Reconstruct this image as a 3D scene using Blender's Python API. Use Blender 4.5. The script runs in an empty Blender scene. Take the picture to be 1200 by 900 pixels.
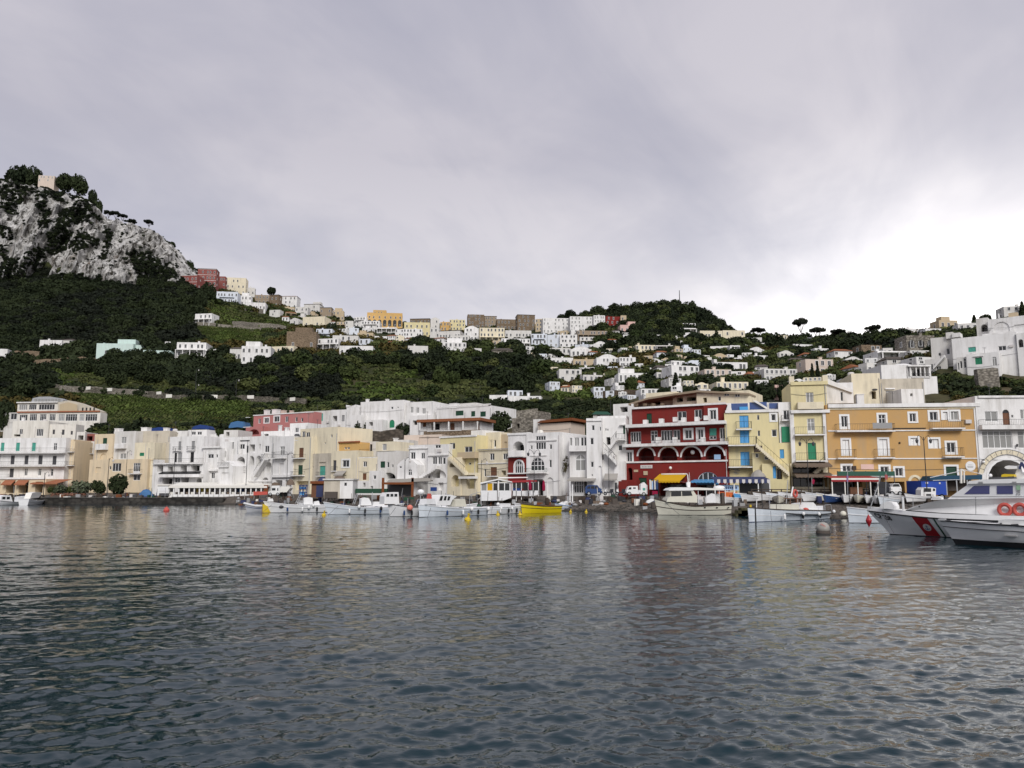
import bpy,bmesh,math,random
import numpy as np
from mathutils import Vector,Matrix
random.seed(7);RNG=np.random.default_rng(7)
S=bpy.context.scene
COL=S.collection
PI=math.pi

# ------------------------------------------------------------------ camera
FPX,CH,VH=924.0,3.1,572.0
PITCH=math.atan((VH-450.0)/FPX)
cp,sp=math.cos(PITCH),math.sin(PITCH)
cam_d=bpy.data.cameras.new('camera');cam=bpy.data.objects.new('camera',cam_d);COL.objects.link(cam)
cam_d.sensor_width=36.0;cam_d.lens=36.0*FPX/1200.0
cam_d.clip_start=0.5;cam_d.clip_end=20000
cam.location=(0,0,CH);cam.rotation_euler=(PI/2+PITCH,0,0)
S.camera=cam

# ------------------------------------------------------------------ exposure, world, sun
S.view_settings.view_transform='Standard';S.view_settings.look='None'
S.view_settings.gamma=1.0;S.view_settings.exposure=0.78
S.view_settings.use_curve_mapping=False
SUN_AZ,SUN_EL=math.radians(166),math.radians(36) # azimuth from +Y towards +X
w=bpy.data.worlds.new('World');S.world=w;w.use_nodes=True
nt=w.node_tree;nt.nodes.clear()
def N(nt,t,**k):
    n=nt.nodes.new(t)
    for a,b in k.items():setattr(n,a,b)
    return n
def L(nt,a,b):nt.links.new(a,b)
def mathn(nt,op,a,b=None,clamp=False):
    n=N(nt,'ShaderNodeMath',operation=op,use_clamp=clamp)
    for i,x in enumerate((a,b)):
        if x is None:continue
        if isinstance(x,(int,float)):n.inputs[i].default_value=x
        else:L(nt,x,n.inputs[i])
    return n.outputs[0]
def mixc(nt,f,a,b,blend='MIX'):
    n=N(nt,'ShaderNodeMix',data_type='RGBA',blend_type=blend)
    for s,x in((n.inputs['Factor'],f),(n.inputs[6],a),(n.inputs[7],b)):
        if isinstance(x,(int,float)):s.default_value=x
        elif isinstance(x,tuple):s.default_value=(*x[:3],1)
        else:L(nt,x,s)
    return n.outputs[2]
def ramp(nt,f,stops):
    n=N(nt,'ShaderNodeValToRGB');L(nt,f,n.inputs[0])
    e=n.color_ramp.elements
    while len(e)<len(stops):e.new(0.5)
    for el,(p,c)in zip(e,stops):
        el.position=p;el.color=(*c,1)if isinstance(c,tuple)else(c,c,c,1)
    return n.outputs[0]
def noise(nt,vec,scale,detail=4,rough=0.5,dist=0.0):
    n=N(nt,'ShaderNodeTexNoise');n.inputs['Scale'].default_value=scale
    n.inputs['Detail'].default_value=detail;n.inputs['Roughness'].default_value=rough
    n.inputs['Distortion'].default_value=dist
    if vec is not None:L(nt,vec,n.inputs['Vector'])
    return n.outputs['Fac']
def mapping(nt,vec,scale=(1,1,1),rot=(0,0,0),loc=(0,0,0)):
    n=N(nt,'ShaderNodeMapping');n.inputs['Scale'].default_value=scale
    n.inputs['Rotation'].default_value=rot;n.inputs['Location'].default_value=loc
    L(nt,vec,n.inputs['Vector']);return n.outputs[0]
SKY_STRENGTH=0.1
sky=N(nt,'ShaderNodeTexSky',sky_type='NISHITA',sun_disc=False)
sky.sun_elevation=SUN_EL;sky.sun_rotation=SUN_AZ
sky.air_density=1.0;sky.dust_density=2.0
tc=N(nt,'ShaderNodeTexCoord').outputs['Generated']
sep=N(nt,'ShaderNodeSeparateXYZ');L(nt,tc,sep.inputs[0])
zc=mathn(nt,'MAXIMUM',sep.outputs[2],0.0)
dz=mathn(nt,'ADD',zc,0.28)
cmb=N(nt,'ShaderNodeCombineXYZ')
L(nt,mathn(nt,'DIVIDE',sep.outputs[0],dz),cmb.inputs[0]);L(nt,mathn(nt,'DIVIDE',sep.outputs[1],dz),cmb.inputs[1])
rotd=mapping(nt,cmb.outputs[0],(1,1,1),(0,0,math.radians(-57)))
pl=mapping(nt,rotd,(0.8,1.2,1),(0,0,0),(0.4,1.7,0))
n1=noise(nt,pl,1.1,5,0.52,0.5)
n2=noise(nt,mapping(nt,rotd,(0.95,1.9,1),(0,0,0),(3,1,0)),1.7,6,0.6,0.8)
n3=noise(nt,mapping(nt,rotd,(1,1,1),(0,0,0),(7,2,0)),2.6,4,0.55,0.5)
cl=mathn(nt,'ADD',mathn(nt,'ADD',mathn(nt,'MULTIPLY',n1,0.48),mathn(nt,'MULTIPLY',n2,0.24)),mathn(nt,'MULTIPLY',n3,0.28))
cloudf=ramp(nt,cl,[(0.39,0.0),(0.50,0.45),(0.60,1.0)])
# overcast brightness by elevation, then the veiled sun's glow
grad=ramp(nt,zc,[(0.0,(0.50,0.488,0.495)),(0.16,(0.43,0.42,0.44)),(0.40,(0.315,0.305,0.338)),(1.0,(0.34,0.332,0.37))])
glow_az,glow_el=math.radians(44),math.radians(10)
gd=(math.sin(glow_az)*math.cos(glow_el),math.cos(glow_az)*math.cos(glow_el),math.sin(glow_el))
dp=N(nt,'ShaderNodeVectorMath',operation='DOT_PRODUCT');L(nt,tc,dp.inputs[0]);dp.inputs[1].default_value=gd
g0=mathn(nt,'MAXIMUM',dp.outputs['Value'],0.0)
g=mathn(nt,'POWER',g0,7.0)
low=mathn(nt,'POWER',mathn(nt,'SUBTRACT',1.0,zc),3.2)
g=mathn(nt,'MULTIPLY',g,low)
# the thin place in the cloud where the sun almost shows
a2,e2=math.radians(28),math.radians(6);d2=N(nt,'ShaderNodeVectorMath',operation='DOT_PRODUCT');L(nt,tc,d2.inputs[0]);d2.inputs[1].default_value=(math.sin(a2)*math.cos(e2),math.cos(a2)*math.cos(e2),math.sin(e2))
g2=mathn(nt,'MULTIPLY',mathn(nt,'POWER',mathn(nt,'MAXIMUM',d2.outputs['Value'],0.0),70.0),1.5)
g=mathn(nt,'MULTIPLY',mathn(nt,'ADD',g,g2),mathn(nt,'ADD',0.72,mathn(nt,'MULTIPLY',cloudf,0.55)))
cc=mixc(nt,cloudf,mixc(nt,1.0,grad,(0.83,0.85,0.925),'MULTIPLY'),mixc(nt,1.0,grad,(1.18,1.165,1.155),'MULTIPLY'))
gl=N(nt,'ShaderNodeVectorMath',operation='SCALE');gl.inputs[0].default_value=(0.42,0.40,0.365);L(nt,g,gl.inputs['Scale'])
ad=N(nt,'ShaderNodeVectorMath',operation='ADD');L(nt,cc,ad.inputs[0]);L(nt,gl.outputs[0],ad.inputs[1])
scl=N(nt,'ShaderNodeVectorMath',operation='SCALE');L(nt,ad.outputs[0],scl.inputs[0]);scl.inputs['Scale'].default_value=0.94/SKY_STRENGTH
mx=mixc(nt,0.96,sky.outputs[0],scl.outputs[0]) # the cloud deck lets a little of the blue sky through
bg=N(nt,'ShaderNodeBackground');bg.inputs['Strength'].default_value=SKY_STRENGTH;L(nt,mx,bg.inputs[0])
wo=N(nt,'ShaderNodeOutputWorld');L(nt,bg.outputs[0],wo.inputs[0])

sun_d=bpy.data.lights.new('sun','SUN');sun=bpy.data.objects.new('sun',sun_d);COL.objects.link(sun)
sun_d.energy=1.5;sun_d.angle=math.radians(24);sun_d.color=(1.0,0.975,0.94)
sd=Vector((math.sin(SUN_AZ)*math.cos(SUN_EL),math.cos(SUN_AZ)*math.cos(SUN_EL),math.sin(SUN_EL)))
sun.rotation_euler=sd.to_track_quat('Z','Y').to_euler()
sun.location=sd*500
S.cycles.max_bounces=6;S.cycles.diffuse_bounces=3;S.cycles.glossy_bounces=3;S.cycles.transmission_bounces=3
S.cycles.use_denoising=True;S.cycles.sample_clamp_indirect=6.0
S.cycles.caustics_reflective=False;S.cycles.caustics_refractive=False

# ------------------------------------------------------------------ pixels <-> place
def ray(u,v):
    dx=(u-600.0)/FPX;dy=(450.0-v)/FPX
    return Vector((dx,cp-dy*sp,sp+dy*cp))
def at(u,v,Y):
    r=ray(u,v);return Vector((0,0,CH))+r*(Y/r.y)
def on_water(u,v,z=0.0):
    r=ray(u,v);return Vector((0,0,CH))+r*((z-CH)/r.z)
def proj(x,y,z):
    zz=z-CH
    d=y*cp+zz*sp;up=-y*sp+zz*cp
    return 600+FPX*x/d,450-FPX*up/d
REG={'A':(0,440,5.625),'B':(160,440,5.625),'C':(340,450,5.625),'D':(520,450,5.625),'E':(700,450,5.625),
       'F':(840,430,5.625),'G':(1000,440,5.625),'H':(860,540,6.0),'I':(1000,540,6.0),'J':(270,555,6.0),
       'K':(430,555,6.0),'L':(600,540,6.0),'M':(750,540,8.0),'N':(0,180,4.8),'O':(180,300,4.4444),
       'P':(0,380,4.4444),'Q':(400,340,4.4444),'R':(620,330,4.4444),'S':(830,350,5.7143),'T':(1000,340,6.0),
       'X':(0,0,1.0),'B2':(880,555,12.0),'C2':(980,555,15.0),'D2':(1140,610,20.0),'G2':(1060,540,15.0),'J2':(720,545,17.143),'K2':(560,550,15.0),'L2':(270,540,15.0),'N2':(0,560,9.23)}
def px(reg,x,y):
    a,b,k=REG[reg];return a+x/k,b+y/k

# ------------------------------------------------------------------ numpy noise
def _h(ix,iy,iz,seed):
    n=(ix*73856093)^(iy*19349663)^(iz*83492791)^(seed*2654435761)
    n=(n^(n>>13))*1274126177;n=n&0x7fffffff
    n=(n^(n>>16))&0xffff
    return n/65535.0
def vnoise(x,y,z,seed=0):
    x=np.asarray(x,float);y=np.asarray(y,float)+0*x;z=np.asarray(z,float)+0*x
    ix,iy,iz=np.floor(x).astype(np.int64),np.floor(y).astype(np.int64),np.floor(z).astype(np.int64)
    fx,fy,fz=x-ix,y-iy,z-iz
    fx,fy,fz=(t*t*(3-2*t)for t in(fx,fy,fz))
    r=0
    for a in(0,1):
        for b in(0,1):
            for c in(0,1):
                wgt=(fx if a else 1-fx)*(fy if b else 1-fy)*(fz if c else 1-fz)
                r=r+wgt*_h(ix+a,iy+b,iz+c,seed)
    return r
def fbm(x,y,z,oct=4,seed=0,ridged=False):
    r,amp,tot,f=0,1.0,0,1.0
    for i in range(oct):
        n=vnoise(x*f,y*f,z*f,seed+i)
        if ridged:n=1-np.abs(2*n-1)
        r=r+amp*n;tot+=amp;amp*=0.5;f*=2.03
    return r/tot

# ------------------------------------------------------------------ mesh builder
class MB:
    def __init__(s):s.v=[];s.f=[];s.m=[];s.cur=0
    def add(s,vs,fs):
        o=len(s.v);s.v.extend([tuple(p)for p in vs])
        s.f.extend([tuple(i+o for i in f)for f in fs]);s.m.extend([s.cur]*len(fs));return s
    def box(s,x0,x1,y0,y1,z0,z1):
        return s.add([(x0,y0,z0),(x1,y0,z0),(x1,y1,z0),(x0,y1,z0),(x0,y0,z1),(x1,y0,z1),(x1,y1,z1),(x0,y1,z1)],
                     [(0,3,2,1),(4,5,6,7),(0,1,5,4),(1,2,6,5),(2,3,7,6),(3,0,4,7)])
    def quad(s,a,b,c,d):return s.add([a,b,c,d],[(0,1,2,3)])
    def poly(s,pts):return s.add(pts,[tuple(range(len(pts)))])
    def prism(s,pts,y0,y1): # pts: (x,z) profile, extruded along y
        n=len(pts)
        area=sum(pts[i][0]*pts[(i+1)%n][1]-pts[(i+1)%n][0]*pts[i][1]for i in range(n))
        if area<0:pts=pts[::-1]
        vs=[(p[0],y0,p[1])for p in pts]+[(p[0],y1,p[1])for p in pts]
        fs=[tuple(range(n)),tuple(range(2*n-1,n-1,-1))]
        fs+=[(i,i+n,(i+1)%n+n,(i+1)%n)for i in range(n)]
        return s.add(vs,fs)
    def tube(s,p,q,r,n=6,r2=None):
        p,q=Vector(p),Vector(q);d=q-p
        if d.length<1e-6:return s
        r2=r if r2 is None else r2
        a=d.orthogonal().normalized();b=d.normalized().cross(a)
        vs=[]
        for c,rr in((p,r),(q,r2)):
            for i in range(n):
                t=2*PI*i/n;vs.append(c+(a*math.cos(t)+b*math.sin(t))*rr)
        fs=[(i,(i+1)%n,(i+1)%n+n,i+n)for i in range(n)]+[tuple(range(n-1,-1,-1)),tuple(range(n,2*n))]
        return s.add(vs,fs)
    def path(s,pts,r,n=5):
        for a,b in zip(pts,pts[1:]):s.tube(a,b,r,n)
        return s
    def lathe(s,prof,c=(0,0,0),n=12,axis='z'):
        vs,fs=[],[]
        for r,z in prof:
            for i in range(n):
                t=2*PI*i/n
                p=(r*math.cos(t),r*math.sin(t),z)
                if axis=='y':p=(p[0],p[2],p[1])
                vs.append((c[0]+p[0],c[1]+p[1],c[2]+p[2]))
        for j in range(len(prof)-1):
            for i in range(n):
                fs.append((j*n+i,j*n+(i+1)%n,(j+1)*n+(i+1)%n,(j+1)*n+i))
        fs.append(tuple(range(n-1,-1,-1)));fs.append(tuple(range((len(prof)-1)*n,len(prof)*n)))
        return s.add(vs,fs)
    def ball(s,c,r,n=10,m=6,sz=1.0):
        prof=[(max(1e-3,r*math.sin(PI*j/m)),-r*sz*math.cos(PI*j/m))for j in range(m+1)]
        return s.lathe(prof,c,n)
    def torus(s,c,R,r,n=18,m=8,axis='y'):
        vs,fs=[],[]
        for i in range(n):
            a=2*PI*i/n
            for j in range(m):
                b=2*PI*j/m
                p=((R+r*math.cos(b))*math.cos(a),r*math.sin(b),(R+r*math.cos(b))*math.sin(a))
                vs.append((c[0]+p[0],c[1]+p[1],c[2]+p[2]))
        for i in range(n):
            for j in range(m):
                fs.append((i*m+j,i*m+(j+1)%m,((i+1)%n)*m+(j+1)%m,((i+1)%n)*m+j))
        return s.add(vs,fs)
    def mesh(s,name,mats):
        me=bpy.data.meshes.new(name);me.from_pydata(s.v,[],s.f)
        if not isinstance(mats,(list,tuple)):mats=[mats]
        for m in mats:me.materials.append(m)
        if len(mats)>1:me.polygons.foreach_set('material_index',s.m)
        return me
    def build(s,name,mats,parent=None,smooth=False,data=None):
        me=data or s.mesh(name,mats)
        if smooth:me.polygons.foreach_set('use_smooth',[True]*len(me.polygons))
        return link(name,me,parent)
def link(name,me,parent=None):
    o=bpy.data.objects.new(name,me);COL.objects.link(o)
    if parent is not None:o.parent=parent
    return o
def tag(o,label=None,cat=None,group=None,kind=None):
    if label:o['label']=label
    if cat:o['category']=cat
    if group:o['group']=group
    if kind:o['kind']=kind
    return o
def empty(name,loc,rz=0.0):
    o=bpy.data.objects.new(name,None);COL.objects.link(o);o.location=loc;o.rotation_euler=(0,0,rz)
    o.empty_display_size=0.5;return o

# ------------------------------------------------------------------ materials
MATS={}
def newmat(name):
    m=bpy.data.materials.new(name);m.use_nodes=True
    return m,m.node_tree,m.node_tree.nodes['Principled BSDF']
def plaster(name,c,stain=0.35,dirt=(0.32,0.29,0.24),rough=0.9):
    if name in MATS:return MATS[name]
    m,t,b=newmat(name)
    co=N(t,'ShaderNodeTexCoord').outputs['Object']
    oi=N(t,'ShaderNodeObjectInfo')
    av=N(t,'ShaderNodeVectorMath',operation='ADD');L(t,co,av.inputs[0])
    rs=N(t,'ShaderNodeVectorMath',operation='SCALE');rs.inputs[0].default_value=(31,17,23);L(t,oi.outputs['Random'],rs.inputs['Scale'])
    L(t,rs.outputs[0],av.inputs[1]);co=av.outputs[0]
    streak=noise(t,mapping(t,co,(1.3,1.3,0.16)),1.0,5,0.65)
    patch=noise(t,co,0.33,4,0.6)
    f=mathn(t,'MULTIPLY',ramp(t,streak,[(0.40,0.0),(0.68,1.0)]),ramp(t,patch,[(0.36,0.2),(0.62,1.0)]))
    f=mathn(t,'MULTIPLY',f,stain)
    col=mixc(t,f,c,mixc(t,0.6,c,dirt))
    fine=noise(t,co,3.0,3,0.6)
    col=mixc(t,ramp(t,fine,[(0.3,0.10),(0.7,0.0)]),col,tuple(x*0.72 for x in c))
    L(t,col,b.inputs['Base Color']);b.inputs['Roughness'].default_value=rough
    b.inputs['Specular IOR Level'].default_value=0.25
    bp=N(t,'ShaderNodeBump');bp.inputs['Strength'].default_value=0.25;bp.inputs['Distance'].default_value=0.03
    L(t,noise(t,co,5.0,4,0.6),bp.inputs['Height']);L(t,bp.outputs[0],b.inputs['Normal'])
    MATS[name]=m;return m
def paint(name,c,rough=0.45,spec=0.4,vary=0.15,metal=0.0):
    if name in MATS:return MATS[name]
    m,t,b=newmat(name)
    co=N(t,'ShaderNodeTexCoord').outputs['Object']
    nz=noise(t,co,2.3,4,0.65)
    L(t,mixc(t,ramp(t,nz,[(0.35,vary),(0.7,0.0)]),c,tuple(x*0.55 for x in c)),b.inputs['Base Color'])
    b.inputs['Roughness'].default_value=rough;b.inputs['Specular IOR Level'].default_value=spec;b.inputs['Metallic'].default_value=metal
    MATS[name]=m;return m
def stone(name,c,c2,scale=1.2):
    if name in MATS:return MATS[name]
    m,t,b=newmat(name)
    co=N(t,'ShaderNodeTexCoord').outputs['Object']
    vo=N(t,'ShaderNodeTexVoronoi');vo.inputs['Scale'].default_value=scale
    L(t,mapping(t,co,(1,1,1.7)),vo.inputs['Vector'])
    sepc=N(t,'ShaderNodeSeparateColor');L(t,vo.outputs['Color'],sepc.inputs[0])
    col=mixc(t,sepc.outputs[0],c,c2)
    edge=ramp(t,vo.outputs['Distance'],[(0.35,0.0),(0.7,0.75)])
    col=mixc(t,edge,col,tuple(x*0.35 for x in c2))
    col=mixc(t,ramp(t,noise(t,co,0.25,4,0.6),[(0.4,0.0),(0.65,0.5)]),col,tuple(x*0.6 for x in c2))
    L(t,col,b.inputs['Base Color']);b.inputs['Roughness'].default_value=0.95;b.inputs['Specular IOR Level'].default_value=0.2
    bp=N(t,'ShaderNodeBump');bp.inputs['Strength'].default_value=0.6;bp.inputs['Distance'].default_value=0.08;bp.invert=True
    L(t,vo.outputs['Distance'],bp.inputs['Height']);L(t,bp.outputs[0],b.inputs['Normal'])
    MATS[name]=m;return m
def foliage(name,c1,c2,scale=0.05):
    m,t,b=newmat(name)
    oi=N(t,'ShaderNodeObjectInfo')
    geo=N(t,'ShaderNodeNewGeometry')
    nz=noise(t,geo.outputs['Position'],scale,3,0.6)
    nz2=noise(t,geo.outputs['Position'],0.9,2,0.5)
    f=mathn(t,'ADD',mathn(t,'MULTIPLY',oi.outputs['Random'],0.45),mathn(t,'MULTIPLY',nz,0.6))
    f=mathn(t,'ADD',f,mathn(t,'MULTIPLY',mathn(t,'SUBTRACT',nz2,0.5),0.5))
    col=mixc(t,ramp(t,f,[(0.2,0.0),(0.9,1.0)]),c1,c2)
    L(t,col,b.inputs['Base Color']);b.inputs['Roughness'].default_value=0.85;b.inputs['Specular IOR Level'].default_value=0.15
    MATS[name]=m;return m
WALL={
 'W':plaster('white_plaster',(0.80,0.79,0.775),0.85,(0.27,0.25,0.21)),'G':plaster('greyed_plaster',(0.67,0.655,0.625),0.8),
 'C':plaster('cream_plaster',(0.70,0.61,0.43),0.5),'Y':plaster('yellow_plaster',(0.70,0.615,0.35),0.7),
 'A':plaster('apricot_plaster',(0.71,0.585,0.405),0.8),'LW':plaster('ivory_plaster',(0.75,0.725,0.665),0.8),'P':plaster('pink_plaster',(0.47,0.185,0.175),0.5),
 'R':plaster('red_plaster',(0.20,0.023,0.019),0.6,(0.12,0.05,0.04)),'O':plaster('ochre_plaster',(0.53,0.325,0.13),0.6),
 'M':plaster('mint_plaster',(0.58,0.72,0.67),0.5),'B':plaster('brown_plaster',(0.30,0.235,0.165),0.6),
 'T':plaster('tan_plaster',(0.52,0.42,0.28),0.5),'BW':plaster('bluish_white_plaster',(0.66,0.70,0.76),0.4),
 'PC':plaster('pinkish_cream_plaster',(0.63,0.53,0.45),0.5),'LC':plaster('pale_cream_plaster',(0.77,0.695,0.52),0.9),
 'OC':plaster('old_stained_plaster',(0.56,0.51,0.42),1.0,(0.16,0.14,0.11)),'DR':plaster('rose_red_plaster',(0.25,0.07,0.06),0.6),
 'OG':plaster('orange_yellow_plaster',(0.62,0.39,0.14),0.4),'LP':plaster('light_pink_plaster',(0.66,0.45,0.40),0.4),
 'ST':stone('rubble_stone',(0.36,0.33,0.28),(0.20,0.18,0.15),1.8),'BS':stone('brown_stone',(0.30,0.23,0.16),(0.23,0.17,0.115),2.4),
 'RS':stone('road_wall_stone',(0.21,0.19,0.155),(0.11,0.10,0.08),1.6),'DS':stone('dark_stone',(0.17,0.14,0.11),(0.09,0.075,0.06),0.9)}
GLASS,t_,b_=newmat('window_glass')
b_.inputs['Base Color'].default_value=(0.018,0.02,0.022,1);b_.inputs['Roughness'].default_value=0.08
CURT,t_,b_=newmat('curtained_glass')
b_.inputs['Base Color'].default_value=(0.26,0.26,0.25,1);b_.inputs['Roughness'].default_value=0.12
PAINT=dict(
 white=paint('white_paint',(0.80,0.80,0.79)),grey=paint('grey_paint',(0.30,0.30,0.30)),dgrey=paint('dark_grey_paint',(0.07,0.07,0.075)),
 black=paint('black_paint',(0.015,0.015,0.016)),green=paint('green_shutter_paint',(0.02,0.22,0.11)),teal=paint('teal_paint',(0.08,0.36,0.28)),
 dgreen=paint('dark_green_paint',(0.012,0.06,0.03)),blue=paint('sky_blue_paint',(0.07,0.33,0.66)),navy=paint('navy_cloth',(0.05,0.06,0.13),0.8,0.1),
 brown=paint('brown_wood',(0.16,0.07,0.035),0.7),dwood=paint('dark_wood',(0.05,0.035,0.025),0.8),yellow=paint('yellow_paint',(0.62,0.44,0.02)),
 red=paint('red_paint',(0.33,0.018,0.025)),awny=paint('yellow_canvas',(0.62,0.36,0.02),0.9,0.1),mag=paint('crimson_canvas',(0.27,0.015,0.05),0.9,0.1),
 bluetarp=paint('blue_tarpaulin',(0.02,0.05,0.19),0.7,0.2),ltarp=paint('light_blue_tarpaulin',(0.06,0.155,0.32),0.7,0.2),orange=paint('orange_board',(0.62,0.13,0.02),0.6),
 iron=paint('wrought_iron',(0.03,0.03,0.032),0.6),steel=paint('galvanised_steel',(0.42,0.43,0.44),0.4,0.5,0.1,0.3),tile=paint('terracotta_tiles',(0.30,0.12,0.06),0.9,0.1,0.5),
 canvas=paint('white_canvas',(0.78,0.76,0.70),0.9,0.1),cream=paint('cream_gelcoat',(0.66,0.64,0.54),0.35),hullw=paint('white_gelcoat',(0.77,0.775,0.78),0.3,0.5,0.2),
 hullb=paint('pale_blue_hull_paint',(0.66,0.71,0.76),0.35,0.5,0.2),hully=paint('yellow_hull_paint',(0.66,0.52,0.01),0.4),hullg=paint('grey_white_hull_paint',(0.70,0.705,0.71),0.35),
 antif=paint('black_antifouling',(0.012,0.013,0.016),0.8),dinghyb=paint('blue_gelcoat',(0.10,0.33,0.62),0.35),dkblue=paint('dark_blue_paint',(0.025,0.06,0.17),0.3),
 palegreen=paint('pale_green_paint',(0.30,0.48,0.32),0.5),tender=paint('grey_rubber',(0.46,0.47,0.50),0.6),tint=paint('tinted_violet_glass',(0.045,0.05,0.16),0.12,0.5),
 lred=paint('faded_red_plastic',(0.52,0.09,0.07),0.5),rust=paint('rusty_metal',(0.20,0.07,0.03),0.9,0.1,0.4),fendr=paint('pale_blue_plastic',(0.35,0.52,0.75),0.5),
 solar=paint('solar_glass',(0.05,0.09,0.24),0.15,0.5),truck=paint('blue_truck_paint',(0.015,0.06,0.36),0.4),umbr=paint('brown_canvas',(0.17,0.13,0.10),0.9,0.1),
 rubber=paint('tyre_rubber',(0.012,0.012,0.012),0.9,0.1),greyaw=paint('grey_canvas',(0.36,0.34,0.31),0.9,0.1),pgreen=paint('green_mesh_screen',(0.045,0.115,0.085),0.9,0.1),
 slate=paint('weathered_slate',(0.10,0.085,0.075),0.9,0.1),terr=paint('terracotta_paint',(0.33,0.13,0.07),0.8,0.1),bark=paint('bark',(0.075,0.055,0.04),0.95,0.1,0.4),
 gplate=paint('pale_plate',(0.60,0.57,0.55),0.6),dteal=paint('dark_teal_cloth',(0.03,0.075,0.12),0.8,0.1),pink=paint('pink_plastic',(0.72,0.22,0.17),0.5),cargrey=paint('dark_car_paint',(0.03,0.032,0.04),0.25))
LEAF=dict(dark=foliage('dark_evergreen_leaves',(0.010,0.016,0.0075),(0.036,0.048,0.019)),mid=foliage('mid_green_leaves',(0.024,0.038,0.012),(0.068,0.086,0.026)),
 olive=foliage('olive_green_leaves',(0.042,0.056,0.018),(0.10,0.11,0.037)),vine=foliage('vine_leaves',(0.045,0.072,0.016),(0.10,0.13,0.032)),
 pine=foliage('pine_needles',(0.008,0.0115,0.008),(0.0215,0.0265,0.015)),grey=foliage('grey_green_leaves',(0.055,0.07,0.045),(0.13,0.15,0.09)),
 gold=foliage('brownish_leaves',(0.045,0.04,0.012),(0.095,0.075,0.022)))
# ------------------------------------------------------------------ the land: shore, town shelf, hillside, ridge
# per bearing: shore distance, building line distance, then (picture row, distance) of the slope up to the ridge
LAND=[
 (-260,170,188,(505,246),(466,312),(425,392),(400,442),(332,585),(190,650)),
 (0,160,180,(503,240),(466,305),(425,385),(400,430),(328,585),(214,648)),
 (50,160,179,(502,238),(466,303),(425,383),(400,428),(328,585),(224,648)),
 (100,159,178,(501,236),(466,301),(425,380),(400,425),(330,582),(238,648)),
 (125,159,176,(500,234),(466,300),(426,376),(401,421),(333,580),(260,645)),
 (150,158,174,(500,231),(466,299),(427,370),(402,418),(335,578),(266,645)),
 (175,158,173,(500,229),(466,298),(428,365),(403,414),(335,575),(274,642)),
 (200,157,172,(500,226),(466,296),(430,360),(404,410),(335,575),(290,642)),
 (225,156,170,(500,224),(466,295),(430,358),(404,408),(345,570),(318,640)),
 (250,152,167,(500,221),(467,293),(430,355),(404,406),(352,565),(334,640)),
 (300,142,163,(505,225),(470,290),(430,350),(405,400),(372,550),(352,642)),
 (400,122,148,(506,224),(474,272),(440,315),(412,385),(385,560),(373,660)),
 (500,116,139,(505,212),(476,255),(440,320),(412,390),(390,580),(381,660)),
 (600,111,127,(508,196),(477,240),(440,315),(415,395),(391,580),(383,660)),
 (650,109,123,(507,190),(476,234),(440,308),(415,392),(390,560),(377,650)),
 (700,108,119,(503,182),(472,228),(440,300),(415,390),(388,530),(370,640)),
 (740,105,117,(494,172),(463,222),(432,305),(408,400),(382,530),(365,632)),
 (790,100,115,(475,158),(452,215),(425,310),(402,410),(375,540),(359,620)),
 (830,95,113,(475,155),(451,213),(429,298),(409,395),(384,520),(373,585)),
 (865,90,112,(475,152),(450,211),(431,285),(415,370),(405,450),(399,520)),
 (900,85,111,(475,150),(450,210),(433,280),(418,360),(408,430),(403,480)),
 (1000,80,109,(470,140),(445,185),(428,240),(415,310),(408,380),(403,430)),
 (1100,78,107,(472,140),(448,160),(427,178),(406,205),(396,260),(391,320)),
 (1200,76,106,(470,138),(445,158),(418,178),(395,200),(382,240),(376,290)),
 (1450,76,106,(478,138),(455,158),(430,178),(410,200),(398,240),(390,290))]
def _ctrl():
    K=13;out=[]
    for row in LAND:
        u,ys,yb=row[:3]
        b0=(u-600)/FPX/(cp+0.132*sp)
        pts=[(b0,ys-7,-2.6),(b0,ys,0.02 if 310<u else-1.4),(b0,ys+(yb-ys)*0.45,1.15),(b0,yb-1,1.9),(b0,yb+14,2.9)]
        for v,Y in row[3:]:
            r=ray(u,v);pts.append((r.x/r.y,Y,CH+Y*r.z/r.y))
        b,Y,z=pts[-1]
        pts.append((b,Y+60,z-9));pts.append((b,Y+700,z-150))
        out.append(pts)
    a=np.array(out) # cols, K, 3
    return a
CT=_ctrl();NK=CT.shape[1]
def profile(b):
    """distances and heights of the land along bearing x/y = b"""
    return(np.array([np.interp(b,CT[:,k,0],CT[:,k,1])for k in range(NK)]),np.array([np.interp(b,CT[:,k,0],CT[:,k,2])for k in range(NK)]))
def ground_z(x,y):
    Y,z=profile(x/y);return float(np.interp(y,Y,z))
def ground_hit(u,v,ymin=120):
    r=ray(u,v);b,e=r.x/r.y,r.z/r.y
    Y,z=profile(b);ys=np.linspace(ymin,1200,2200)
    d=np.interp(ys,Y,z)-(CH+e*ys)
    i=np.argmax(d>=0)
    if d[i]<0:return at(u,v,float(Y[-3])-3)
    if i==0:return at(u,v,ymin)
    t=d[i-1]/(d[i-1]-d[i]);y=ys[i-1]+t*(ys[i]-ys[i-1])
    return at(u,v,y)
def Yb(u):return float(np.interp(u,[r[0]for r in LAND],[r[2]for r in LAND]))

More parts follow.
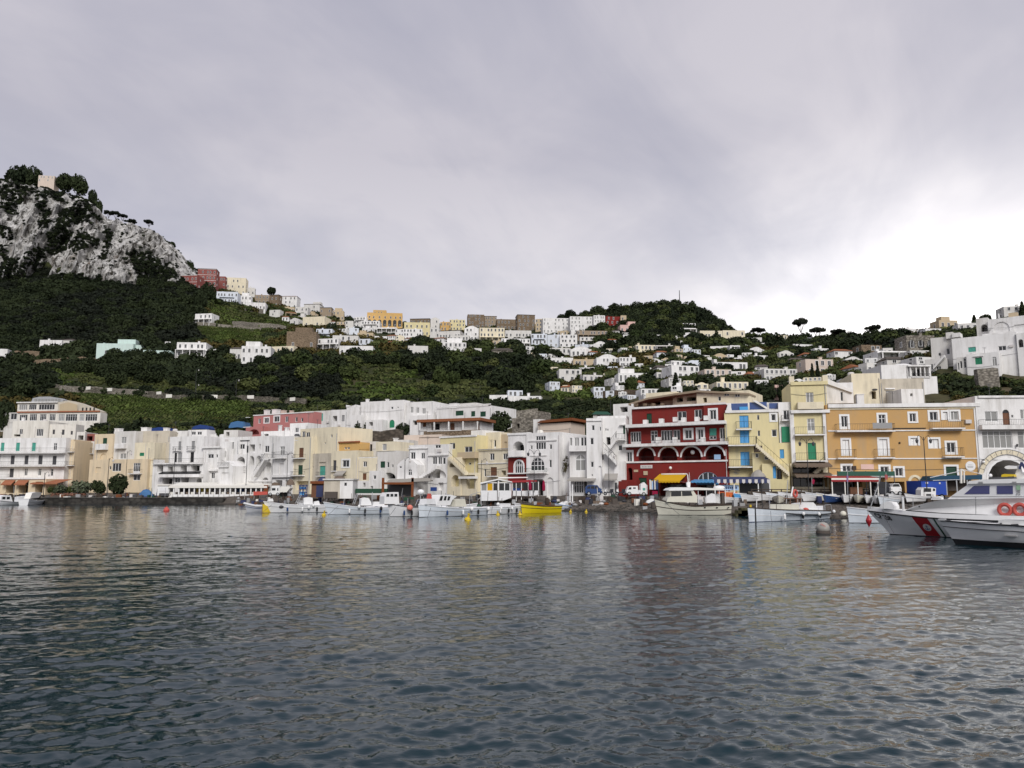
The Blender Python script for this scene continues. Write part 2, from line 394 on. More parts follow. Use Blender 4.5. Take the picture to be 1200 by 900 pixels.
def build_land():
    bs=np.linspace(-1.15,1.1,460)
    base=np.concatenate([np.linspace(0,1,14)[:-1]*0+np.linspace(66,150,60)[:13]*0,[]])
    rows=[]
    per=[3,7,5,5,8,18,24,24,26,30,6,8]
    ts=[]
    for k in range(NK-1):
        n=per[k]
        for i in range(n):ts.append((k,i/n))
    ts.append((NK-2,1.0))
    Yk=np.array([np.interp(bs,CT[:,k,0],CT[:,k,1])for k in range(NK)])
    Zk=np.array([np.interp(bs,CT[:,k,0],CT[:,k,2])for k in range(NK)])
    V=np.zeros((len(ts),len(bs),3))
    for j,(k,t)in enumerate(ts):
        y=Yk[k]*(1-t)+Yk[k+1]*t;z=Zk[k]*(1-t)+Zk[k+1]*t
        amp=0.0 if k<4 else min(1.0,(k-3)/3)
        x=bs*y
        nz=(fbm(x/14,y/14,0*x,4,3)-0.5)*3.2*amp
        if k<4:nz=(fbm(x/3,y/3,0*x,3,5)-0.5)*0.12
        V[j,:,0]=x;V[j,:,1]=y;V[j,:,2]=z+nz
    nr,nc=len(ts),len(bs)
    idx=np.arange(nr*nc).reshape(nr,nc)
    F=np.stack([idx[:-1,:-1],idx[:-1,1:],idx[1:,1:],idx[1:,:-1]],-1).reshape(-1,4)
    me=bpy.data.meshes.new('hillside');me.from_pydata(V.reshape(-1,3).tolist(),[],F.tolist())
    me.polygons.foreach_set('use_smooth',[True]*len(me.polygons))
    m,t,b=newmat('hillside_earth')
    P=N(t,'ShaderNodeNewGeometry').outputs['Position']
    n1=noise(t,P,0.035,5,0.6);n2=noise(t,P,0.5,4,0.6)
    veg=mixc(t,ramp(t,n2,[(0.35,0.0),(0.65,1.0)]),(0.018,0.023,0.009),(0.045,0.05,0.018))
    veg=mixc(t,ramp(t,n1,[(0.56,0.0),(0.72,0.8)]),veg,(0.085,0.07,0.042))
    low_=N(t,'ShaderNodeSeparateXYZ');L(t,P,low_.inputs[0])
    veg=mixc(t,mathn(t,'MULTIPLY',ramp(t,mathn(t,'MULTIPLY',low_.outputs[2],.02),[(.42,1.0),(.6,0.0)]),ramp(t,noise(t,P,.12,4,.6),[(.4,0.25),(.6,0.9)])),veg,(0.11,0.085,0.055))
    sandc=mixc(t,ramp(t,noise(t,P,1.2,5,0.7),[(0.35,0.0),(0.65,1.0)]),(0.06,0.052,0.045),(0.145,0.125,0.105))
    sp_=N(t,'ShaderNodeSeparateXYZ');L(t,P,sp_.inputs[0])
    f=ramp(t,mathn(t,'MULTIPLY',sp_.outputs[2],0.1),[(0.22,0.0),(0.40,1.0)])
    wet=ramp(t,mathn(t,'ADD',mathn(t,'MULTIPLY',sp_.outputs[2],1.0),mathn(t,'MULTIPLY',n2,0.4)),[(0.15,0.45),(0.55,1.0)])
    sandc=mixc(t,1.0,sandc,wet,'MULTIPLY')
    L(t,mixc(t,f,sandc,veg),b.inputs['Base Color']);b.inputs['Roughness'].default_value=0.95;b.inputs['Specular IOR Level'].default_value=0.15
    bp=N(t,'ShaderNodeBump');bp.inputs['Strength'].default_value=0.5;bp.inputs['Distance'].default_value=0.25
    L(t,n2,bp.inputs['Height']);L(t,bp.outputs[0],b.inputs['Normal'])
    me.materials.append(m)
    tag(link('hillside',me),kind='structure')
build_land()

def build_water():
    rs=np.random.default_rng(11)
    Ys=2.5*(235/2.5)**np.linspace(0,1,720);bs=np.linspace(-1.2,1.2,860)
    B,Y=np.meshgrid(bs,Ys);X=B*Y
    sx=np.full_like(Y,bs[1]-bs[0])*Y;sy=np.gradient(Ys)[:,None]*np.ones_like(B)
    Z=np.zeros_like(Y);DX=np.zeros_like(Y);DY=np.zeros_like(Y)
    nW=130
    # patches of wind: ripples come and go over tens of metres
    gust=0.35+1.3*fbm(X/17,Y/26,0*X,3,21)
    for i in range(nW):
        lam=0.13*(3.4/0.13)**(i/(nW-1))*rs.uniform(0.92,1.08)
        k=2*PI/lam
        th=math.radians(-78)+rs.normal(0,0.7)
        kx,ky=k*math.cos(th),k*math.sin(th)
        sl=0.0245 if lam<.55 else 0.0115 if lam<.95 else 0.0065
        a=sl/k
        need=1.2*np.maximum(np.abs(math.cos(th))*sx,np.abs(math.sin(th))*sy)
        att=np.clip((lam-need)/(0.6*lam),0,1)
        ph=kx*X+ky*Y+rs.uniform(0,2*PI)
        A=a*att*(gust if lam<1.6 else 1.0)
        Z+=A*np.sin(ph);c=A*np.cos(ph)*0.8
        DX+=c*math.cos(th);DY+=c*math.sin(th)
    ed=np.clip((1.2-np.abs(B))/0.1,0,1)*np.clip((235-Y)/60,0,1)
    V=np.stack([X+DX*ed,Y+DY*ed,Z*ed],-1).reshape(-1,3)
    nr,nc=Y.shape;idx=np.arange(nr*nc).reshape(nr,nc)
    F=np.stack([idx[:-1,:-1],idx[:-1,1:],idx[1:,1:],idx[1:,:-1]],-1).reshape(-1,4)
    me=bpy.data.meshes.new('water')
    nv=len(V);far=4000.0
    x0=1.2*2.5;x1=1.2*235
    ext=[(-x0,2.5,0),(x0,2.5,0),(x1,235,0),(-x1,235,0),(-far,-far,0),(far,-far,0),(far,235,0),(-far,235,0)]
    e=[nv+i for i in range(8)]
    extf=[(e[4],e[5],e[1],e[0]),(e[5],e[6],e[2],e[1]),(e[7],e[4],e[0],e[3])]
    VV=np.vstack([V,np.array(ext)])
    me.vertices.add(len(VV));me.vertices.foreach_set('co',VV.astype(np.float32).ravel())
    allf=np.vstack([F,np.array(extf)])
    me.loops.add(allf.size);me.loops.foreach_set('vertex_index',allf.astype(np.int32).ravel())
    me.polygons.add(len(allf));me.polygons.foreach_set('loop_start',np.arange(0,allf.size,4,dtype=np.int32))
    me.update(calc_edges=True);me.validate()
    me.polygons.foreach_set('use_smooth',[True]*len(me.polygons))
    m,t,b=newmat('sea_water')
    P=N(t,'ShaderNodeNewGeometry').outputs['Position']
    b.inputs['Base Color'].default_value=(0.003,0.019,0.026,1)
    b.inputs['Roughness'].default_value=0.045;b.inputs['IOR'].default_value=1.333;b.inputs['Specular IOR Level'].default_value=0.45;b.inputs['Specular Tint'].default_value=(0.80,0.94,1.0,1)
    h1=noise(t,mapping(t,P,(1.9,3.2,1)),1.0,4,0.62,0.4)
    h2=noise(t,mapping(t,P,(0.45,0.95,1),(0,0,0.25)),1.0,3,0.55,0.6)
    h=mathn(t,'ADD',h1,mathn(t,'MULTIPLY',h2,0.8))
    bp=N(t,'ShaderNodeBump');bp.inputs['Strength'].default_value=0.6;bp.inputs['Distance'].default_value=0.022
    L(t,h,bp.inputs['Height']);L(t,bp.outputs[0],b.inputs['Normal'])
    me.materials.append(m)
    tag(link('water',me),kind='structure')
build_water()

# quay of the left bank: a real wall with coping stones
def build_quay():
    dark=stone('quay_stone',(0.075,0.07,0.062),(0.04,0.037,0.034),0.9)
    top=paint('quay_paving',(0.17,0.16,0.145),0.9,0.1,0.4)
    m=MB()
    pts=[at(u,586,y)for u,y in((-160,164),(0,157.2),(60,156.8),(120,156.2),(200,155.6),(262,154.5))]
    zt=1.15
    for a,b in zip(pts,pts[1:]):
        d=Vector((0,11,0));za,zb=Vector((a.x,a.y,-2.5)),Vector((b.x,b.y,-2.5))
        ta,tb=Vector((a.x,a.y,zt)),Vector((b.x,b.y,zt))
        m.cur=0;m.quad(za,zb,tb,ta)
        m.cur=1;m.quad(ta+Vector((0,0,0)),tb,tb+d,ta+d)
    a=pts[-1];m.cur=0
    m.quad((a.x,a.y,-2.5),(a.x,a.y+11,-2.5),(a.x,a.y+11,zt),(a.x,a.y,zt))
    tag(m.build('quay',[dark,top]),kind='structure')
    c=MB()
    for a,b in zip(pts,pts[1:]):
        n=max(1,int((b-a).length/2.2))
        for i in range(n):
            p=a.lerp(b,i/n);q=a.lerp(b,(i+0.97)/n)
            c.add([(p.x,p.y-.12,zt+.002),(q.x,q.y-.12,zt+.002),(q.x,q.y+.6,zt+.002),(p.x,p.y+.6,zt+.002),
                   (p.x,p.y-.12,zt+.16),(q.x,q.y-.12,zt+.16),(q.x,q.y+.6,zt+.16),(p.x,p.y+.6,zt+.16)],
                  [(0,3,2,1),(4,5,6,7),(0,1,5,4),(1,2,6,5),(2,3,7,6),(3,0,4,7)])
    o=c.build('quay_coping',stone('coping_stone',(0.16,0.15,0.135),(0.10,0.095,0.085),0.5));tag(o,kind='structure')
build_quay()

# the limestone cliff at the left, in front of the mountain's steep face
def cliff_point(b,t,out):
    pass
def build_cliff():
    nb,nt_=420,210
    bs=np.linspace(-0.92,-0.405,nb)
    Yk=np.array([np.interp(bs,CT[:,k,0],CT[:,k,1])for k in(9,10)]);Zk=np.array([np.interp(bs,CT[:,k,0],CT[:,k,2])for k in(9,10)])
    ts=np.linspace(-0.22,1.0,nt_)
    T,Bn=np.meshgrid(ts,bs,indexing='ij')
    Y0,Y1,Z0,Z1=Yk[0][None],Yk[1][None],Zk[0][None],Zk[1][None]
    Y=Y0+(Y1-Y0)*(0.10+0.85*np.clip(T,0,1)**1.15);Z=Z0+(Z1-Z0)*T
    X=Bn*Y
    # buttresses and gullies run down the face, ledges across
    butt=fbm(X/30,Z/90,0*X,4,41,True);rough=fbm(X/9,Z/16,Y/9,5,52,True);ledge=fbm(X/60,Z/9,0*X,3,61)
    out=(butt-0.5)*40+(rough-0.5)*13+(ledge-0.5)*8
    fade=np.clip((1.0-T)/0.12,0.0,1)*np.clip((T+0.22)/0.1,0,1)
    fade*=np.clip((-0.405-Bn)/0.05,0,1)
    Yp=Y-out*fade-5;Xp=Bn*Yp;Zp=Z+(rough-0.5)*5*fade+(fbm(X/12,Y/12,0*X,3,66)-0.5)*7*(T>0.9)
    V=np.stack([Xp,Yp,Zp],-1).reshape(-1,3)
    nr,nc=Y.shape;idx=np.arange(nr*nc).reshape(nr,nc)
    F=np.stack([idx[:-1,:-1],idx[:-1,1:],idx[1:,1:],idx[1:,:-1]],-1).reshape(-1,4)
    me=bpy.data.meshes.new('cliff');me.from_pydata(V.tolist(),[],F.tolist())
    m,t,b=newmat('limestone')
    P=N(t,'ShaderNodeNewGeometry').outputs['Position']
    big=noise(t,mapping(t,P,(0.05,0.05,0.02)),1.0,6,0.65,0.6)
    crack=noise(t,mapping(t,P,(0.20,0.20,0.075)),1.0,5,0.7,1.0)
    col=mixc(t,ramp(t,big,[(0.36,0.0),(0.64,1.0)]),(0.34,0.33,0.31),(0.58,0.57,0.555))
    col=mixc(t,ramp(t,crack,[(0.40,1.0),(0.51,0.0)]),col,(0.05,0.046,0.038))
    wash=noise(t,mapping(t,P,(0.11,0.11,0.03),(0,0,0),(4,4,4)),1.0,4,0.6)
    col=mixc(t,ramp(t,wash,[(0.60,0.0),(0.75,0.35)]),col,(0.36,0.25,0.18))
    L(t,col,b.inputs['Base Color']);b.inputs['Roughness'].default_value=0.95;b.inputs['Specular IOR Level'].default_value=0.15
    bp=N(t,'ShaderNodeBump');bp.inputs['Strength'].default_value=0.9;bp.inputs['Distance'].default_value=1.6
    L(t,crack,bp.inputs['Height']);L(t,bp.outputs[0],b.inputs['Normal'])
    me.materials.append(m)
    tag(link('cliff',me),kind='structure')
    return V
CLIFF_V=build_cliff()

# ------------------------------------------------------------------ plants
def leaves_mesh(name,lobes,n,size,mat,seed,flat=0.0,core=0.0,trunk=None):
    """crown: many small leaf-clump faces spread through and over the lobes (cx,cy,cz,rx,ry,rz)"""
    r=np.random.default_rng(seed)
    vol=np.array([l[3]*l[4]*l[5]for l in lobes])**(2/3);pr=vol/vol.sum()
    which=r.choice(len(lobes),n,p=pr);Lb=np.array(lobes)[which]
    d=r.normal(size=(n,3));d/=np.linalg.norm(d,axis=1)[:,None]
    rad=1.0-np.abs(r.normal(0,0.22,n));rad=np.clip(rad,0.25,1.08)
    P=Lb[:,:3]+d*Lb[:,3:6]*rad[:,None]
    nrm=d+r.normal(0,0.65,(n,3));nrm[:,2]+=0.35;nrm/=np.linalg.norm(nrm,axis=1)[:,None]
    up=r.normal(size=(n,3));a=np.cross(nrm,up);a/=np.linalg.norm(a,axis=1)[:,None];b=np.cross(nrm,a)
    s=size*r.uniform(0.55,1.25,n)[:,None];e=r.uniform(0.5,0.95,n)[:,None]
    bend=nrm*s*0.25
    Q=np.stack([P-a*s,P-b*s*e+bend,P+a*s,P+b*s*e-bend*0.3],1).reshape(-1,3)
    F=np.arange(n*4).reshape(-1,4)
    me=bpy.data.meshes.new(name)
    V=Q;faces=F.tolist()
    me.from_pydata(V.tolist(),[],faces)
    me.materials.append(mat);return me
def dome(seed,R=1.0,H=1.0,k=5):
    r=random.Random(seed);out=[(0,0,0.42*H,0.72*R,0.72*R,0.5*H)]
    for i in range(k):
        a=2*PI*i/k+r.uniform(-.4,.4);q=r.uniform(0.38,0.62)*R
        out.append((q*math.cos(a),q*math.sin(a),r.uniform(0.25,0.62)*H,r.uniform(.3,.46)*R,r.uniform(.3,.46)*R,r.uniform(.22,.36)*H))
    return out
def scatter(name,points,rots,scales,mesh,kind='stuff'):
    """one stuff object: the mesh set at every point by geometry nodes"""
    if len(points)==0:return
    src=bpy.data.objects.new(name+'_source',mesh) # not linked: only a source for the nodes
    me=bpy.data.meshes.new(name);me.from_pydata([tuple(p)for p in points],[],[])
    a=me.attributes.new('scl','FLOAT','POINT');a.data.foreach_set('value',np.asarray(scales,np.float32))
    a=me.attributes.new('yaw','FLOAT','POINT');a.data.foreach_set('value',np.asarray(rots,np.float32))
    o=link(name,me);tag(o,kind=kind)
    g=bpy.data.node_groups.new(name,'GeometryNodeTree')
    g.interface.new_socket('Geometry',in_out='INPUT',socket_type='NodeSocketGeometry');g.interface.new_socket('Geometry',in_out='OUTPUT',socket_type='NodeSocketGeometry')
    gi,go=g.nodes.new('NodeGroupInput'),g.nodes.new('NodeGroupOutput')
    ip=g.nodes.new('GeometryNodeInstanceOnPoints');ob=g.nodes.new('GeometryNodeObjectInfo');ob.inputs['Object'].default_value=src
    ns=g.nodes.new('GeometryNodeInputNamedAttribute');ns.data_type='FLOAT';ns.inputs['Name'].default_value='scl'
    ny=g.nodes.new('GeometryNodeInputNamedAttribute');ny.data_type='FLOAT';ny.inputs['Name'].default_value='yaw'
    cx=g.nodes.new('ShaderNodeCombineXYZ')
    g.links.new(gi.outputs[0],ip.inputs['Points']);g.links.new(ob.outputs['Geometry'],ip.inputs['Instance'])
    g.links.new(ny.outputs['Attribute'],cx.inputs[2]);g.links.new(cx.outputs[0],ip.inputs['Rotation']);g.links.new(ns.outputs['Attribute'],ip.inputs['Scale'])
    g.links.new(ip.outputs[0],go.inputs[0])
    md=o.modifiers.new('scatter','NODES');md.node_group=g
    return o
# ------------------------------------------------------------------ things framed on a vertical plane that stands in the place
FOOT=[] # footprints of buildings, to keep plants out: (x, y, radius)
class Thing:
    def __init__(s,name,label,cat,reg,x0,x1,yref,D0,D1,z0,group=None):
        s.reg=reg
        u0,v0=px(reg,x0,yref);u1,v1=px(reg,x1,yref)
        a,b=at(u0,v0,D0),at(u1,v1,D1)
        s.O=Vector((a.x,a.y,z0));d=Vector((b.x-a.x,b.y-a.y,0));s.W=d.length
        s.X=d.normalized();s.Yv=Vector((-s.X.y,s.X.x,0));s.rz=math.atan2(s.X.y,s.X.x)
        s.root=empty(name,s.O,s.rz);tag(s.root,label,cat,group)
    def loc(s,x,y,off=0.0,reg=None):
        u,v=px(reg or s.reg,x,y);r=ray(u,v);c=Vector((0,0,CH))
        P0=s.O+s.Yv*off
        t=(P0-c).dot(s.Yv)/r.dot(s.Yv)
        p=c+r*t-s.O
        return p.dot(s.X),p.z
    def rect(s,x0,y0,x1,y1,off=0.0,reg=None):
        xm,ym=(x0+x1)/2,(y0+y1)/2
        return s.loc(x0,ym,off,reg)[0],s.loc(x1,ym,off,reg)[0],s.loc(xm,y1,off,reg)[1],s.loc(xm,y0,off,reg)[1]
    def box(s,x0,y0,x1,y1,off=0.0,dep=0.3,mb=None,reg=None):
        a,b,c,d=s.rect(x0,y0,x1,y1,off,reg);mb=mb or MB()
        return mb.box(a,b,off,off+dep,c,d)
    def prism(s,pts,off,dep,mb=None,reg=None):
        mb=mb or MB();return mb.prism([s.loc(x,y,off,reg)for x,y in pts],off,off+dep)
    def P(s,x,y,off=0.0,reg=None):
        a,b=s.loc(x,y,off,reg);return(a,off,b)
    def put(s,name,mb,mat,parent=None,smooth=False):
        return mb.build(name,mat,parent if parent is not None else s.root,smooth)

def arc_top(x0,x1,z1,n=9):
    """arch springing so that its crown touches z1"""
    r=(x1-x0)/2;cx=(x0+x1)/2
    return[(cx-r*math.cos(PI*i/n),z1-r+r*math.sin(PI*i/n))for i in range(n+1)]
def seg_top(x0,x1,z0,z1,n=9):
    r=(x1-x0)/2;h=min(r,(z1-z0)*0.8);cx=(x0+x1)/2
    return[(cx-r*math.cos(PI*i/n),z1-h+h*math.sin(PI*i/n))for i in range(n+1)]

CL=random.Random(17)
class House(Thing):
    """a building whose openings are read off the facade; kinds: w window, d glazed door, n open recess, b blind niche,
    s:<paint> shutters, x:<paint> panel door; flags: A arched, S white surround, M many panes"""
    def block(s,x0,y0,x1,y1,off=0.0,dep=8.0,wall='W',ops=(),top=None,base=None,reg=None,cornice=None,name='wall',parapet=True):
        s.nblk=getattr(s,'nblk',0)+1;off=off+0.0037*s.nblk
        a,b,c,d=s.rect(x0,y0,x1,y1,off,reg)
        if base is not None:c=base
        mb=MB();holes=[]
        for o in ops:
            k=o[0];flags=o[5]if len(o)>5 else ''
            hx0,hx1,hz0,hz1=s.rect(o[1],o[2],o[3],o[4],off,o[6]if len(o)>6 else reg)
            hx0=max(hx0,a+0.06);hx1=min(hx1,b-0.06);hz0=max(hz0,c+0.02);hz1=min(hz1,d-0.06)
            if hx1-hx0<0.12 or hz1-hz0<0.12:continue
            holes.append((k,flags,hx0,hx1,hz0,hz1))
        xs=sorted({a,b}|{h[2]for h in holes}|{h[3]for h in holes});zs=sorted({c,d}|{h[4]for h in holes}|{h[5]for h in holes})
        y=off
        for i in range(len(xs)-1):
            for j in range(len(zs)-1):
                mxx,mz=(xs[i]+xs[i+1])/2,(zs[j]+zs[j+1])/2
                if any(h[2]<mxx<h[3]and h[4]<mz<h[5]for h in holes):continue
                mb.quad((xs[i],y,zs[j]),(xs[i+1],y,zs[j]),(xs[i+1],y,zs[j+1]),(xs[i],y,zs[j+1]))
        Y1=y+dep
        mb.quad((a,Y1,c),(a,y,c),(a,y,d),(a,Y1,d));mb.quad((b,y,c),(b,Y1,c),(b,Y1,d),(b,y,d))
        mb.quad((b,Y1,c),(a,Y1,c),(a,Y1,d),(b,Y1,d))
        if top=='vault':
            n=8;r=(b-a)/2;h=min(r,0.25*(b-a))
            pts=[(a+(b-a)*i/n,d+h*math.sin(PI*i/n))for i in range(n+1)]
            mb.prism(pts,y,Y1)
        elif top=='gable':
            mb.prism([(a,d),(b,d),((a+b)/2,d+0.3*(b-a))],y,Y1)
        elif parapet and dep>2:
            t=0.25;e=0.45
            mb.quad((a+t,y+t,d-e),(b-t,y+t,d-e),(b-t,Y1-t,d-e),(a+t,Y1-t,d-e))
            for(p,q)in(((a,y),(b,y)),((b,y),(b,Y1)),((b,Y1),(a,Y1)),((a,Y1),(a,y))):
                ins=lambda pt:(min(max(pt[0],a+t),b-t),min(max(pt[1],y+t),Y1-t))
                pi,qi=ins(p),ins(q)
                mb.quad((p[0],p[1],d),(q[0],q[1],d),(qi[0],qi[1],d),(pi[0],pi[1],d))
                mb.quad((pi[0],pi[1],d),(qi[0],qi[1],d),(qi[0],qi[1],d-e),(pi[0],pi[1],d-e))
        else:
            mb.quad((a,y,d),(b,y,d),(b,Y1,d),(a,Y1,d))
        later=[]
        for(k,fl,h0,h1,g0,g1)in holes:
            arch='A' in fl
            dp={'n':min(2.2,dep*0.6),'b':0.18}.get(k,0.16)
            if 'T' in fl:dp=dep*.93
            pts=[(h0,g0),(h1,g0)]+(list(reversed(seg_top(h0,h1,g0,g1)))if arch else[(h1,g1),(h0,g1)])
            if arch:
                tp=seg_top(h0,h1,g0,g1);half=len(tp)//2
                for seq,cor in((tp[:half+1],(h0,g1)),(tp[half:],(h1,g1))):
                    for p,q in zip(seq,seq[1:]):
                        if abs((p[0]-cor[0])*(q[1]-cor[1])-(q[0]-cor[0])*(p[1]-cor[1]))>1e-6:
                            mb.poly([(cor[0],y,cor[1]),(q[0],y,q[1]),(p[0],y,p[1])])
                    e=seq[0]if cor[0]==h0 else seq[-1]
            n=len(pts)
            for i in range(n):
                p,q=pts[i],pts[(i+1)%n]
                mb.quad((p[0],y,p[1]),(p[0],y+dp,p[1]),(q[0],y+dp,q[1]),(q[0],y,q[1]))
            if k in 'nb':mb.poly([(p[0],y+dp,p[1])for p in pts])
            later.append((k,fl,h0,h1,g0,g1,pts,dp))
        o=s.put(name,mb,WALL[wall])
        if b-a>4 and dep>5 and d-c>4: # pipes, cables, aerials, coolers
            for _ in range(CL.choice((1,2,2))):
                x=CL.choice((a+.18,b-.18,a+(b-a)*CL.random()))
                if any(hh[2]-.25<x<hh[3]+.25 for hh in holes):continue
                s.put('drainpipe',MB().tube((x,y-.07,c),(x,y-.07,d-CL.uniform(.1,1.5)),.055,6),PAINT[CL.choice(('grey','gplate','steel'))])
            z=c+(d-c)*CL.uniform(.3,.8);m_=MB();q_=[(a+(b-a)*i/6,y-.05,z-.25*math.sin(PI*i/6))for i in range(7)];m_.path(q_,.022,4);s.put('cable',m_,PAINT['dgrey'])
            if CL.random()<.55:
                x,z=CL.uniform(a+.6,b-.9),CL.uniform(c+2.6,d-.8)
                if not any(hh[2]-.8<x<hh[3]+.3 and hh[4]-.6<z<hh[5]+.2 for hh in holes):s.put('air_conditioner',MB().box(x,x+.75,y-.32,y-.003,z,z+.5),PAINT['gplate'])
            if CL.random()<.7:
                x=CL.uniform(a+.5,b-.5);k_=CL.uniform(1.2,2.6);m_=MB();m_.tube((x,y+2,d-.5),(x,y+2,d+k_),.03,5)
                for q in range(4):m_.tube((x-.45+.06*q,y+2,d+k_-.12*q),(x+.45-.06*q,y+2,d+k_-.12*q),.015,4)
                s.put('aerial',m_,PAINT['dgrey'])
            if CL.random()<.3:x=CL.uniform(a+.5,b-.5);s.put('water_tank',MB().lathe([(.5,0),(.55,.1),(.55,.9),(.4,1.1),(.1,1.15)],(x,y+3.2,d-.45),12),PAINT[CL.choice(('canvas','dgrey','gplate'))])
        for it in later:s.fill(y,*it)
        if cornice:
            ch=cornice if isinstance(cornice,float)else 0.28
            s.put('cornice',MB().box(a-.12,b+.12,y-.14,y+.1,d-ch,d+0.04),WALL['W'])
        wx=s.O+s.X*((a+b)/2)+s.Yv*(off+dep/2)
        for i in range(max(1,int((b-a)/6))):
            t=(i+.5)/max(1,int((b-a)/6));q=s.O+s.X*(a+(b-a)*t)+s.Yv*(off+dep/2)
            FOOT.append((q.x,q.y,dep/2+1.2))
        return o
    def fill(s,y,k,fl,h0,h1,g0,g1,pts,dp):
        arch='A' in fl;wd,hg=h1-h0,g1-g0
        if 'S' in fl:
            t=0.26;m=MB()
            if arch:
                tp=seg_top(h0,h1,g0,g1);o2=seg_top(h0-t,h1+t,g0,g1+t)
                for(p,q,P,Q)in zip(tp,tp[1:],o2,o2[1:]):
                    m.quad((p[0],y-.06,p[1]),(q[0],y-.06,q[1]),(Q[0],y-.06,Q[1]),(P[0],y-.06,P[1]))
                    m.quad((P[0],y-.06,P[1]),(Q[0],y-.06,Q[1]),(Q[0],y,Q[1]),(P[0],y,P[1]))
                    m.quad((q[0],y-.06,q[1]),(p[0],y-.06,p[1]),(p[0],y,p[1]),(q[0],y,q[1]))
                if 'P' not in fl:
                    m.box(h0-t,h0,y-.06,y+.004,g0,tp[0][1]);m.box(h1,h1+t,y-.06,y+.004,g0,tp[-1][1])
            else:
                m.box(h0-t,h0,y-.06,y+.004,g0,g1+t);m.box(h1,h1+t,y-.06,y+.004,g0,g1+t)
                m.box(h0,h1,y-.058,y+.004,g1,g1+t)
                if k=='w':m.box(h0-t,h1+t,y-.075,y+.004,g0-0.16,g0)
            s.put('surround',m,PAINT['white'])
        if k=='b' or(k=='n' and('P' in fl or 'T' in fl or wd*hg<.6)):return
        if k=='n': # dark pane and bars added at the back to read as deep shade
            m=MB();m.box(h0+wd*.08,h1-wd*.08,y+dp-.05,y+dp-.01,g0+.01,g0+(g1-g0)*(.72 if arch else.9));p_=s.put('shade_pane_wide' if wd>2 else 'shade_pane',m,GLASS);f=MB()
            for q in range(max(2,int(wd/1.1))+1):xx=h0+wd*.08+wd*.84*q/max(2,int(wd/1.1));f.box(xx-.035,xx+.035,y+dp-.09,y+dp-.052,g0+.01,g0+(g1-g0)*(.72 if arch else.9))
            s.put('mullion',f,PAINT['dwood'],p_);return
        yb=y+dp
        if k[0]in 'wd':
            fr=MB();t=min(0.085,wd*0.14)
            fr.box(h0,h0+t,yb-.07,yb,g0,g1 if not arch else pts[-1][1]);fr.box(h1-t,h1,yb-.07,yb,g0,g1 if not arch else pts[2][1])
            fr.box(h0+t,h1-t,yb-.068,yb,g0,g0+(t if k[0]=='w' else min(0.45,hg*.22)))
            if arch:
                tp=seg_top(h0,h1,g0,g1);cx,cz=(h0+h1)/2,tp[0][1]
                ti=[(cx+(p[0]-cx)*(1-2*t/wd),cz+(p[1]-cz)*(1-2*t/wd))for p in tp]
                for(p,q,P,Q)in zip(ti,ti[1:],tp,tp[1:]):
                    fr.quad((p[0],yb-.07,p[1]),(q[0],yb-.07,q[1]),(Q[0],yb-.07,Q[1]),(P[0],yb-.07,P[1]))
                fr.box(h0+t,h1-t,yb-.066,yb,cz-t/2,cz+t/2)
            else:fr.box(h0+t,h1-t,yb-.068,yb,g1-t,g1)
            nm=1 if wd>0.75 else 0
            if wd>2.0:nm=max(2,int(wd/0.9))
            if 'M' in fl:nm=max(nm,3)
            for i in range(nm):
                xx=h0+wd*(i+1)/(nm+1)
                ztop=g1-t
                if arch:ztop=max(g0+.2,cz+math.sqrt(max(0.0,1-((xx-(h0+h1)/2)/(wd/2))**2))*(g1-cz)-t)
                fr.box(xx-t*.5,xx+t*.5,yb-.064,yb,g0+t*.5,ztop)
            if hg>1.9:fr.box(h0+t,h1-t,yb-.062,yb,g0+hg*.72-t*.35,g0+hg*.72+t*.35)
            W_=s.put('window' if k[0]=='w' else 'glazed_door',fr,PAINT['white'])
            p=MB();p.poly([(q[0],yb-.02,q[1])for q in pts]);p.poly([(q[0],yb+.0,q[1])for q in reversed(pts)])
            s.put('pane',p,CURT if 'C' in fl else GLASS,W_)
        elif k[0]in 'sx':
            mat=PAINT[k.split(':')[1]]
            nleaf=2 if(wd>0.55 and k[0]=='s')else 1
            zt=g1 if not arch else pts[2][1]
            fr=MB();t=0.05
            fr.box(h0,h0+t,yb-.05,yb+.01,g0,zt);fr.box(h1-t,h1,yb-.05,yb+.01,g0,zt);fr.box(h0+t,h1-t,yb-.048,yb+.01,zt-t,zt)
            D_=s.put('shutter_frame' if k[0]=='s' else 'door_frame',fr,mat)
            for i in range(nleaf):
                a0=h0+t+(wd-2*t)*i/nleaf+.015;a1=h0+t+(wd-2*t)*(i+1)/nleaf-.015
                if a1-a0<0.05:continue
                lf=MB();lf.box(a0,a0+.07,yb-.05,yb,g0+.01,zt-t);lf.box(a1-.07,a1,yb-.05,yb,g0+.01,zt-t)
                lf.box(a0+.07,a1-.07,yb-.02,yb-.005,g0+.01,zt-t)
                if k[0]=='s': # louvres
                    ns=max(3,int((zt-g0)/0.16))
                    for q in range(ns):
                        z=g0+.05+(zt-g0-.15)*q/ns
                        lf.add([(a0+.07,yb-.045,z),(a1-.07,yb-.045,z),(a1-.07,yb-.022,z+.1),(a0+.07,yb-.022,z+.1)],[(0,1,2,3)])
                else:
                    for q in range(2):lf.box(a0+.12,a1-.12,yb-.035,yb-.02,g0+(zt-g0)*(.1+.45*q),g0+(zt-g0)*(.45+.42*q))
                s.put('shutter' if k[0]=='s' else 'door',lf,mat,D_)
            if arch:
                p=MB();p.poly([(q[0],yb-.03,q[1])for q in pts[2:]]);s.put('fanlight',p,GLASS if k[0]=='x' else mat,D_)
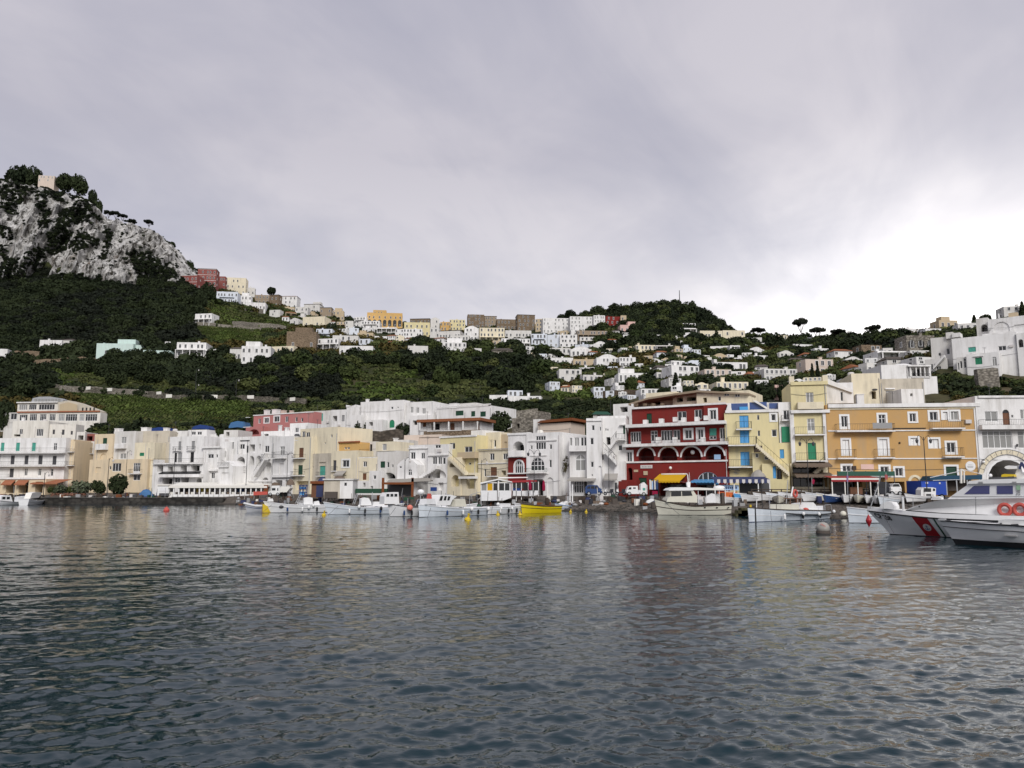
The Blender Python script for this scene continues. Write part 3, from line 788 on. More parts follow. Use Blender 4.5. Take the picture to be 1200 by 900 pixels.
    def balcony(s,x0,x1,yr,ys,off=0.0,proj_=1.0,rail='iron',mat=None,reg=None,slab=True):
        a,b,c,d=s.rect(x0,yr,x1,ys,off,reg)
        B=MB();B.box(a,b,off-proj_,off-.003,c-0.16,c)
        Bo=s.put('balcony',B,mat or WALL['W'])
        R=MB();h=d
        if rail=='solid':
            R.box(a,b,off-proj_,off-proj_+.12,c,h);R.box(a,a+.12,off-proj_+.12,off-.003,c,h);R.box(b-.12,b,off-proj_+.12,off-.003,c,h)
            s.put('parapet',R,mat or WALL['W'],Bo);return
        h=max(h,c+.5)
        for(p,q)in(((a+.03,off-proj_+.03),(b-.03,off-proj_+.03)),((a+.03,off-proj_+.03),(a+.03,off-.01)),((b-.03,off-proj_+.03),(b-.03,off-.01))):
            R.tube((*p,h),(*q,h),.028,4);R.tube((*p,c+.1),(*q,c+.1),.018,4)
            L_=math.hypot(q[0]-p[0],q[1]-p[1]);n=max(1,int(L_/0.22))
            for i in range(n+1):
                t=i/n;x,y=p[0]+(q[0]-p[0])*t,p[1]+(q[1]-p[1])*t
                R.tube((x,y,c),(x,y,h),.012,3)
        s.put('railing',R,PAINT[rail if rail in PAINT else 'iron'],Bo)
    def band(s,x0,y0,x1,y1,off=0.0,proud=0.14,mat='W',name='cornice',reg=None):
        a,b,c,d=s.rect(x0,y0,x1,y1,off,reg)
        _,z1=s.loc(x0,y0,off,reg);_,z0=s.loc(x0,y1,off,reg)
        return s.put(name,MB().box(a,b,off-proud,off-.003,z0,z1),WALL[mat]if mat in WALL else PAINT[mat])
    def awning(s,x0,yt,x1,yb,off=0.0,out=1.6,mat='canvas',name='awning',reg=None,val=0.28):
        a,b,c,d=s.rect(x0,yt,x1,yb,off,reg)
        m=MB();yo=off-out;c=c+.18
        m.add([(a,off-.01,d),(b,off-.01,d),(b,yo,c),(a,yo,c),(a,off-.01,d-.05),(b,off-.01,d-.05),(b,yo+.02,c-.05),(a,yo+.02,c-.05)],
              [(0,3,2,1),(4,5,6,7),(0,4,7,3),(1,2,6,5)])
        n=max(2,int((b-a)/0.45))
        for i in range(n):
            p,q=a+(b-a)*i/n,a+(b-a)*(i+1)/n
            m.poly([(p,yo,c),(p,yo,c-val*.7),((p+q)/2,yo,c-val),(q,yo,c-val*.7),(q,yo,c)])
        A=s.put(name,m,PAINT[mat])
        f=MB();f.tube((a,yo+.03,c-.04),(b,yo+.03,c-.04),.03,5)
        for x in(a+.1,b-.1):f.tube((x,off,c-.25),(x,yo+.04,c-.05),.02,4)
        s.put('awning_arm',f,PAINT['steel'],A);return A
    def stair(s,pts,off,out,wall='W',rail=True,thick=0.35,reg=None):
        """a flight along the facade; pts are read from foot to head"""
        m=MB();r=MB()
        for(p,q)in zip(pts,pts[1:]):
            (xa,za),(xb,zb)=s.loc(*p,off-out,reg),s.loc(*q,off-out,reg)
            n=max(2,int(abs(zb-za)/0.19))
            for i in range(n):
                t0,t1=i/n,(i+1)/n
                x0,x1=xa+(xb-xa)*t0,xa+(xb-xa)*t1;z=za+(zb-za)*t1
                m.box(min(x0,x1),max(x0,x1),off-out,off-.004,z-thick-abs(zb-za)/n,z)
            if rail:
                h=0.9;k=max(2,int(abs(xb-xa)/0.35))
                r.tube((xa,off-out+.05,za+h),(xb,off-out+.05,zb+h),.03,4)
                for i in range(k+1):
                    t=i/k;x=xa+(xb-xa)*t;z=za+(zb-za)*t;r.tube((x,off-out+.05,z),(x,off-out+.05,z+h),.014,3)
        st=s.put('stair',m,WALL[wall])
        if rail:s.put('handrail',r,PAINT['iron'],st)
    def chimney(s,x,y0,y1,wpx,off=3.0,wall='W',reg=None,name='chimney'):
        a,b,c,d=s.rect(x-wpx/2,y0,x+wpx/2,y1,off,reg)
        m=MB();m.box(a,b,off,off+(b-a),c-1,d);m.box(a-.08,b+.08,off-.08,off+(b-a)+.08,d,d+.12);s.put(name,m,WALL[wall])

# ------------------------------------------------------------------ the houses on the hill
_winmesh={}
def window_mesh(w_,h_,style):
    key=(round(w_,1),round(h_,1),style)
    if key in _winmesh:return _winmesh[key]
    m=MB();w2=key[0]/2;h=key[1];t=.09
    m.cur=0
    m.box(-w2-t,-w2,-.09,.02,-t,h+t);m.box(w2,w2+t,-.09,.02,-t,h+t);m.box(-w2,w2,-.088,.02,h,h+t);m.box(-w2-t*1.5,w2+t*1.5,-.14,.018,-t-.07,-t)
    m.box(-.03,.03,-.05,.02,0,h)
    m.cur=1;m.quad((-w2,-.015,0),(w2,-.015,0),(w2,-.015,h),(-w2,-.015,h))
    me=m.mesh('window',[PAINT['white']if style!='br' else PAINT['brown'],{'g':GLASS,'br':GLASS,'c':CURT,'sg':PAINT['dgreen'],'teal':PAINT['teal'],'green':PAINT['green'],'dark':PAINT['black']}.get(style,GLASS)])
    _winmesh[key]=me;return me
HR=random.Random(5)
HILL=[]
def hill_house(reg,x0,y0,x1,y1,wall,rows,cols,label,yaw=0.0,top=None,style='g',extra='',cat='house',dep=None,group=None,D=None,sub=(),name=None):
    """x0,y0,x1,y1: its outline in the picture; it stands where that foot meets the hillside"""
    u0,v0=px(reg,x0,y0);u1,v1=px(reg,x1,y1)
    um=(u0+u1)/2
    g=ground_hit(um,v1)if D is None else at(um,v1,D)
    Dm=g.y;W_=(u1-u0)/FPX*Dm*1.0
    ya=math.radians(yaw if yaw else HR.uniform(-14,14))
    top_p=at(um,v0,Dm);H_=top_p.z-g.z
    dep=dep or max(5.5,min(11,W_*0.75))
    if abs(ya)>.05:W_=W_/(math.cos(ya)+0.25*abs(math.sin(ya))*dep/max(W_,1))
    base=Vector((g.x,g.y,g.z))
    root=empty(name or('villa' if 'villa' in label else 'apartment_building' if rows>=4 else 'house'),base,ya);tag(root,label,cat,group)
    a,b=-W_/2,W_/2;bz=-7.0
    m=MB();m.box(a,b,0,dep,bz,H_-.35)
    t=.22
    m.box(a,b,0,t,H_-.35,H_);m.box(a,b,dep-t,dep,H_-.35,H_);m.box(a,a+t,t,dep-t,H_-.35,H_);m.box(b-t,b,t,dep-t,H_-.35,H_)
    m.build('wall',WALL[wall],root)
    WM=WALL[wall]
    if top=='vault':
        n=8;h=min(W_*.22,1.8)
        MB().prism([(a+.2+(W_-.4)*i/n,H_-.3+h*math.sin(PI*i/n))for i in range(n+1)],.2,dep-.2).build('vaulted_roof',WM,root)
    elif top=='tile':
        rr=MB();e=.35;zt=H_+min(1.6,dep*.2)
        rr.add([(a-e,-e,H_),(b+e,-e,H_),(b+e,dep+e,H_),(a-e,dep+e,H_),(a+W_*.2,dep/2,zt),(b-W_*.2,dep/2,zt)],[(0,1,5,4),(1,2,5),(2,3,4,5),(3,0,4),(3,2,1,0)])
        rr.build('tiled_roof',PAINT['tile']if wall not in('G','ST','BS','B')else PAINT['slate'],root)
    elif top=='dark':
        MB().box(a-.2,b+.2,-.2,dep+.2,H_+.002,H_+.35).build('roof',PAINT['slate'],root)
    elif W_>6 and HR.random()<.55:
        c=HR.uniform(a+1.5,b-1.5);k=MB();hh=HR.uniform(.8,1.4)
        k.box(c-.4,c+.4,dep*.4,dep*.4+.8,H_-.3,H_+hh);k.box(c-.5,c+.5,dep*.4-.1,dep*.4+.9,H_+hh,H_+hh+.14);k.build('chimney',WM,root)
    if 'h' in extra: # a smaller upper room
        f=.35+HR.random()*.25;c=a+W_*HR.choice((.1,.25,.5));k=MB();k.box(c,min(b-.2,c+W_*f),dep*.25,dep*.8,H_-.3,H_+min(2.6,H_*.5));k.build('roof_room',WM,root)
    if rows and cols:
        fh=H_/rows;wh=min(1.35,fh*.42);ww=min(.9,W_/cols*.42)
        for r in range(rows):
            for c in range(cols):
                if HR.random()<.14 and rows*cols>3:continue
                x=a+W_*(c+.5+HR.uniform(-.2,.2))/cols
                z=H_-fh*(r+1)+fh*.28
                door=(r==rows-1 and HR.random()<.3)
                o=link('window',window_mesh(ww,wh*(1.25 if not door else 1.5),style),root);o.location=(x,0,z-(wh*.3 if door else 0))
        sx,sg=(b,1)if g.x<0 else(a,-1)
        for r in range(min(rows,3)):
            if dep<5:break
            o=link('window',window_mesh(ww,wh,style),root);o.location=(sx,dep*HR.uniform(.3,.6),H_-fh*(r+1)+fh*.3);o.rotation_euler=(0,0,PI/2*sg)
        if fh>2.4 and W_>6:
            if 'p' in extra: # porch with posts
                k=MB();n=max(3,int(W_/2.6));zz=H_-fh*(rows-1)-.3 if rows>1 else H_*.72
                k.box(a,b,-2.3,-.003,zz,zz+.22)
                k.build('porch_roof',WM,root)
                for i in range(n):MB().box(a+.1+(W_-.5)*i/(n-1),a+.4+(W_-.5)*i/(n-1),-2.25,-1.95,-2,zz).build('porch_column',WM,root)
            if 't' in extra:
                k=MB();k.box(a-1,b+1.4,-3.2,-.003,bz,.15);k.build('terrace',WM,root)
            if 'b' in extra and rows>1:
                z=H_-fh+.1
                k=MB();k.box(a+W_*.15,b-W_*.15,-1.1,-.003,z-.16,z);B=k.build('balcony',WM,root)
                R=MB();R.box(a+W_*.15,b-W_*.15,-1.1,-1.05,z+.85,z+.9)
                for i in range(int(W_*.7/.5)+1):x=a+W_*.15+i*.5;R.box(x,x+.04,-1.1,-1.06,z,z+.85)
                R.build('railing',PAINT['iron'],B)
            if 'c' in extra:
                for r in range(rows):MB().box(a-.05,b+.05,-.1,-.003,H_-fh*r-.25,H_-fh*r-.02).build('cornice',WALL['W']if wall!='W' else WALL['G'],root)
    if 'a' in extra: # big arches
        n=max(1,cols)
        for c in range(n):
            x=a+W_*(c+.5)/n;r=min(W_/n*.34,H_*.3);z=H_*.15
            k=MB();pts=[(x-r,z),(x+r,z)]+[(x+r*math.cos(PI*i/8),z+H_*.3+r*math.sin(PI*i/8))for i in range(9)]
            k.prism(pts,-.05,-.002);k.build('arch_shade_panel',PAINT['black'],root)  # black panel on the wall stands in for the shade inside the arch
            k=MB();outer=[(x+(r+.25)*math.cos(PI*i/8),z+H_*.3+(r+.25)*math.sin(PI*i/8))for i in range(9)];inn=[(x+r*math.cos(PI*i/8),z+H_*.3+r*math.sin(PI*i/8))for i in range(9)]
            for i in range(8):k.add([(outer[i][0],-.12,outer[i][1]),(outer[i+1][0],-.12,outer[i+1][1]),(inn[i+1][0],-.12,inn[i+1][1]),(inn[i][0],-.12,inn[i][1]),
                                      (outer[i][0],0,outer[i][1]),(outer[i+1][0],0,outer[i+1][1]),(inn[i+1][0],0,inn[i+1][1]),(inn[i][0],0,inn[i][1])],[(0,1,2,3),(0,4,5,1),(2,6,7,3)])
            k.build('arch',WM,root)
    c=base+Vector((math.cos(ya)*0-math.sin(ya)*dep/2,math.cos(ya)*dep/2,0))
    n=max(1,int(W_/5))
    for i in range(n):
        t=(i+.5)/n-.5;FOOT.append((c.x+math.cos(ya)*W_*t,c.y+math.sin(ya)*W_*t,max(3.0,dep/2+.6)))
    HILL.append((root,base,W_,H_,dep));return root,base,W_,H_,dep
H=hill_house
# below the cliff, left edge
H('O',128,100,228,170,'DR',2,5,'long dark red low building at the left end of the ridge town under the cliff',-6,extra='c')
H('O',225,68,322,185,'DR',4,5,'tall rose red apartment building at the left end of the ridge under the cliff',8,extra='c',top='dark')
H('O',320,106,371,188,'DR',3,3,'narrow rose red house joined to the tall red one, beside the cream block',6)
H('O',372,113,478,202,'LC',3,4,'cream four-window-wide block on the ridge right of the rose red buildings',9,style='dark')
H('O',478,165,526,208,'G',1,2,'small greyish white house on the ridge right of the cream block')
H('O',325,186,436,246,'BW',2,6,'bluish white two-storey house below the cream block on the ridge',7,extra='b')
H('O',438,206,506,258,'W',2,4,'white stepped house below the cream block, right of the bluish white house',extra='h')
H('O',478,242,582,284,'W',1,6,'long low white house at the top edge of the left terraces',8)
H('O',525,203,602,250,'B',2,4,'brown weathered house on the ridge with a flat roofline, left of the dark gabled one')
H('O',600,204,652,268,'DS' if False else 'BS',2,2,'dark brown stone house on the ridge beside the white gabled house',top='dark')
H('O',655,210,746,272,'W',3,4,'white house with a dark pitched roof standing out on the ridge',top='tile')
H('O',735,265,802,318,'G',2,3,'grey-white house below the white house with the dark pitched roof')
H('O',780,252,866,302,'G',2,4,'pale grey house on the ridge with a dark upper room',extra='h',top='dark')
H('O',865,270,925,330,'B',2,3,'brown-grey house on the ridge between the pale grey house and the orange one',top='dark')
H('O',925,285,990,334,'T',2,3,'tan house on the ridge just left of the white terraces under the orange building',extra='h')
H('O',770,316,896,378,'LC',1,2,'broad pale house with nearly blank wall above the small terraces')
H('O',208,300,306,362,'W',2,4,'white villa standing alone among the left terraced vineyards',-10,extra='p',top=None)
H('O',845,380,930,432,'BW',2,4,'white house with a grey-shaded balcony behind the brown stone building',extra='b')
H('O',850,430,966,492,'W',2,5,'long white house with two balconies just right of the brown stone building',extra='bp')
H('O',690,394,846,498,'BS',1,2,'large brown stone building with a stepped gable in mid hillside',5,style='dark',extra='h')
H('O',930,414,1066,478,'G',2,4,'grey house in mid hillside with flat roof and dull walls',4)
H('O',1066,432,1128,492,'BW',2,2,'small white house with a pale blue upper wall in mid hillside',extra='b')
H('O',965,468,1142,522,'W',1,5,'low stepped white house in front of the grey house in mid hillside',3)
H('O',455,470,608,560,'W',2,5,'white two-storey house with dark windows on the middle road',6,style='dark',extra='h')
H('O',606,470,735,512,'LC',1,5,'long pale flat house right of the white two-storey one on the middle road',extra='')
H('O',395,482,460,548,'G',1,2,'low grey house with brown roof left of the white two-storey house',top='tile')
H('O',118,450,270,530,'W',2,5,'white villa with a long flat roof in the trees on the middle road',5,extra='p')
H('O',268,484,330,530,'W',1,3,'low white wing right of the long flat roofed villa',3)
H('O',58,446,118,466,'W',1,2,'small white flat roof among trees above the mint green house')
H('P',-20,128,32,206,'W',1,1,'white house cut by the left edge of the hillside')
H('P',205,82,318,132,'W',1,3,'white cottage with one dark window on the far left hillside',5,style='dark')
H('P',318,82,375,124,'G',1,2,'small grey annexe right of the white cottage on the far left hillside',top='tile')
H('P',500,100,690,176,'M',1,5,'mint green flat-roofed house on the left middle hillside',4,extra='h')
H('P',690,108,748,160,'M',1,2,'pale mint annexe joined to the right end of the mint green house')
H('P',745,136,886,186,'M',1,4,'low mint and white house half hidden by trees right of the mint green house')
# the town along the saddle
H('Q',132,118,318,200,'OG',2,7,'large orange-yellow hotel with arched lower floor on the ridge',7,extra='a',cat='hotel',name='hotel')
H('Q',165,104,235,130,'OG',1,4,'raised orange roof room on top of the large orange hotel',7,D=672,name='roof_house')
H('Q',325,168,462,242,'Y',2,5,'pale yellow broad building on the ridge right of the orange hotel',4)
H('Q',355,150,462,176,'BS',1,6,'dark row of roofs behind the pale yellow building on the ridge',top='dark',D=675)
H('Q',464,150,512,202,'G',2,1,'grey block with an arched top between yellow houses on the ridge',top='vault')
H('Q',514,166,562,212,'OG',2,3,'orange-yellow small house on the ridge right of the grey arched block')
H('Q',562,154,646,210,'Y',3,5,'yellow three-storey house on the ridge left of the brown hotel',4)
H('Q',656,127,746,196,'BS',4,5,'square brown hotel block on the ridge, left one of the brown row',6,cat='hotel',name='hotel')
H('Q',745,137,810,194,'B',3,4,'brown-grey block joined to the right of the square brown hotel',6,top='dark')
H('Q',808,152,917,208,'BS',2,6,'long lower brown building between two brown towers on the ridge',6)
H('Q',915,130,1011,212,'BS',4,4,'dark brown square tower block at the right end of the brown row',8,top='dark')
H('Q',1010,150,1050,212,'T',3,2,'narrow tan house between the dark brown tower and the white ridge houses')
H('R',70,190,210,268,'W',4,7,'broad four-storey white building on the ridge right of the brown tower',5,style='c')
H('R',212,182,336,262,'W',4,6,'large white building on the ridge, middle of the white row',4,style='c')
H('R',336,176,398,258,'W',4,4,'tall white building on the ridge directly left of the dark red house',5,style='c')
H('R',398,182,479,244,'R',3,3,'dark red house on the ridge below the wooded knoll',5)
H('R',478,176,508,240,'T',2,1,'narrow tan house right of the dark red ridge house')
H('R',474,226,564,270,'LP',1,4,'pale pink house below the dark red house on the ridge',4,extra='h')
H('R',250,256,436,304,'B',2,9,'long brownish pink terrace of rooms under the white ridge row',4,extra='p')
H('R',160,276,252,342,'W',3,4,'white three-storey house left of the long brownish terrace',extra='b')
H('R',264,288,400,332,'G',2,6,'greyish white house with porch under the long brownish terrace',extra='p')
H('R',335,322,406,362,'W',2,3,'small white house stepping below the greyish porch house',top='vault')
H('Q',100,160,200,200,'W',2,6,'white house under the left part of the orange hotel',extra='b')
H('Q',60,140,132,192,'W',3,4,'white house left of the orange hotel with stacked balconies',extra='b')
H('Q',185,195,290,228,'W',1,7,'low white terrace of rooms under the orange hotel',extra='p')
H('Q',20,160,62,205,'G',2,2,'grey house at the left foot of the ridge town')
H('Q',318,202,422,262,'W',3,6,'white three-storey house in front of the pale yellow broad building',5)
H('Q',415,248,460,282,'G',1,2,'small greyish house beside the white three-storey one')
H('Q',460,196,510,250,'G',2,2,'grey house with pale front below the arched grey block')
H('Q',505,212,622,258,'G',1,7,'house with a long dark teal roof below the yellow ridge houses',top='dark')
H('Q',565,236,666,268,'G',1,5,'flat grey house in front of the teal roofed one')
H('Q',640,198,716,262,'W',3,3,'white three-storey house with small dome below the brown hotel',top='vault')
H('Q',718,196,852,272,'LC',3,7,'cream many-windowed house below the brown row',4,extra='p')
H('Q',852,210,992,252,'G',1,8,'long grey-white wall-like house under the dark brown tower',4)
H('Q',832,252,985,304,'W',2,8,'long white house with porches under the brown row',4,extra='p')
H('Q',990,228,1072,284,'BW',2,4,'pale bluish house below the right end of the brown row',extra='b')
H('Q',1072,232,1138,298,'BW',3,2,'tall bluish white narrow house below the white ridge row',style='c')
H('Q',1140,250,1200,290,'G',1,4,'low grey house right of the tall bluish narrow house',extra='p')
H('Q',515,272,652,330,'W',2,6,'broad white house with terrace in the lower left of the saddle town',5,extra='h')
H('Q',538,302,602,362,'W',1,1,'white house with a plain gable wall below the broad terrace house',top='gable' if False else None)
H('Q',345,290,452,346,'G',1,2,'grey flat house alone at the left lower edge of the saddle town',6)
H('Q',634,302,732,352,'G',2,4,'weathered grey house among trees below the white houses')
H('Q',780,312,892,358,'ST',1,4,'grey stone house half hidden by trees in mid saddle',top='tile')
H('Q',960,294,1052,338,'W',2,4,'white arcaded house in mid saddle below the pale bluish house',extra='a')
H('Q',940,338,1042,374,'LC',1,4,'low cream house in mid saddle below the white arcaded house')
H('R',90,345,220,378,'G',1,5,'long greyish house behind dark trees in mid saddle')
H('R',215,352,326,394,'W',1,4,'white house with small domed roof beside dark trees in mid saddle',top='vault')
H('R',75,396,232,442,'W',1,7,'long low white house with a blank front in mid hillside',3)
H('R',230,404,352,448,'T',1,5,'long low tan house between two long white ones in mid hillside',2)
H('R',350,396,470,450,'W',2,7,'left half of the long white terrace of houses with small domes in mid hillside',4,extra='p',top='vault')
H('R',470,394,558,446,'W',2,5,'right half of the long white terrace of houses in mid hillside',4,extra='p')
H('R',555,330,662,388,'LC',2,5,'cream crenellated villa below the dark wood',5,extra='t',cat='villa')
H('R',660,332,766,366,'G',1,5,'low grey porch house right of the cream villa',extra='p')
H('R',610,276,692,308,'W',1,4,'white house among the trees of the knoll, left of centre')
H('R',695,290,790,326,'G',1,3,'greyish house almost covered by trees on the knoll flank')
H('R',785,217,870,246,'W',1,4,'upper white storey of the villa on the right flank of the knoll',3)
H('R',772,242,872,274,'W',1,5,'lower white villa floor with dark openings on the right flank of the knoll',3,extra='p')
H('R',535,130,592,152,'W',1,3,'tiny white house near the top of the wooded knoll')
H('R',890,256,1010,300,'LC',1,6,'long cream flat building right of the wooded knoll, left half',2)
H('R',1010,254,1128,322,'LC',2,3,'long cream building right of the wooded knoll, right half with blank wall',2)
H('R',945,336,1042,378,'W',1,4,'white house with arched windows right of the knoll',extra='a')
H('R',1048,332,1102,390,'W',2,2,'narrow stepped white house right of the knoll')
H('R',155,456,276,522,'G',2,4,'greyish white two-storey house in the lower middle slope',5,extra='b')
H('R',464,476,616,528,'W',1,6,'long white single-storey house in the lower middle slope',3,extra='h')
H('R',665,472,745,512,'G',1,3,'low grey-white wing left of the two-storey house above the red hotel')
H('R',735,438,896,508,'W',2,5,'white two-storey house with grey side above the red hotel',14)
H('R',1000,420,1142,468,'W',1,5,'low white house with a rounded gable, upper right of the red hotel',4)
H('R',912,457,1060,532,'PC',2,5,'pinkish white house with arches and pillars above the yellow house',6,extra='a')
H('R',975,522,1146,566,'LC',1,6,'pergola terrace house directly above the yellow house',3,extra='p')
H('R',280,486,386,530,'G',1,4,'small grey house half lost in trees in the lower middle slope')
H('R',-4,596,64,626,'W',1,2,'white shed roof on the slope behind the dark round tree')
H('R',335,549,396,574,'BW',1,2,'pale blue-white shed on the lower middle slope',top='tile' if False else None)
H('R',580,558,692,586,'W',1,4,'low white house just above the roof of the red hotel')
H('Q',770,546,866,574,'W',0,0,'low white garden building above the dark round tree')
H('Q',866,522,946,556,'BW',1,3,'pale grey-blue house behind the white garden wall')
H('Q',866,552,1042,582,'W',0,0,'long low white garden building with a plain front on the lower slope')
# right-hand hill
H('S',650,406,846,514,'PC',2,4,'square pinkish cream house with parapet on the right slope behind the pale tower house',4,extra='c')
H('S',370,470,606,556,'G',2,7,'wide greyish white two-storey house on the right slope',5,extra='b')
H('S',420,578,548,680,'LP',1,2,'small light pink house behind the yellow house roof',6,style='br')
H('S',585,306,720,352,'W',1,4,'white roofed house under the tall umbrella pine')
H('S',830,272,968,322,'W',1,4,'white house on the right skyline with three openings',4,extra='p')
H('S',1025,310,1172,410,'BS',2,3,'brown stone house on the right slope among trees',6)
H('S',1172,330,1240,400,'G',1,2,'grey house right of the brown stone house')
H('T',345,268,510,334,'W',1,4,'white house with two dark windows on the right skyline',4,style='dark')
H('T',508,270,626,334,'W',1,4,'white house joined to the right of the two-window skyline house',3)
H('T',372,318,582,420,'ST',1,3,'grey stone substructure with arches below the white skyline houses',3,extra='a',style='dark',name='arcaded_building',cat='building')
H('T',600,212,742,276,'T',1,3,'tan house with round corner turret on the right skyline',5,extra='h')
H('T',165,428,425,500,'W',1,6,'long low white house on the right slope with shutters',5,extra='p')
H('T',178,288,332,334,'W',1,4,'white flat house on the right skyline behind a small pine',extra='h')
H('T',742,232,870,300,'G',1,3,'grey shaded house on the skyline left of the big white mansion',-12)
H('T',1065,112,1230,190,'G',2,3,'grey house at the top right skyline',-8)
# tarpaulins and rooftop screens are things of their own (built with the waterfront)

# the crowd of small roofs that fills the saddle town and the right slope
ORD={}
MARKS=[(450,372,'orange ridge hotel'),(489,384,'pale yellow ridge building'),(558,375,'square brown hotel'),(617,376,'dark brown tower block'),(680,378,'white ridge row'),(718,377,'dark red ridge house'),(489,411,'lone grey flat house'),(655,423,'long blank white house'),(722,426,'long white terrace'),(757,410,'crenellated cream villa'),(668,440,'greyish two-storey house'),
 (805,385,'villa on the knoll flank'),(846,395,'long cream building'),(842,441,'pinkish arched house'),(968,453,'pinkish cream parapet house'),(1012,412,'brown stone house'),(1060,435,'shallow domed house'),(939,388,'tall umbrella pine'),(906,445,'wide greyish house'),(353,400,'stepped brown building'),(337,352,'dark-roofed white ridge house'),(367,377,'broad pale blank house'),(600,392,'long grey-white house')]
def fillers(n,poly,cols,label,group,seed,wr,hr):
    r=random.Random(seed);U=[p[0]for p in poly];V=[p[1]for p in poly];done=[];k=0
    occ=[proj(*(b_+Vector((0,0,H_/2))))+(W_/b_.y*FPX/2,H_/b_.y*FPX/2)for _,b_,W_,H_,_ in HILL]
    while len(done)<n and k<6000:
        k+=1;u,v=r.uniform(min(U),max(U)),r.uniform(min(V),max(V));ins=False
        for i in range(len(poly)):
            (x0,y0),(x1,y1)=poly[i],poly[(i+1)%len(poly)]
            if(y0>v)!=(y1>v)and u<(x1-x0)*(v-y0)/(y1-y0)+x0:ins=not ins
        w,h_=r.uniform(*wr),r.uniform(*hr)
        if not ins or any(abs(u-q[0])<(w/2+q[2])*.8 and abs(v-h_/2-q[1])<(h_/2+q[3])*.75 for q in occ):continue
        occ.append((u,v-h_/2,w/2,h_/2));done.append(1)
        c=r.choice(cols);tp=r.choice((None,None,None,'vault','tile',None));ml=min(MARKS,key=lambda q:math.hypot(q[0]-u,(q[1]-v)*1.6));dx,dy=u-ml[0],v-4-ml[1]
        rel=('right of' if dx>0 else 'left of')if abs(dx)>abs(dy)*1.8 else('below' if dy>0 else 'above');key=(rel,ml[2]);ORD[key]=ORD.get(key,0)+1
        lb='%s little house %s the %s, %s%s'%(('first','second','third','fourth','fifth','sixth','seventh','eighth','ninth','tenth')[min(9,ORD[key]-1)],rel,ml[2],{'W':'white','G':'grey','LC':'cream','BW':'bluish white','T':'tan'}[c],{'vault':' with rounded roof','tile':' with pitched roof',None:''}[tp])
        hill_house('X',u-w/2,v-h_,u+w/2,v,c,1 if h_<7 else 2,r.randint(1,4),lb,r.uniform(-20,20),tp,'dark',r.choice(('','','h','b','p')),group=group)
fillers(98,[(395,378),(470,386),(650,386),(690,392),(800,398),(870,402),(880,432),(760,440),(650,428),(560,412),(470,410),(400,398)],['W','W','W','G','LC','BW','W','T'],'tiny pale house among the crowded roofs of the saddle town','tiny houses of the saddle town',31,(9,19),(5.5,9.5))
fillers(9,[(262,338),(400,372),(400,392),(340,380),(270,352)],['W','G','T'],'tiny house on the ridge slope left of the orange hotel','tiny houses on the ridge slope',33,(8,14),(5,8))
fillers(34,[(850,405),(1090,400),(1085,440),(1000,450),(850,462)],['W','W','G','LC','W'],'small pale house scattered among the trees of the right slope','small houses on the right slope',32,(12,26),(7,12))
fillers(20,[(640,428),(770,442),(860,452),(840,470),(740,470),(650,462)],['W','W','G','LC','BW'],'','small houses of the lower middle slope',35,(10,20),(6,10))
# ------------------------------------------------------------------ the waterfront, left to right
def front(name,label,reg,x0,x1,yref,off0=0,off1=0,cat='house',z0=1.0,group=None):
    u0=px(reg,x0,0)[0];u1=px(reg,x1,0)[0]
    return House(name,label,cat,reg,x0,x1,yref,Yb(u0)+off0,Yb(u1)+off1,z0,group)
def up(name,label,reg,x0,x1,yref,D0,D1,yfoot,cat='house'):
    u,v=px(reg,(x0+x1)/2,yfoot);z=at(u,v,(D0+D1)/2).z
    return House(name,label,cat,reg,x0,x1,yref,D0,D1,z-4)

# -- white hotel at the far left
h=front('hotel','white three-storey hotel with balconies and brown awnings at the left end of the quay','A',-130,425,560,0,0,'hotel')
bb=0.0
h.block(-130,412,425,775,0,1.6,'W',[('s:teal',105,443,130,498),('s:teal',210,443,235,498),('d',352,445,375,503),('s:dgrey',70,527,96,586),('s:dgrey',162,527,187,586),('s:dgrey',253,527,280,586),('s:dgrey',346,530,372,588),
  ('s:dgrey',63,613,90,672),('d',160,612,181,671),('d',250,612,271,670),('d',333,615,350,673),('s:teal',5,443,28,498),('s:dgrey',-20,527,0,586)],base=0)
h.balcony(-130,438,480,511,0,1.3);h.balcony(-130,445,567,597,0,1.3);h.balcony(-130,60,650,672,0,1.0)
h.block(-130,424,474,775,1.7,10,'A',[],base=0);h.block(426,432,484,775,1.6,8,'A',[('n',440,525,460,553),('w',430,445,440,470)],base=0);h.balcony(426,492,485,503,1.6,1.0);h.balcony(426,492,570,592,1.6,1.0)
h.block(-130,682,300,775,-4,4,'A',[('n',40,700,98,775),('n',124,700,186,775),('n',232,700,282,775),('n',-60,700,0,775)],base=0)
h.awning(32,690,102,722,-4,1.2,'terr');h.awning(118,690,192,722,-4,1.2,'terr');h.band(-130,673,300,684,-4,.25,'W')
h.awning(302,684,478,716,0,5,'terr','veranda_roof')
h=up('house','pale cream house with a lower right wing behind the white quay hotel','A',80,498,360,203,203,425)
h.block(80,300,318,425,0,9,'LW',[('w',128,353,150,388),('w',240,352,285,400,'M'),('n',92,388,135,402)],base=0)
h.block(318,322,498,425,.6,4,'LW',[('s:dgrey',347,357,362,387),('s:dgrey',408,357,425,391),('s:dgrey',466,366,480,390)],base=0);h.chimney(150,280,300,14)
h.block(20,348,80,425,2,6,'G',[],base=0)
h=up('glasshouse',"long glazed annexe with curved roof and brown gable behind the pale cream house",'A',-40,660,260,236,232,320,'building')
h.block(-40,245,115,325,1,8,'G',[('w',-20,255,20,290),('w',70,250,110,290)],base=0)
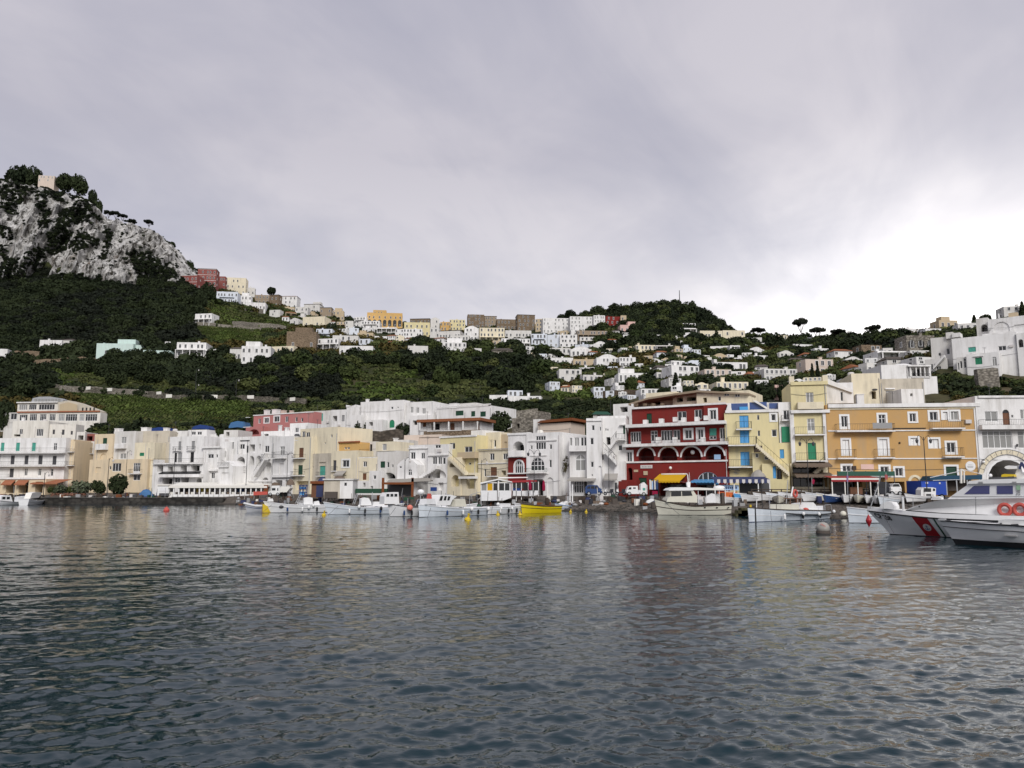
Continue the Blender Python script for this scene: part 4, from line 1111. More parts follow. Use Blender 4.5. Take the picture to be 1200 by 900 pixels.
h.block(115,248,660,325,0,3.2,'LW',[('w',195,255,243,298,'M'),('w',262,255,305,298,'M'),('w',325,255,365,298,'M'),('w',385,255,425,300,'MC'),('w',432,255,508,300,'M'),('w',522,255,556,300,'MC'),('w',562,255,640,300,'M'),('w',128,258,180,298,'M')],base=0)
h.block(115,183,380,247,.5,2.6,'LW',[('w',190,190,240,226,'M'),('w',255,190,360,226,'M'),('w',125,192,180,228,'C')])
h.band(115,238,660,247,0,.3,'terr');h.band(115,176,385,183,.5,.5,'W')
m=h.prism([(380,247),(380,178),(450,164),(515,180),(660,235),(660,247)],0,3);h.put('gable_wall',m,WALL['OC'])
m=h.prism([(392,240),(392,190),(450,176),(508,192),(508,240)],-.15,.12);h.put('brown_panel',m,WALL['T'])
m=MB()
for x in(540,565,590,615):m.box(*h.rect(x,212,x+9,236,-.1)[:2],-.1,.0,*h.rect(x,212,x+9,236,-.1)[2:])
h.put('clerestory_window',m,GLASS)
m=h.prism([(205,178),(215,150),(260,140),(330,139),(385,148),(415,160),(412,178)],.5,2.6);h.put('curved_glass_roof',m,PAINT['steel'])
gl=MB()
for x in range(225,400,22):a=h.rect(x,155,x+15,176,.3);gl.box(a[0],a[1],.38,.5,a[2],a[3])
h.put('roof_pane',gl,CURT)
# -- lane with shops between the hotel and the yellow house
h=front('house',"low white house with a dark garage at the lane's end by the apricot house",'A',488,616,520,9,9)
h.block(495,436,616,522,0,7,'W',[('b',530,455,555,480)],base=4.5 if False else None);h.block(495,520,616,640,.6,7,'G',[('n',508,535,552,625),('x:grey',562,555,600,625)],base=0);h.balcony(495,615,480,515,0,.9)
h=up('house','dark shaded little house with red flowers above the lane left of the yellow house','A',500,620,400,196,196,440)
h.block(505,372,560,440,0,6,'G',[('n',515,395,550,425)],base=0);h.block(562,385,625,440,1,6,'DR',[('n',575,400,610,430)],base=0)
# -- yellow and apricot house
h=front('house','apricot and yellow house with green shutter and small balconies behind the two dark quay trees','A',583,1012,560,2,2)
h.block(585,553,970,775,0,4,'A',[('w',740,578,798,632),('d',878,577,924,645,'M'),('w',878,653,924,692),('b',630,606,664,642),('w',720,597,733,621)],base=0)
h.block(620,386,745,556,2,8,'A',[('s:dgreen',677,412,705,472),('b',662,515,700,552,'A')],base=0);h.balcony(648,715,452,486,2,.9,'solid')
h.block(745,368,890,556,2.3,8,'G',[('w',800,405,832,448,'C'),('w',790,514,832,550,'C')],base=0);h.balcony(773,836,450,478,2.3,.9,'solid')
h.block(880,442,1012,775,.8,7,'LC',[('s:green',920,509,950,531)],base=0);h.balcony(862,938,618,646,0,.9)
h.band(970,553,1012,558,.8,.1,'A');h.chimney(770,352,370,30,4)
h=front('house',"long pale stained party-wall house right of the apricot house",'A',890,1118,450,8,8)
h.block(890,366,1118,445,0,8,'OC',[],base=0);h.block(1012,440,1118,600,-1,8,'OC',[('w',1060,520,1080,545)],base=0);h.chimney(950,345,366,40,3);h.chimney(1150-60,348,366,26,3)
# -- white houses behind the long pergola (region B)
h=front('house','white house with tall slim shutters above dark terraces left of the stepped white houses','B',105,442,500,0,0)
h.block(216,402,442,575,0,9,'W',[('s:grey',275,435,294,492),('s:grey',362,432,384,490),('s:black',250,510,266,572),('s:grey',272,507,300,572),('s:black',355,505,378,572)],base=0)
h.balcony(245,300,470,493,0,.5);h.balcony(338,390,468,490,0,.5)
h.block(105,575,440,735,-2.5,3,'W',[('n',135,592,176,635),('n',205,600,240,634),('n',288,590,332,632),('n',358,592,416,630),('n',172,678,236,716),('n',298,668,343,712),('w',252,672,288,706,'S'),('n',395,674,430,706,'A')],base=0)
h.balcony(118,442,548,580,-2.5,.6);h.awning(172,632,426,652,-2.5,1.2,'black');h.band(165,652,442,672,-2.5,1.3,'W','canopy');h.block(105,555,135,735,-2.6,2,'W',[],base=0)
h=front('house',"cluster of white stepped cubes with arches and outside stairs above the pergola's right half",'B',430,742,560,-.5,-.5)
h.block(434,478,548,735,0,8,'W',[('w',470,518,508,546),('w',524,520,536,542),('d',466,638,484,690),('w',492,640,515,680)],base=0);h.band(434,470,560,480,0,.4,'W');h.band(434,618,540,630,0,.5,'W')
h.block(545,408,668,735,2.5,8,'W',[('s:grey',616,440,642,484),('n',590,508,616,542),('n',560,470,574,500)],base=0)
h.block(548,436,600,735,1.4,4,'W',[('n',565,500,590,540)],base=0)
h.block(538,598,632,735,-3,6,'W',[('b',562,640,606,690)],top='gable',base=0)
h.block(665,404,750,735,3,8,'W',[('w',678,452,713,486),('w',722,462,738,512)],base=0);h.band(665,428,750,433,3,.15,'dgrey')
h.block(640,520,742,735,.6,4,'W',[('n',662,535,714,620,'A'),('n',652,640,712,705,'A')],base=0);h.balcony(640,720,600,632,.6,.6)
h.stair([(640,640),(560,585)],-.2,1.0);h.balcony(538,612,575,600,-2.9,.4)
h=front('house','white house with a round arched loggia and curved outside stair right of the stepped cubes','B',740,898,560,-.4,-.4)
h.block(740,400,898,735,2,8,'W',[('w',845,463,874,507),('n',740,455,780,500),('n',808,452,818,492)],base=0)
h.block(735,512,830,735,.6,3,'W',[('n',738,530,776,592,'A'),('n',788,528,822,600,'A')],base=0);h.block(828,545,898,735,.8,3,'W',[('n',850,570,890,640,'A'),('n',830,672,870,705,'A')],base=0)
h.stair([(770,660),(845,540)],.4,1.1);h.balcony(838,892,520,548,1.0,.8);h.band(735,690,898,700,.6,.2,'W')
h=front('house','plain tall white house with one balcony left of the cream tower house','B',896,1032,560,-.6,-.6)
h.block(896,402,1032,735,0,9,'W',[('d',945,468,977,538,'C'),('b',940,580,972,658),('n',915,690,960,735),('n',980,690,1020,735)],base=0);h.balcony(910,992,505,543,0,.9);h.band(896,655,1032,672,0,.35,'W');h.band(896,672,1032,682,0,.1,'grey')
h=up('house','pink house with dark windows rising behind the white waterfront houses','B',720,1128,310,196,186,385)
h.block(770,250,1160,392,0,3,'P',[('w',802,285,818,316),('w',843,280,873,313,'S'),('w',908,270,942,306,'S'),('w',980,270,1001,308),('w',1047,275,1061,306),('w',1085,280,1098,306)],base=0,cornice=.2)
h.block(720,338,826,392,-2,4,'P',[('n',738,355,808,390,'A')],base=0);h.balcony(724,770,312,340,-1,1.0)
for x,t,wp in((728,278,12),(850,230,20),(906,226,28),(960,232,20),(1015,234,14)):h.chimney(x,t,252,wp,3,'W' if x<930 else 'PC')
h=up('house','small white house with one window against the right side of the pink house','B',1010,1128,350,172,170,400)
h.block(1010,314,1128,420,0,7,'W',[('w',1045,344,1068,376)],base=0);h.block(820,366,1010,420,-.5,6,'W',[('n',840,385,870,400)],base=0);h.chimney(940,330,366,14,2);h.chimney(985,345,366,16,2)
h=up('house','low white rooftop house with plants behind the slim shuttered house','B',150,580,380,184,180,410)
h.block(150,366,340,430,0,7,'W',[('b',250,378,275,398)],base=0);h.block(340,358,462,430,-.5,7,'W',[('w',362,370,390,392),('w',400,370,430,392)],base=0);h.block(575,360,668,430,1,6,'G',[('n',590,372,612,400)],base=0);h.block(462,388,580,430,1,5,'W',[],base=0)
# -- cream row (region C)
h=front('house','tall cream house with brown and green doors on small balconies, left of the yellow-topped one','C',14,310,500,-.3,-.3)
h.block(14,350,134,735,0,8,'LC',[('s:brown',58,421,88,484),('s:dgreen',52,535,82,598),('n',40,640,120,700)],base=0)
h.balcony(30,103,464,488,0,.8);h.balcony(20,97,577,602,0,.8)
h.block(60,290,308,735,1.2,9,'LC',[('w',228,385,236,396),('w',268,333,279,354),('d',78,312,100,362),('d',104,318,130,366)],base=0);h.balcony(70,132,345,370,1.2,.6);h.balcony(14,62,345,370,.3,.3)
h.block(131,458,268,735,.5,3,'OC',[('s:teal',195,540,232,602),('w',145,540,153,556),('b',190,515,235,538),('n',210,660,250,700)],base=0);h.balcony(187,234,580,605,.5,.7)
h=front('house',"cream house with a yellow upper storey and a small grey awning",'C',268,456,540,-.2,-.2)
h.block(268,440,442,735,0,8,'LC',[('s:dgrey',283,503,304,572),('w',345,502,390,548,'S'),('b',318,600,370,640)],base=0);h.awning(310,572,372,604,0,1.0,'greyaw');h.balcony(278,312,545,572,0,.4)
h.block(288,386,460,442,1.5,6,'OG',[('n',304,414,322,430),('w',358,416,372,430),('w',376,416,394,430)]);h.band(288,382,462,390,1.5,.3,'terr');h.block(405,395,458,446,.6,2,'OG',[],base=None)
h=front('house','small cream house with a dark railed roof terrace and red-brown door above the fishing boats','C',445,600,560,.2,.2)
h.block(448,480,574,735,0,8,'LC',[('w',481,510,506,546),('s:brown',478,588,503,632)],base=0);h.balcony(455,574,430,482,.15,.15,'iron')
h.block(520,572,604,735,-1.2,4,'W',[('w',548,602,566,628),('n',530,672,546,690)],base=0);h.block(460,380,566,480,4,5,'G',[('s:black',526,397,541,442),('b',475,405,500,440)])
h.block(440,638,520,735,-1.4,4,'W',[('n',480,650,496,680)],base=0)
h=front('house','grey and white house with a green shuttered window and a wide arched loggia','C',570,700,560,.2,.2)
h.block(572,440,698,735,0,8,'G',[('s:dgreen',595,510,626,552),('w',638,514,653,551),('w',670,530,681,551),('n',604,584,694,624,'A')],base=0)
h.block(565,380,688,442,-.1,6,'LC',[('w',607,395,636,438,'M')]);h.chimney(690,360,395,18,2)
h=up('house','plain grey wall house between the green shuttered house and the white stair house','C',690,785,430,152,151,520)
h.block(692,368,782,560,0,8,'G',[('n',712,420,730,440)],base=0);h.block(750,335,1000,410,4,7,'PC',[('b',850,350,990,392)],base=0)
h=front('house',"white house with a broad outside stair and a small dome in front",'C',698,1050,540,-.3,-.3)
h.block(780,402,912,735,0,8,'W',[('w',794,450,826,502,'S'),('w',862,453,888,494),('n',800,575,850,640)],base=0);h.band(780,424,912,430,0,.2,'W')
h.block(908,398,1046,735,-.8,8,'W',[('w',955,399,992,424),('w',938,480,968,530),('w',974,480,1000,530),('w',1005,485,1024,530),('n',938,568,1028,620,'A'),('n',878,590,922,640,'A'),('n',975,650,1010,700)],base=0);h.band(908,466,1046,474,-.8,.25,'W')
h.block(700,535,838,735,-2,6,'W',[('w',718,541,735,556),('w',776,560,803,603,'A')],top='vault',base=0);h.stair([(850,612),(965,540)],-.9,1.1,rail=False)
h.band(700,626,910,640,-2,1.5,'W','canopy')
# -- white complex on the terrace behind
h=up('house','large white house with an arched green door on the terrace behind the cream row','C',88,938,200,222,205,300,'villa')
h.block(462,112,748,330,0,12,'W',[('s:green',655,236,688,288,'A'),('w',665,150,680,166),('w',705,150,716,158)],base=0)
h.block(745,118,940,330,.5,12,'W',[('w',793,150,812,190,'C'),('w',830,155,850,192,'C'),('w',870,160,893,197,'C')],base=0)
h.block(370,152,466,330,.3,10,'W',[],base=0);h.put('roof_peak',h.prism([(368,153),(368,138),(392,153),(430,136),(465,153)],.3,6),WALL['W'])
h.block(90,178,272,330,1,9,'G',[('x:teal',174,194,216,244)],base=0);h.block(270,170,372,330,.5,9,'W',[('s:grey',340,205,359,246),('n',280,210,310,246)],base=0)
h.block(398,204,476,330,-2,4,'W',[],base=0);h.block(500,236,606,330,-3,4,'W',[('n',520,250,545,275)],base=0)
for x in(505,636):h.chimney(x,102,120,14,2)
h.block(790,206,940,330,-.8,2,'W',[('n',808,240,838,270)],base=0)
h=up('house','white terrace house with a terracotta porch roof and brown doors behind the yellow house','C',838,1250,270,188,182,330)
h.block(846,240,1250,345,0,8,'W',[('x:brown',875,250,896,282),('n',930,254,986,302),('x:brown',1055,258,1084,306),('s:brown',1228,258,1250,306)],base=0)
h.put('porch_roof',h.box(834,228,1256,246,-1.8,9.0),PAINT['tile']);h.block(880,306,1250,345,-3,3,'BS',[],base=0);h.balcony(905,1130,285,306,-3,.1)
for i in range(5):h.put('porch_column',h.box(850+i*95,246,858+i*95,306,-1.7,.2),WALL['W'])
h=up('villa','white modern villa with three green shuttered windows beside the big dark round tree','D',-48,312,220,205,196,300,'villa')
h.block(-48,153,312,320,0,12,'W',[('s:dgreen',78,176,130,208),('s:dgreen',180,179,207,214),('s:dgreen',240,181,277,215)],base=0);h.block(108,126,210,156,3,6,'G',[]);h.chimney(60,130,153,45,3);h.band(-48,153,312,160,0,.35,'W')
h.block(-130,190,-40,320,1,9,'W',[('n',-100,215,-70,245)],base=0);h.chimney(-70,160,192,12,2)
# -- yellow house and neighbours (region D)
h=front('house','pale yellow house with a double window, balcony and arched white ground floor','D',-25,240,520,0,0)
h.block(-25,342,212,735,0,9,'Y',[('w',38,388,75,430),('d',137,412,188,456),('w',163,517,181,534),('w',115,521,133,553)],base=0,cornice=.25);h.balcony(113,228,450,484,0,.9,'solid',WALL['T'])
h.block(-25,480,30,735,-.6,4,'W',[('n',-18,500,10,530)],base=0);h.block(24,484,112,735,-1.2,5,'LC',[('n',37,516,86,548,'A'),('n',50,600,106,675,'A')],base=0);h.stair([(140,585),(30,480)],-1.2,.8,'LC')
h.block(100,585,215,735,-1.0,4,'LC',[('n',150,600,205,690)],base=0);h.band(120,610,225,625,-1.0,.9,'W','canopy');h.block(180,305,252,360,2,6,'W',[])
h=front('house','cream house with a rounded upper storey left of the red and white house','D',228,428,520,0,0)
h.block(238,320,368,442,3,8,'LC',[('d',330,368,345,425)]);h.block(366,332,428,442,3.4,8,'T',[('b',400,380,418,420)])
h.block(228,436,428,735,0,9,'LC',[('w',303,457,334,503),('w',390,458,422,498),('x:brown',308,548,350,608),('w',266,560,279,610),('n',380,570,410,602)],base=0);h.band(228,432,428,438,0,.25,'grey');h.band(228,523,428,528,0,.12,'W');h.balcony(304,362,578,606,0,.8)
h=front('house','white house with a dark red lower front and arched window, end of the white block','D',424,556,500,-.6,-.6)
h.block(424,324,556,482,0,9,'W',[('n',454,378,530,446,'A')],cornice=.3);h.balcony(442,530,440,474,0,.7,'solid');h.block(424,482,550,735,.06,9,'R',[('w',470,507,524,592,'ASM')],base=0);h.band(424,586,550,594,.06,.3,'W');h.band(424,478,556,486,0,.2,'W')
h=front('house',"white house with a great arched window and green balcony beside the dark red front",'D',545,832,520,-.8,-.8)
h.block(545,320,768,735,0,10,'W',[('w',606,342,672,376,'M'),('w',606,384,673,432,'M'),('w',572,405,585,431),('w',697,398,713,430),('w',572,484,664,572,'AM'),('w',695,500,711,550),('n',590,628,655,735),('b',680,616,722,735,'A')],base=0)
h.band(558,372,746,380,0,.15,'W');h.band(572,470,680,476,0,.12,'W');h.balcony(548,682,556,583,0,1.0,'dgreen');h.band(545,584,690,596,0,.1,'W');h.block(545,318,560,345,0.3,1,'W',[])
h.block(764,330,834,735,1.0,9,'W',[],base=0)
h=front('house',"white tower-like house with zigzag outside stairs and a slim arch beside the red hotel",'D',828,1245,500,-1.2,.8)
h.block(830,350,946,735,0,8,'W',[('w',822,355,847,407,'C'),('w',861,350,894,410,'C'),('w',904,348,921,411),('w',927,348,943,411),('w',868,465,936,572,'AC'),('d',860,640,922,735,'M'),('n',926,645,946,735)],base=0);h.balcony(832,946,408,438,0,.8,'solid')
h.block(942,225,1042,735,-1,9,'W',[('w',976,272,994,306),('w',1029,282,1041,307),('w',966,355,988,400),('w',969,512,988,549),('w',974,595,984,606),('b',1020,540,1041,675,'A')],base=0);h.band(942,240,1042,246,-1,.15,'W');h.awning(834,614,1012,640,0,2.2,'greyaw','canopy')
e='E'
h.block(28,226,190,735,.3,4,'W',[('w',52,292,60,308),('w',65,295,73,308),('n',60,350,86,400),('w',137,402,166,440),('s:dgreen',170,275,186,330)],reg=e,base=0)
h.block(30,462,112,735,-.5,2,'W',[('w',12,468,42,500)],reg=e,base=0);h.block(110,510,186,735,-.6,3,'W',[('x:dgrey',115,650,130,715)],reg=e,base=0)
h.stair([(68,432),(126,352)],-.6,1.0,reg=e);h.stair([(126,515),(40,425)],-.8,1.0,reg=e);h.balcony(124,186,330,366,.4,1.0,reg=e);h.band(150,268,186,274,.4,.6,'W',reg=e);h.awning(50,590,137,634,-1.0,1.2,'greyaw','half_dome_canopy',reg=e)
h.block(0,210,190,232,2.5,3,'W',[],reg=e)
h=up('shed','long shed with a rusty lean-to roof behind the white houses on the beach','D',618,842,270,168,164,325,'shed')
h.block(618,258,838,330,0,7,'PC',[],base=0,parapet=False);h.put('rusty_roof',h.prism([(612,258),(640,240),(845,222),(850,240)],-.6,8.5),PAINT['rust']);h.block(590,232,640,330,1,4,'W',[],base=0)
h=up('house','ruined rubble wall house beside the big dark round tree','D',425,640,270,176,172,325)
h.block(450,222,585,330,0,5,'ST',[('n',480,260,500,290)],base=0);h.block(585,180,640,330,2,5,'ST',[],base=0);h.block(645,300,770,330,-2,5,'LC',[],base=0)

h=up('shed','small garden shed with a dull green roof on the slope behind the white tower-like house','D',980,1100,200,176,175,222,'shed')
h.block(985,198,1092,235,0,5,'G',[('n',1010,205,1030,220)],base=0,parapet=False);h.put('green_roof',h.prism([(976,200),(1000,180),(1080,182),(1100,202)],-.4,6),PAINT['pgreen'])
# -- the red hotel
h=House('hotel','dark red three-storey hotel with four white-trimmed arches and planted terraces','hotel','E',182,862,520,118.5,110.5,1.0)
h.block(182,400,862,760,0,7,'R',[('w',195,447,229,513,'S'),('n',270,420,374,508,'AS P'.replace(' ','')),('n',410,418,526,504,'ASP'),('n',556,416,684,501,'ASP'),('n',712,412,836,498,'ASP'),
   ('n',200,552,231,640,'A'),('x:dgreen',274,618,326,760),('n',344,628,406,760),('n',416,652,592,760),('w',662,580,797,648,'AM'),('n',662,655,792,760)],base=0)
h.block(205,268,850,402,1.1,8,'R',[('d',219,315,288,398,'M'),('d',352,308,398,393),('d',420,305,496,389,'M'),('d',501,302,546,386),('w',578,302,623,361,'S'),('d',662,298,699,380,'S'),('s:teal',738,292,786,340),('w',738,341,786,366),('d',806,289,845,376)])
h.block(228,150,850,270,2.6,9,'R',[('s:dgreen',325,194,359,266),('d',528,180,588,256),('w',640,168,690,232),('d',742,170,784,246,'S')])
h.block(702,140,846,262,1.9,2,'R',[('d',742,171,784,247,'S')]);
for q in((318,440,358,500),(455,460,486,500),(600,470,640,498),(752,440,776,494)):
    A_=h.rect(*q,2.1);m=MB();m.box(A_[0],A_[1],4.05,4.14,A_[2],A_[3]);h.put('inner_door',m,PAINT['gplate'])
for q in(275,415,560,716):h.balcony(q,q+100,480,508,.25,.15)
h.band(205,272,860,292,1.1,1.3,'W','terrace_slab');h.band(186,400,866,418,0,1.2,'W','terrace_slab');h.band(184,512,862,522,0,.15,'W');h.band(226,156,850,168,2.6,.35,'W')
h.balcony(186,866,370,402,0,1.0,'iron',WALL['W'])
for x,y in((300,236),(405,228),(497,218),(552,220),(640,216),(700,208)):h.put('planter',h.box(x,y,x+26,y+30,1.0,.7),WALL['W'])
for x in(384,495,680):h.put('planter',h.box(x,350,x+28,388,.3,.5),WALL['W'])
h.put('name_plate',h.box(284,534,362,556,-.08,.07),PAINT['gplate']);m=MB()
for i,wd in enumerate((9,6,8,5,9,7)):r_=h.rect(296+i*10,542,296+i*10+wd*.7,549,-.09);m.box(r_[0],r_[1],-.09,-.078,r_[2],r_[3])
h.put('worn_lettering',m,PAINT['grey'])
h.put('meter_box',h.box(304,574,330,600,-.12,.12),WALL['T']);h.put('lamp_globe',MB().ball((h.P(482,553,-.5)),.22),PAINT['white']);h.put('wall_plate',h.box(240,565,268,580,-.06,.055),WALL['T'])
h.put('lantern',MB().ball(h.P(629,450,.3),.32),PAINT['white'])
h.put('laundry',h.box(770,465,812,497,-.1,.06),PAINT['fendr'])
h.awning(412,592,594,648,0,3.2,'awny');h.band(430,590,594,598,0,.5,'W','awning_box');h.awning(640,628,800,648,0,1.6,'dinghyb','shop_awning');h.band(655,648,800,662,0,.25,'dinghyb','sign_board')
h.block(140,640,200,760,-2.2,2.5,'R',[],base=0);h.block(160,632,260,760,-1.2,2,'R',[],base=0)
h.block(320,55,520,170,9,6,'LC',[('n',365,100,416,138)]);h.block(498,68,660,158,7,7,'LC',[('n',522,80,564,118),('n',588,68,650,112)]);h.block(655,50,1002,145,6,8,'LC',[('n',698,90,722,122),('w',795,82,815,112),('w',835,58,870,80),('w',905,62,940,86)])
h.put('sloping_roof',h.prism([(205,128),(330,90),(520,60),(520,72),(330,102),(205,140)],5,5),WALL['B']);h.put('sloping_roof',h.prism([(500,62),(660,40),(1000,60),(1000,70),(660,54),(500,76)],5.5,4),WALL['B'])
h.put('pergola_post',h.box(224,130,234,205,3,.4),WALL['W'])
for x in(240,300,355,415):h.put('planter',h.box(x,128,x+20,148,3.5,.6),WALL['BS'])
h=up('house','flat white annexe just behind the left end of the red hotel roof','E',100,225,190,142,140,240)
h.block(105,130,226,260,0,6,'W',[('n',150,150,200,185)],base=0)
# -- yellow house with blue shutters
h=House('house','yellow house with three pairs of sky blue shutters and an outside stair','house','F',58,492,500,111.2,109.2,1.0)
h.block(58,300,412,790,0,8,'Y',[('s:blue',150,320,210,400),('s:blue',153,419,214,502),('s:blue',157,560,216,650),('w',265,315,280,350,'A'),('w',270,419,285,456),('w',358,312,388,355,'S'),('w',362,412,396,460),('w',405,542,411,603)],base=0)
h.block(408,500,496,790,.1,8,'Y',[('s:blue',416,543,444,603)],base=0)
h.band(55,288,412,304,0,.2,'W');h.balcony(125,228,362,410,0,.9);h.balcony(72,262,462,516,0,1.3);h.balcony(74,298,612,658,0,1.2)
h.block(238,565,374,790,-1.3,1.5,'Y',[('w',313,578,340,613,'A'),('w',325,655,346,687,'A'),('w',255,570,275,598)],base=0);h.put('recess_shade',h.box(245,520,300,562,-.06,.055),PAINT['dwood']);h.block(300,638,480,790,-1.9,2,'Y',[('s:blue',370,655,392,735),('n',394,670,432,740)],base=0)  # dark panel on the wall face stands in for a shaded hollow
h.stair([(478,700),(258,505)],-1.4,1.1,'LC')
h.block(410,232,492,505,.5,8,'W',[('w',438,285,486,346)]);h.put('green_board',h.box(428,393,491,495,.36,.12),PAINT['green']);h.balcony(425,490,320,350,.5,.6)
h.put('roof_panel',h.box(95,240,205,286,.6,.1),PAINT['solar']);h.put('roof_panel',h.box(216,232,330,280,1.2,.1),PAINT['solar']);h.put('roof_panel',h.box(345,238,407,275,1.2,.1),PAINT['solar']);h.put('roof_tarp',h.box(150,262,206,288,.3,.2),PAINT['blue'])
h.block(60,236,410,292,2.6,5,'W',[]);h.put('roof_gable',h.prism([(60,288),(75,238),(88,238),(100,288)],.2,3),WALL['W']);h.put('roof_rail',h.prism([(235,222),(262,222),(345,275),(330,280)],.8,.3),WALL['W'])
m=MB()
for(a,b,c,d)in((108,672,140,678),(118,682,152,688),(112,692,135,697),(118,702,145,706)):r_=h.rect(a,b,c,d,-.04);m.box(r_[0],r_[1],-.04,-.003,r_[2],r_[3])
h.put('painted_lettering',m,PAINT['grey'])
# -- pale tower house
h=House('house','tall pale yellow tower house with white pilasters and a green balcony door','house','F',488,742,420,108.6,107.6,1.0)
h.block(488,100,724,290,.6,9,'Y',[('d',588,168,638,250,'C')]);h.balcony(528,696,236,274,.6,1.0,'solid',WALL['LC'])
h.block(512,288,708,640,.3,8,'Y',[('d',596,340,646,440,'C'),('x:green',600,500,655,612)])
h.block(488,286,514,640,0,8,'W',[]);h.block(706,282,744,640,0,8,'W',[]);h.band(488,286,744,306,0,.25,'W');h.block(488,636,744,790,.1,8,'LC',[('n',500,650,700,700),('n',500,720,735,790)],base=0)
h.balcony(508,706,398,446,.3,1.0);h.balcony(514,710,568,618,.3,1.0);h.awning(500,628,738,662,.1,2.5,'umbr');h.awning(498,696,745,728,.1,3.2,'umbr','lower_awning');h.stair([(640,700),(708,640)],-.2,.8,'LC')
h.block(722,104,900,240,3.5,6,'W',[('w',816,165,832,225)]);h.put('roof_pillar',h.box(478,62,510,112,.5,.6),WALL['LC']);h.put('roof_pillar',h.box(698,55,732,112,.5,.6),WALL['LC']);h.band(486,100,728,122,.6,.2,'Y');h.put('parapet',h.prism([(724,110),(724,74),(896,152),(896,170)],3.2,.3),WALL['W'])
# -- orange house
h=House('hotel','long orange-ochre three-storey hotel with white-framed windows and balconies','hotel','G',-168,828,420,107.6,105.8,1.0)
ops=[('d',-80,268,-37,356,'S'),('d',167,258,213,350,'S'),('w',370,250,413,306,'S'),('w',503,240,555,296,'S'),('w',634,237,693,294,'SC'),('s:white',590,240,630,294,'S'),('s:white',-70,424,-26,530,'S'),('s:white',172,420,226,530,'S'),('s:white',376,412,425,462,'S'),('s:white',505,420,562,482,'S'),('d',616,442,673,522,'S'),
       ('w',-72,594,-16,634,'S'),('w',178,600,233,636,'S'),('w',276,610,326,664,'S'),('x:dgreen',612,600,684,720,'S'),('x:brown',383,696,442,800),('n',-150,690,60,800),('n',100,700,340,800)]
h.block(-168,190,826,800,0,10,'O',ops,base=0)
h.band(-170,190,830,214,0,.3,'W','cornice');h.band(-170,217,828,226,0,.12,'LC','moulding');h.band(-168,362,826,370,0,.1,'W','moulding');h.band(-168,546,826,553,0,.1,'W','moulding')
h.put('pilaster',MB().box(h.loc(806,420)[0],h.loc(826,420)[0],-.08,-.003,0,h.loc(800,205)[1]),WALL['W'])
h.balcony(-122,258,322,366,0,1.0);h.balcony(500,714,298,348,0,1.0);h.put('balcony_screen',h.box(128,312,256,350,-1.1,.05),PAINT['grey'])
for a,b,c,d in((-115,8,490,544),(136,258,487,541),(584,712,478,534)):h.balcony(a,b,c,d,0,.9)
x_,z_=h.loc(771,598);m=MB()
m.lathe([(0.001,-.1),(.62,-.1),(.66,-.05),(.66,-.004)],(x_,0,z_),20,'y');h.put('round_plaque',m,PAINT['white'])
m=MB()
for a,b,c,d in((750,597,792,600),(754,604,790,607),(758,588,786,590)):r_=h.rect(a,b,c,d,-.11);m.box(r_[0],r_[1],-.115,-.101,r_[2],r_[3])
h.put('plaque_lettering',m,PAINT['grey'])
r_=h.rect(360,655,452,740,0);m=MB();o2=arc_top(r_[0],r_[1],r_[3]);o1=[(r_[0]+.3+(p[0]-r_[0])*(r_[1]-r_[0]-.6)/(r_[1]-r_[0]),p[1]-.3)for p in o2]
for p,q,P_,Q_ in zip(o1,o1[1:],o2,o2[1:]):m.add([(p[0],-.1,p[1]),(q[0],-.1,q[1]),(Q_[0],-.1,Q_[1]),(P_[0],-.1,P_[1]),(p[0],0,p[1]),(q[0],0,q[1]),(Q_[0],0,Q_[1]),(P_[0],0,P_[1])],[(0,1,2,3),(3,2,6,7),(1,0,4,5)])
h.put('arch_trim',m,WALL['LC']);h.put('faded_banner',h.box(50,585,135,620,-.05,.045),WALL['LP'])
h.put('flower_box',h.box(-5,596,20,624,-.4,.35),PAINT['dwood']);h.block(-140,655,275,672,-3,3.2,'W',[],parapet=False,name='canopy_deck')
h.put('vent',MB().ball(h.P(305,444,-.05),.14),PAINT['dwood'])
h.put('garland',h.box(262,345,480,350,-.12,.1),PAINT['iron'])
# -- white house with the great dark arch at the right edge
h=House('house',"white house with a great dark archway and lettered arch at the right edge",'house','G',826,1420,420,105.6,105.0,1.0)
h.block(826,134,1420,800,0,10,'W',[('w',868,237,953,304,'S' if False else 'C'),('x:brown',985,225,1030,330,'A'),('w',1100,225,1150,288,'C'),('w',1042,260,1055,278),('w',850,365,1048,480,'MC'),('w',1085,365,1250,480,'MC'),('n',888,556,1156,800,'AST'),('w',1220,560,1290,660)],base=0)
h.band(826,330,1420,358,0,.9,'W','balcony');h.balcony(826,1420,292,332,0,.85);h.band(820,134,1420,148,0,.2,'W')
r_=h.rect(868,508,1176,800,0);cx_,rr_,zt_=(r_[0]+r_[1])/2,(r_[1]-r_[0])/2,h.loc(1022,508)[1]
hin=h.rect(888,556,1156,800,0);m=MB();hh=min((hin[1]-hin[0])/2,(hin[3]-hin[2])*.8);zc_=hin[3]-hh;r1=(hin[1]-hin[0])/2+.75
for i in range(2,15):
    a0,a1=PI*(i+.06)/16,PI*(i+.94)/16
    pts=[(cx_+(r1+k)*math.cos(a),zc_+(hh+.75+k)*math.sin(a))for k,a in((0,a0),(.55,a0),(.55,a1),(0,a1))]
    m.add([(p[0],-.09,p[1])for p in pts]+[(p[0],-.004,p[1])for p in pts],[(0,1,2,3),(0,4,5,1),(1,5,6,2),(2,6,7,3),(3,7,4,0)])
h.put('arch_tile_ring',m,WALL['LC']);m=MB()
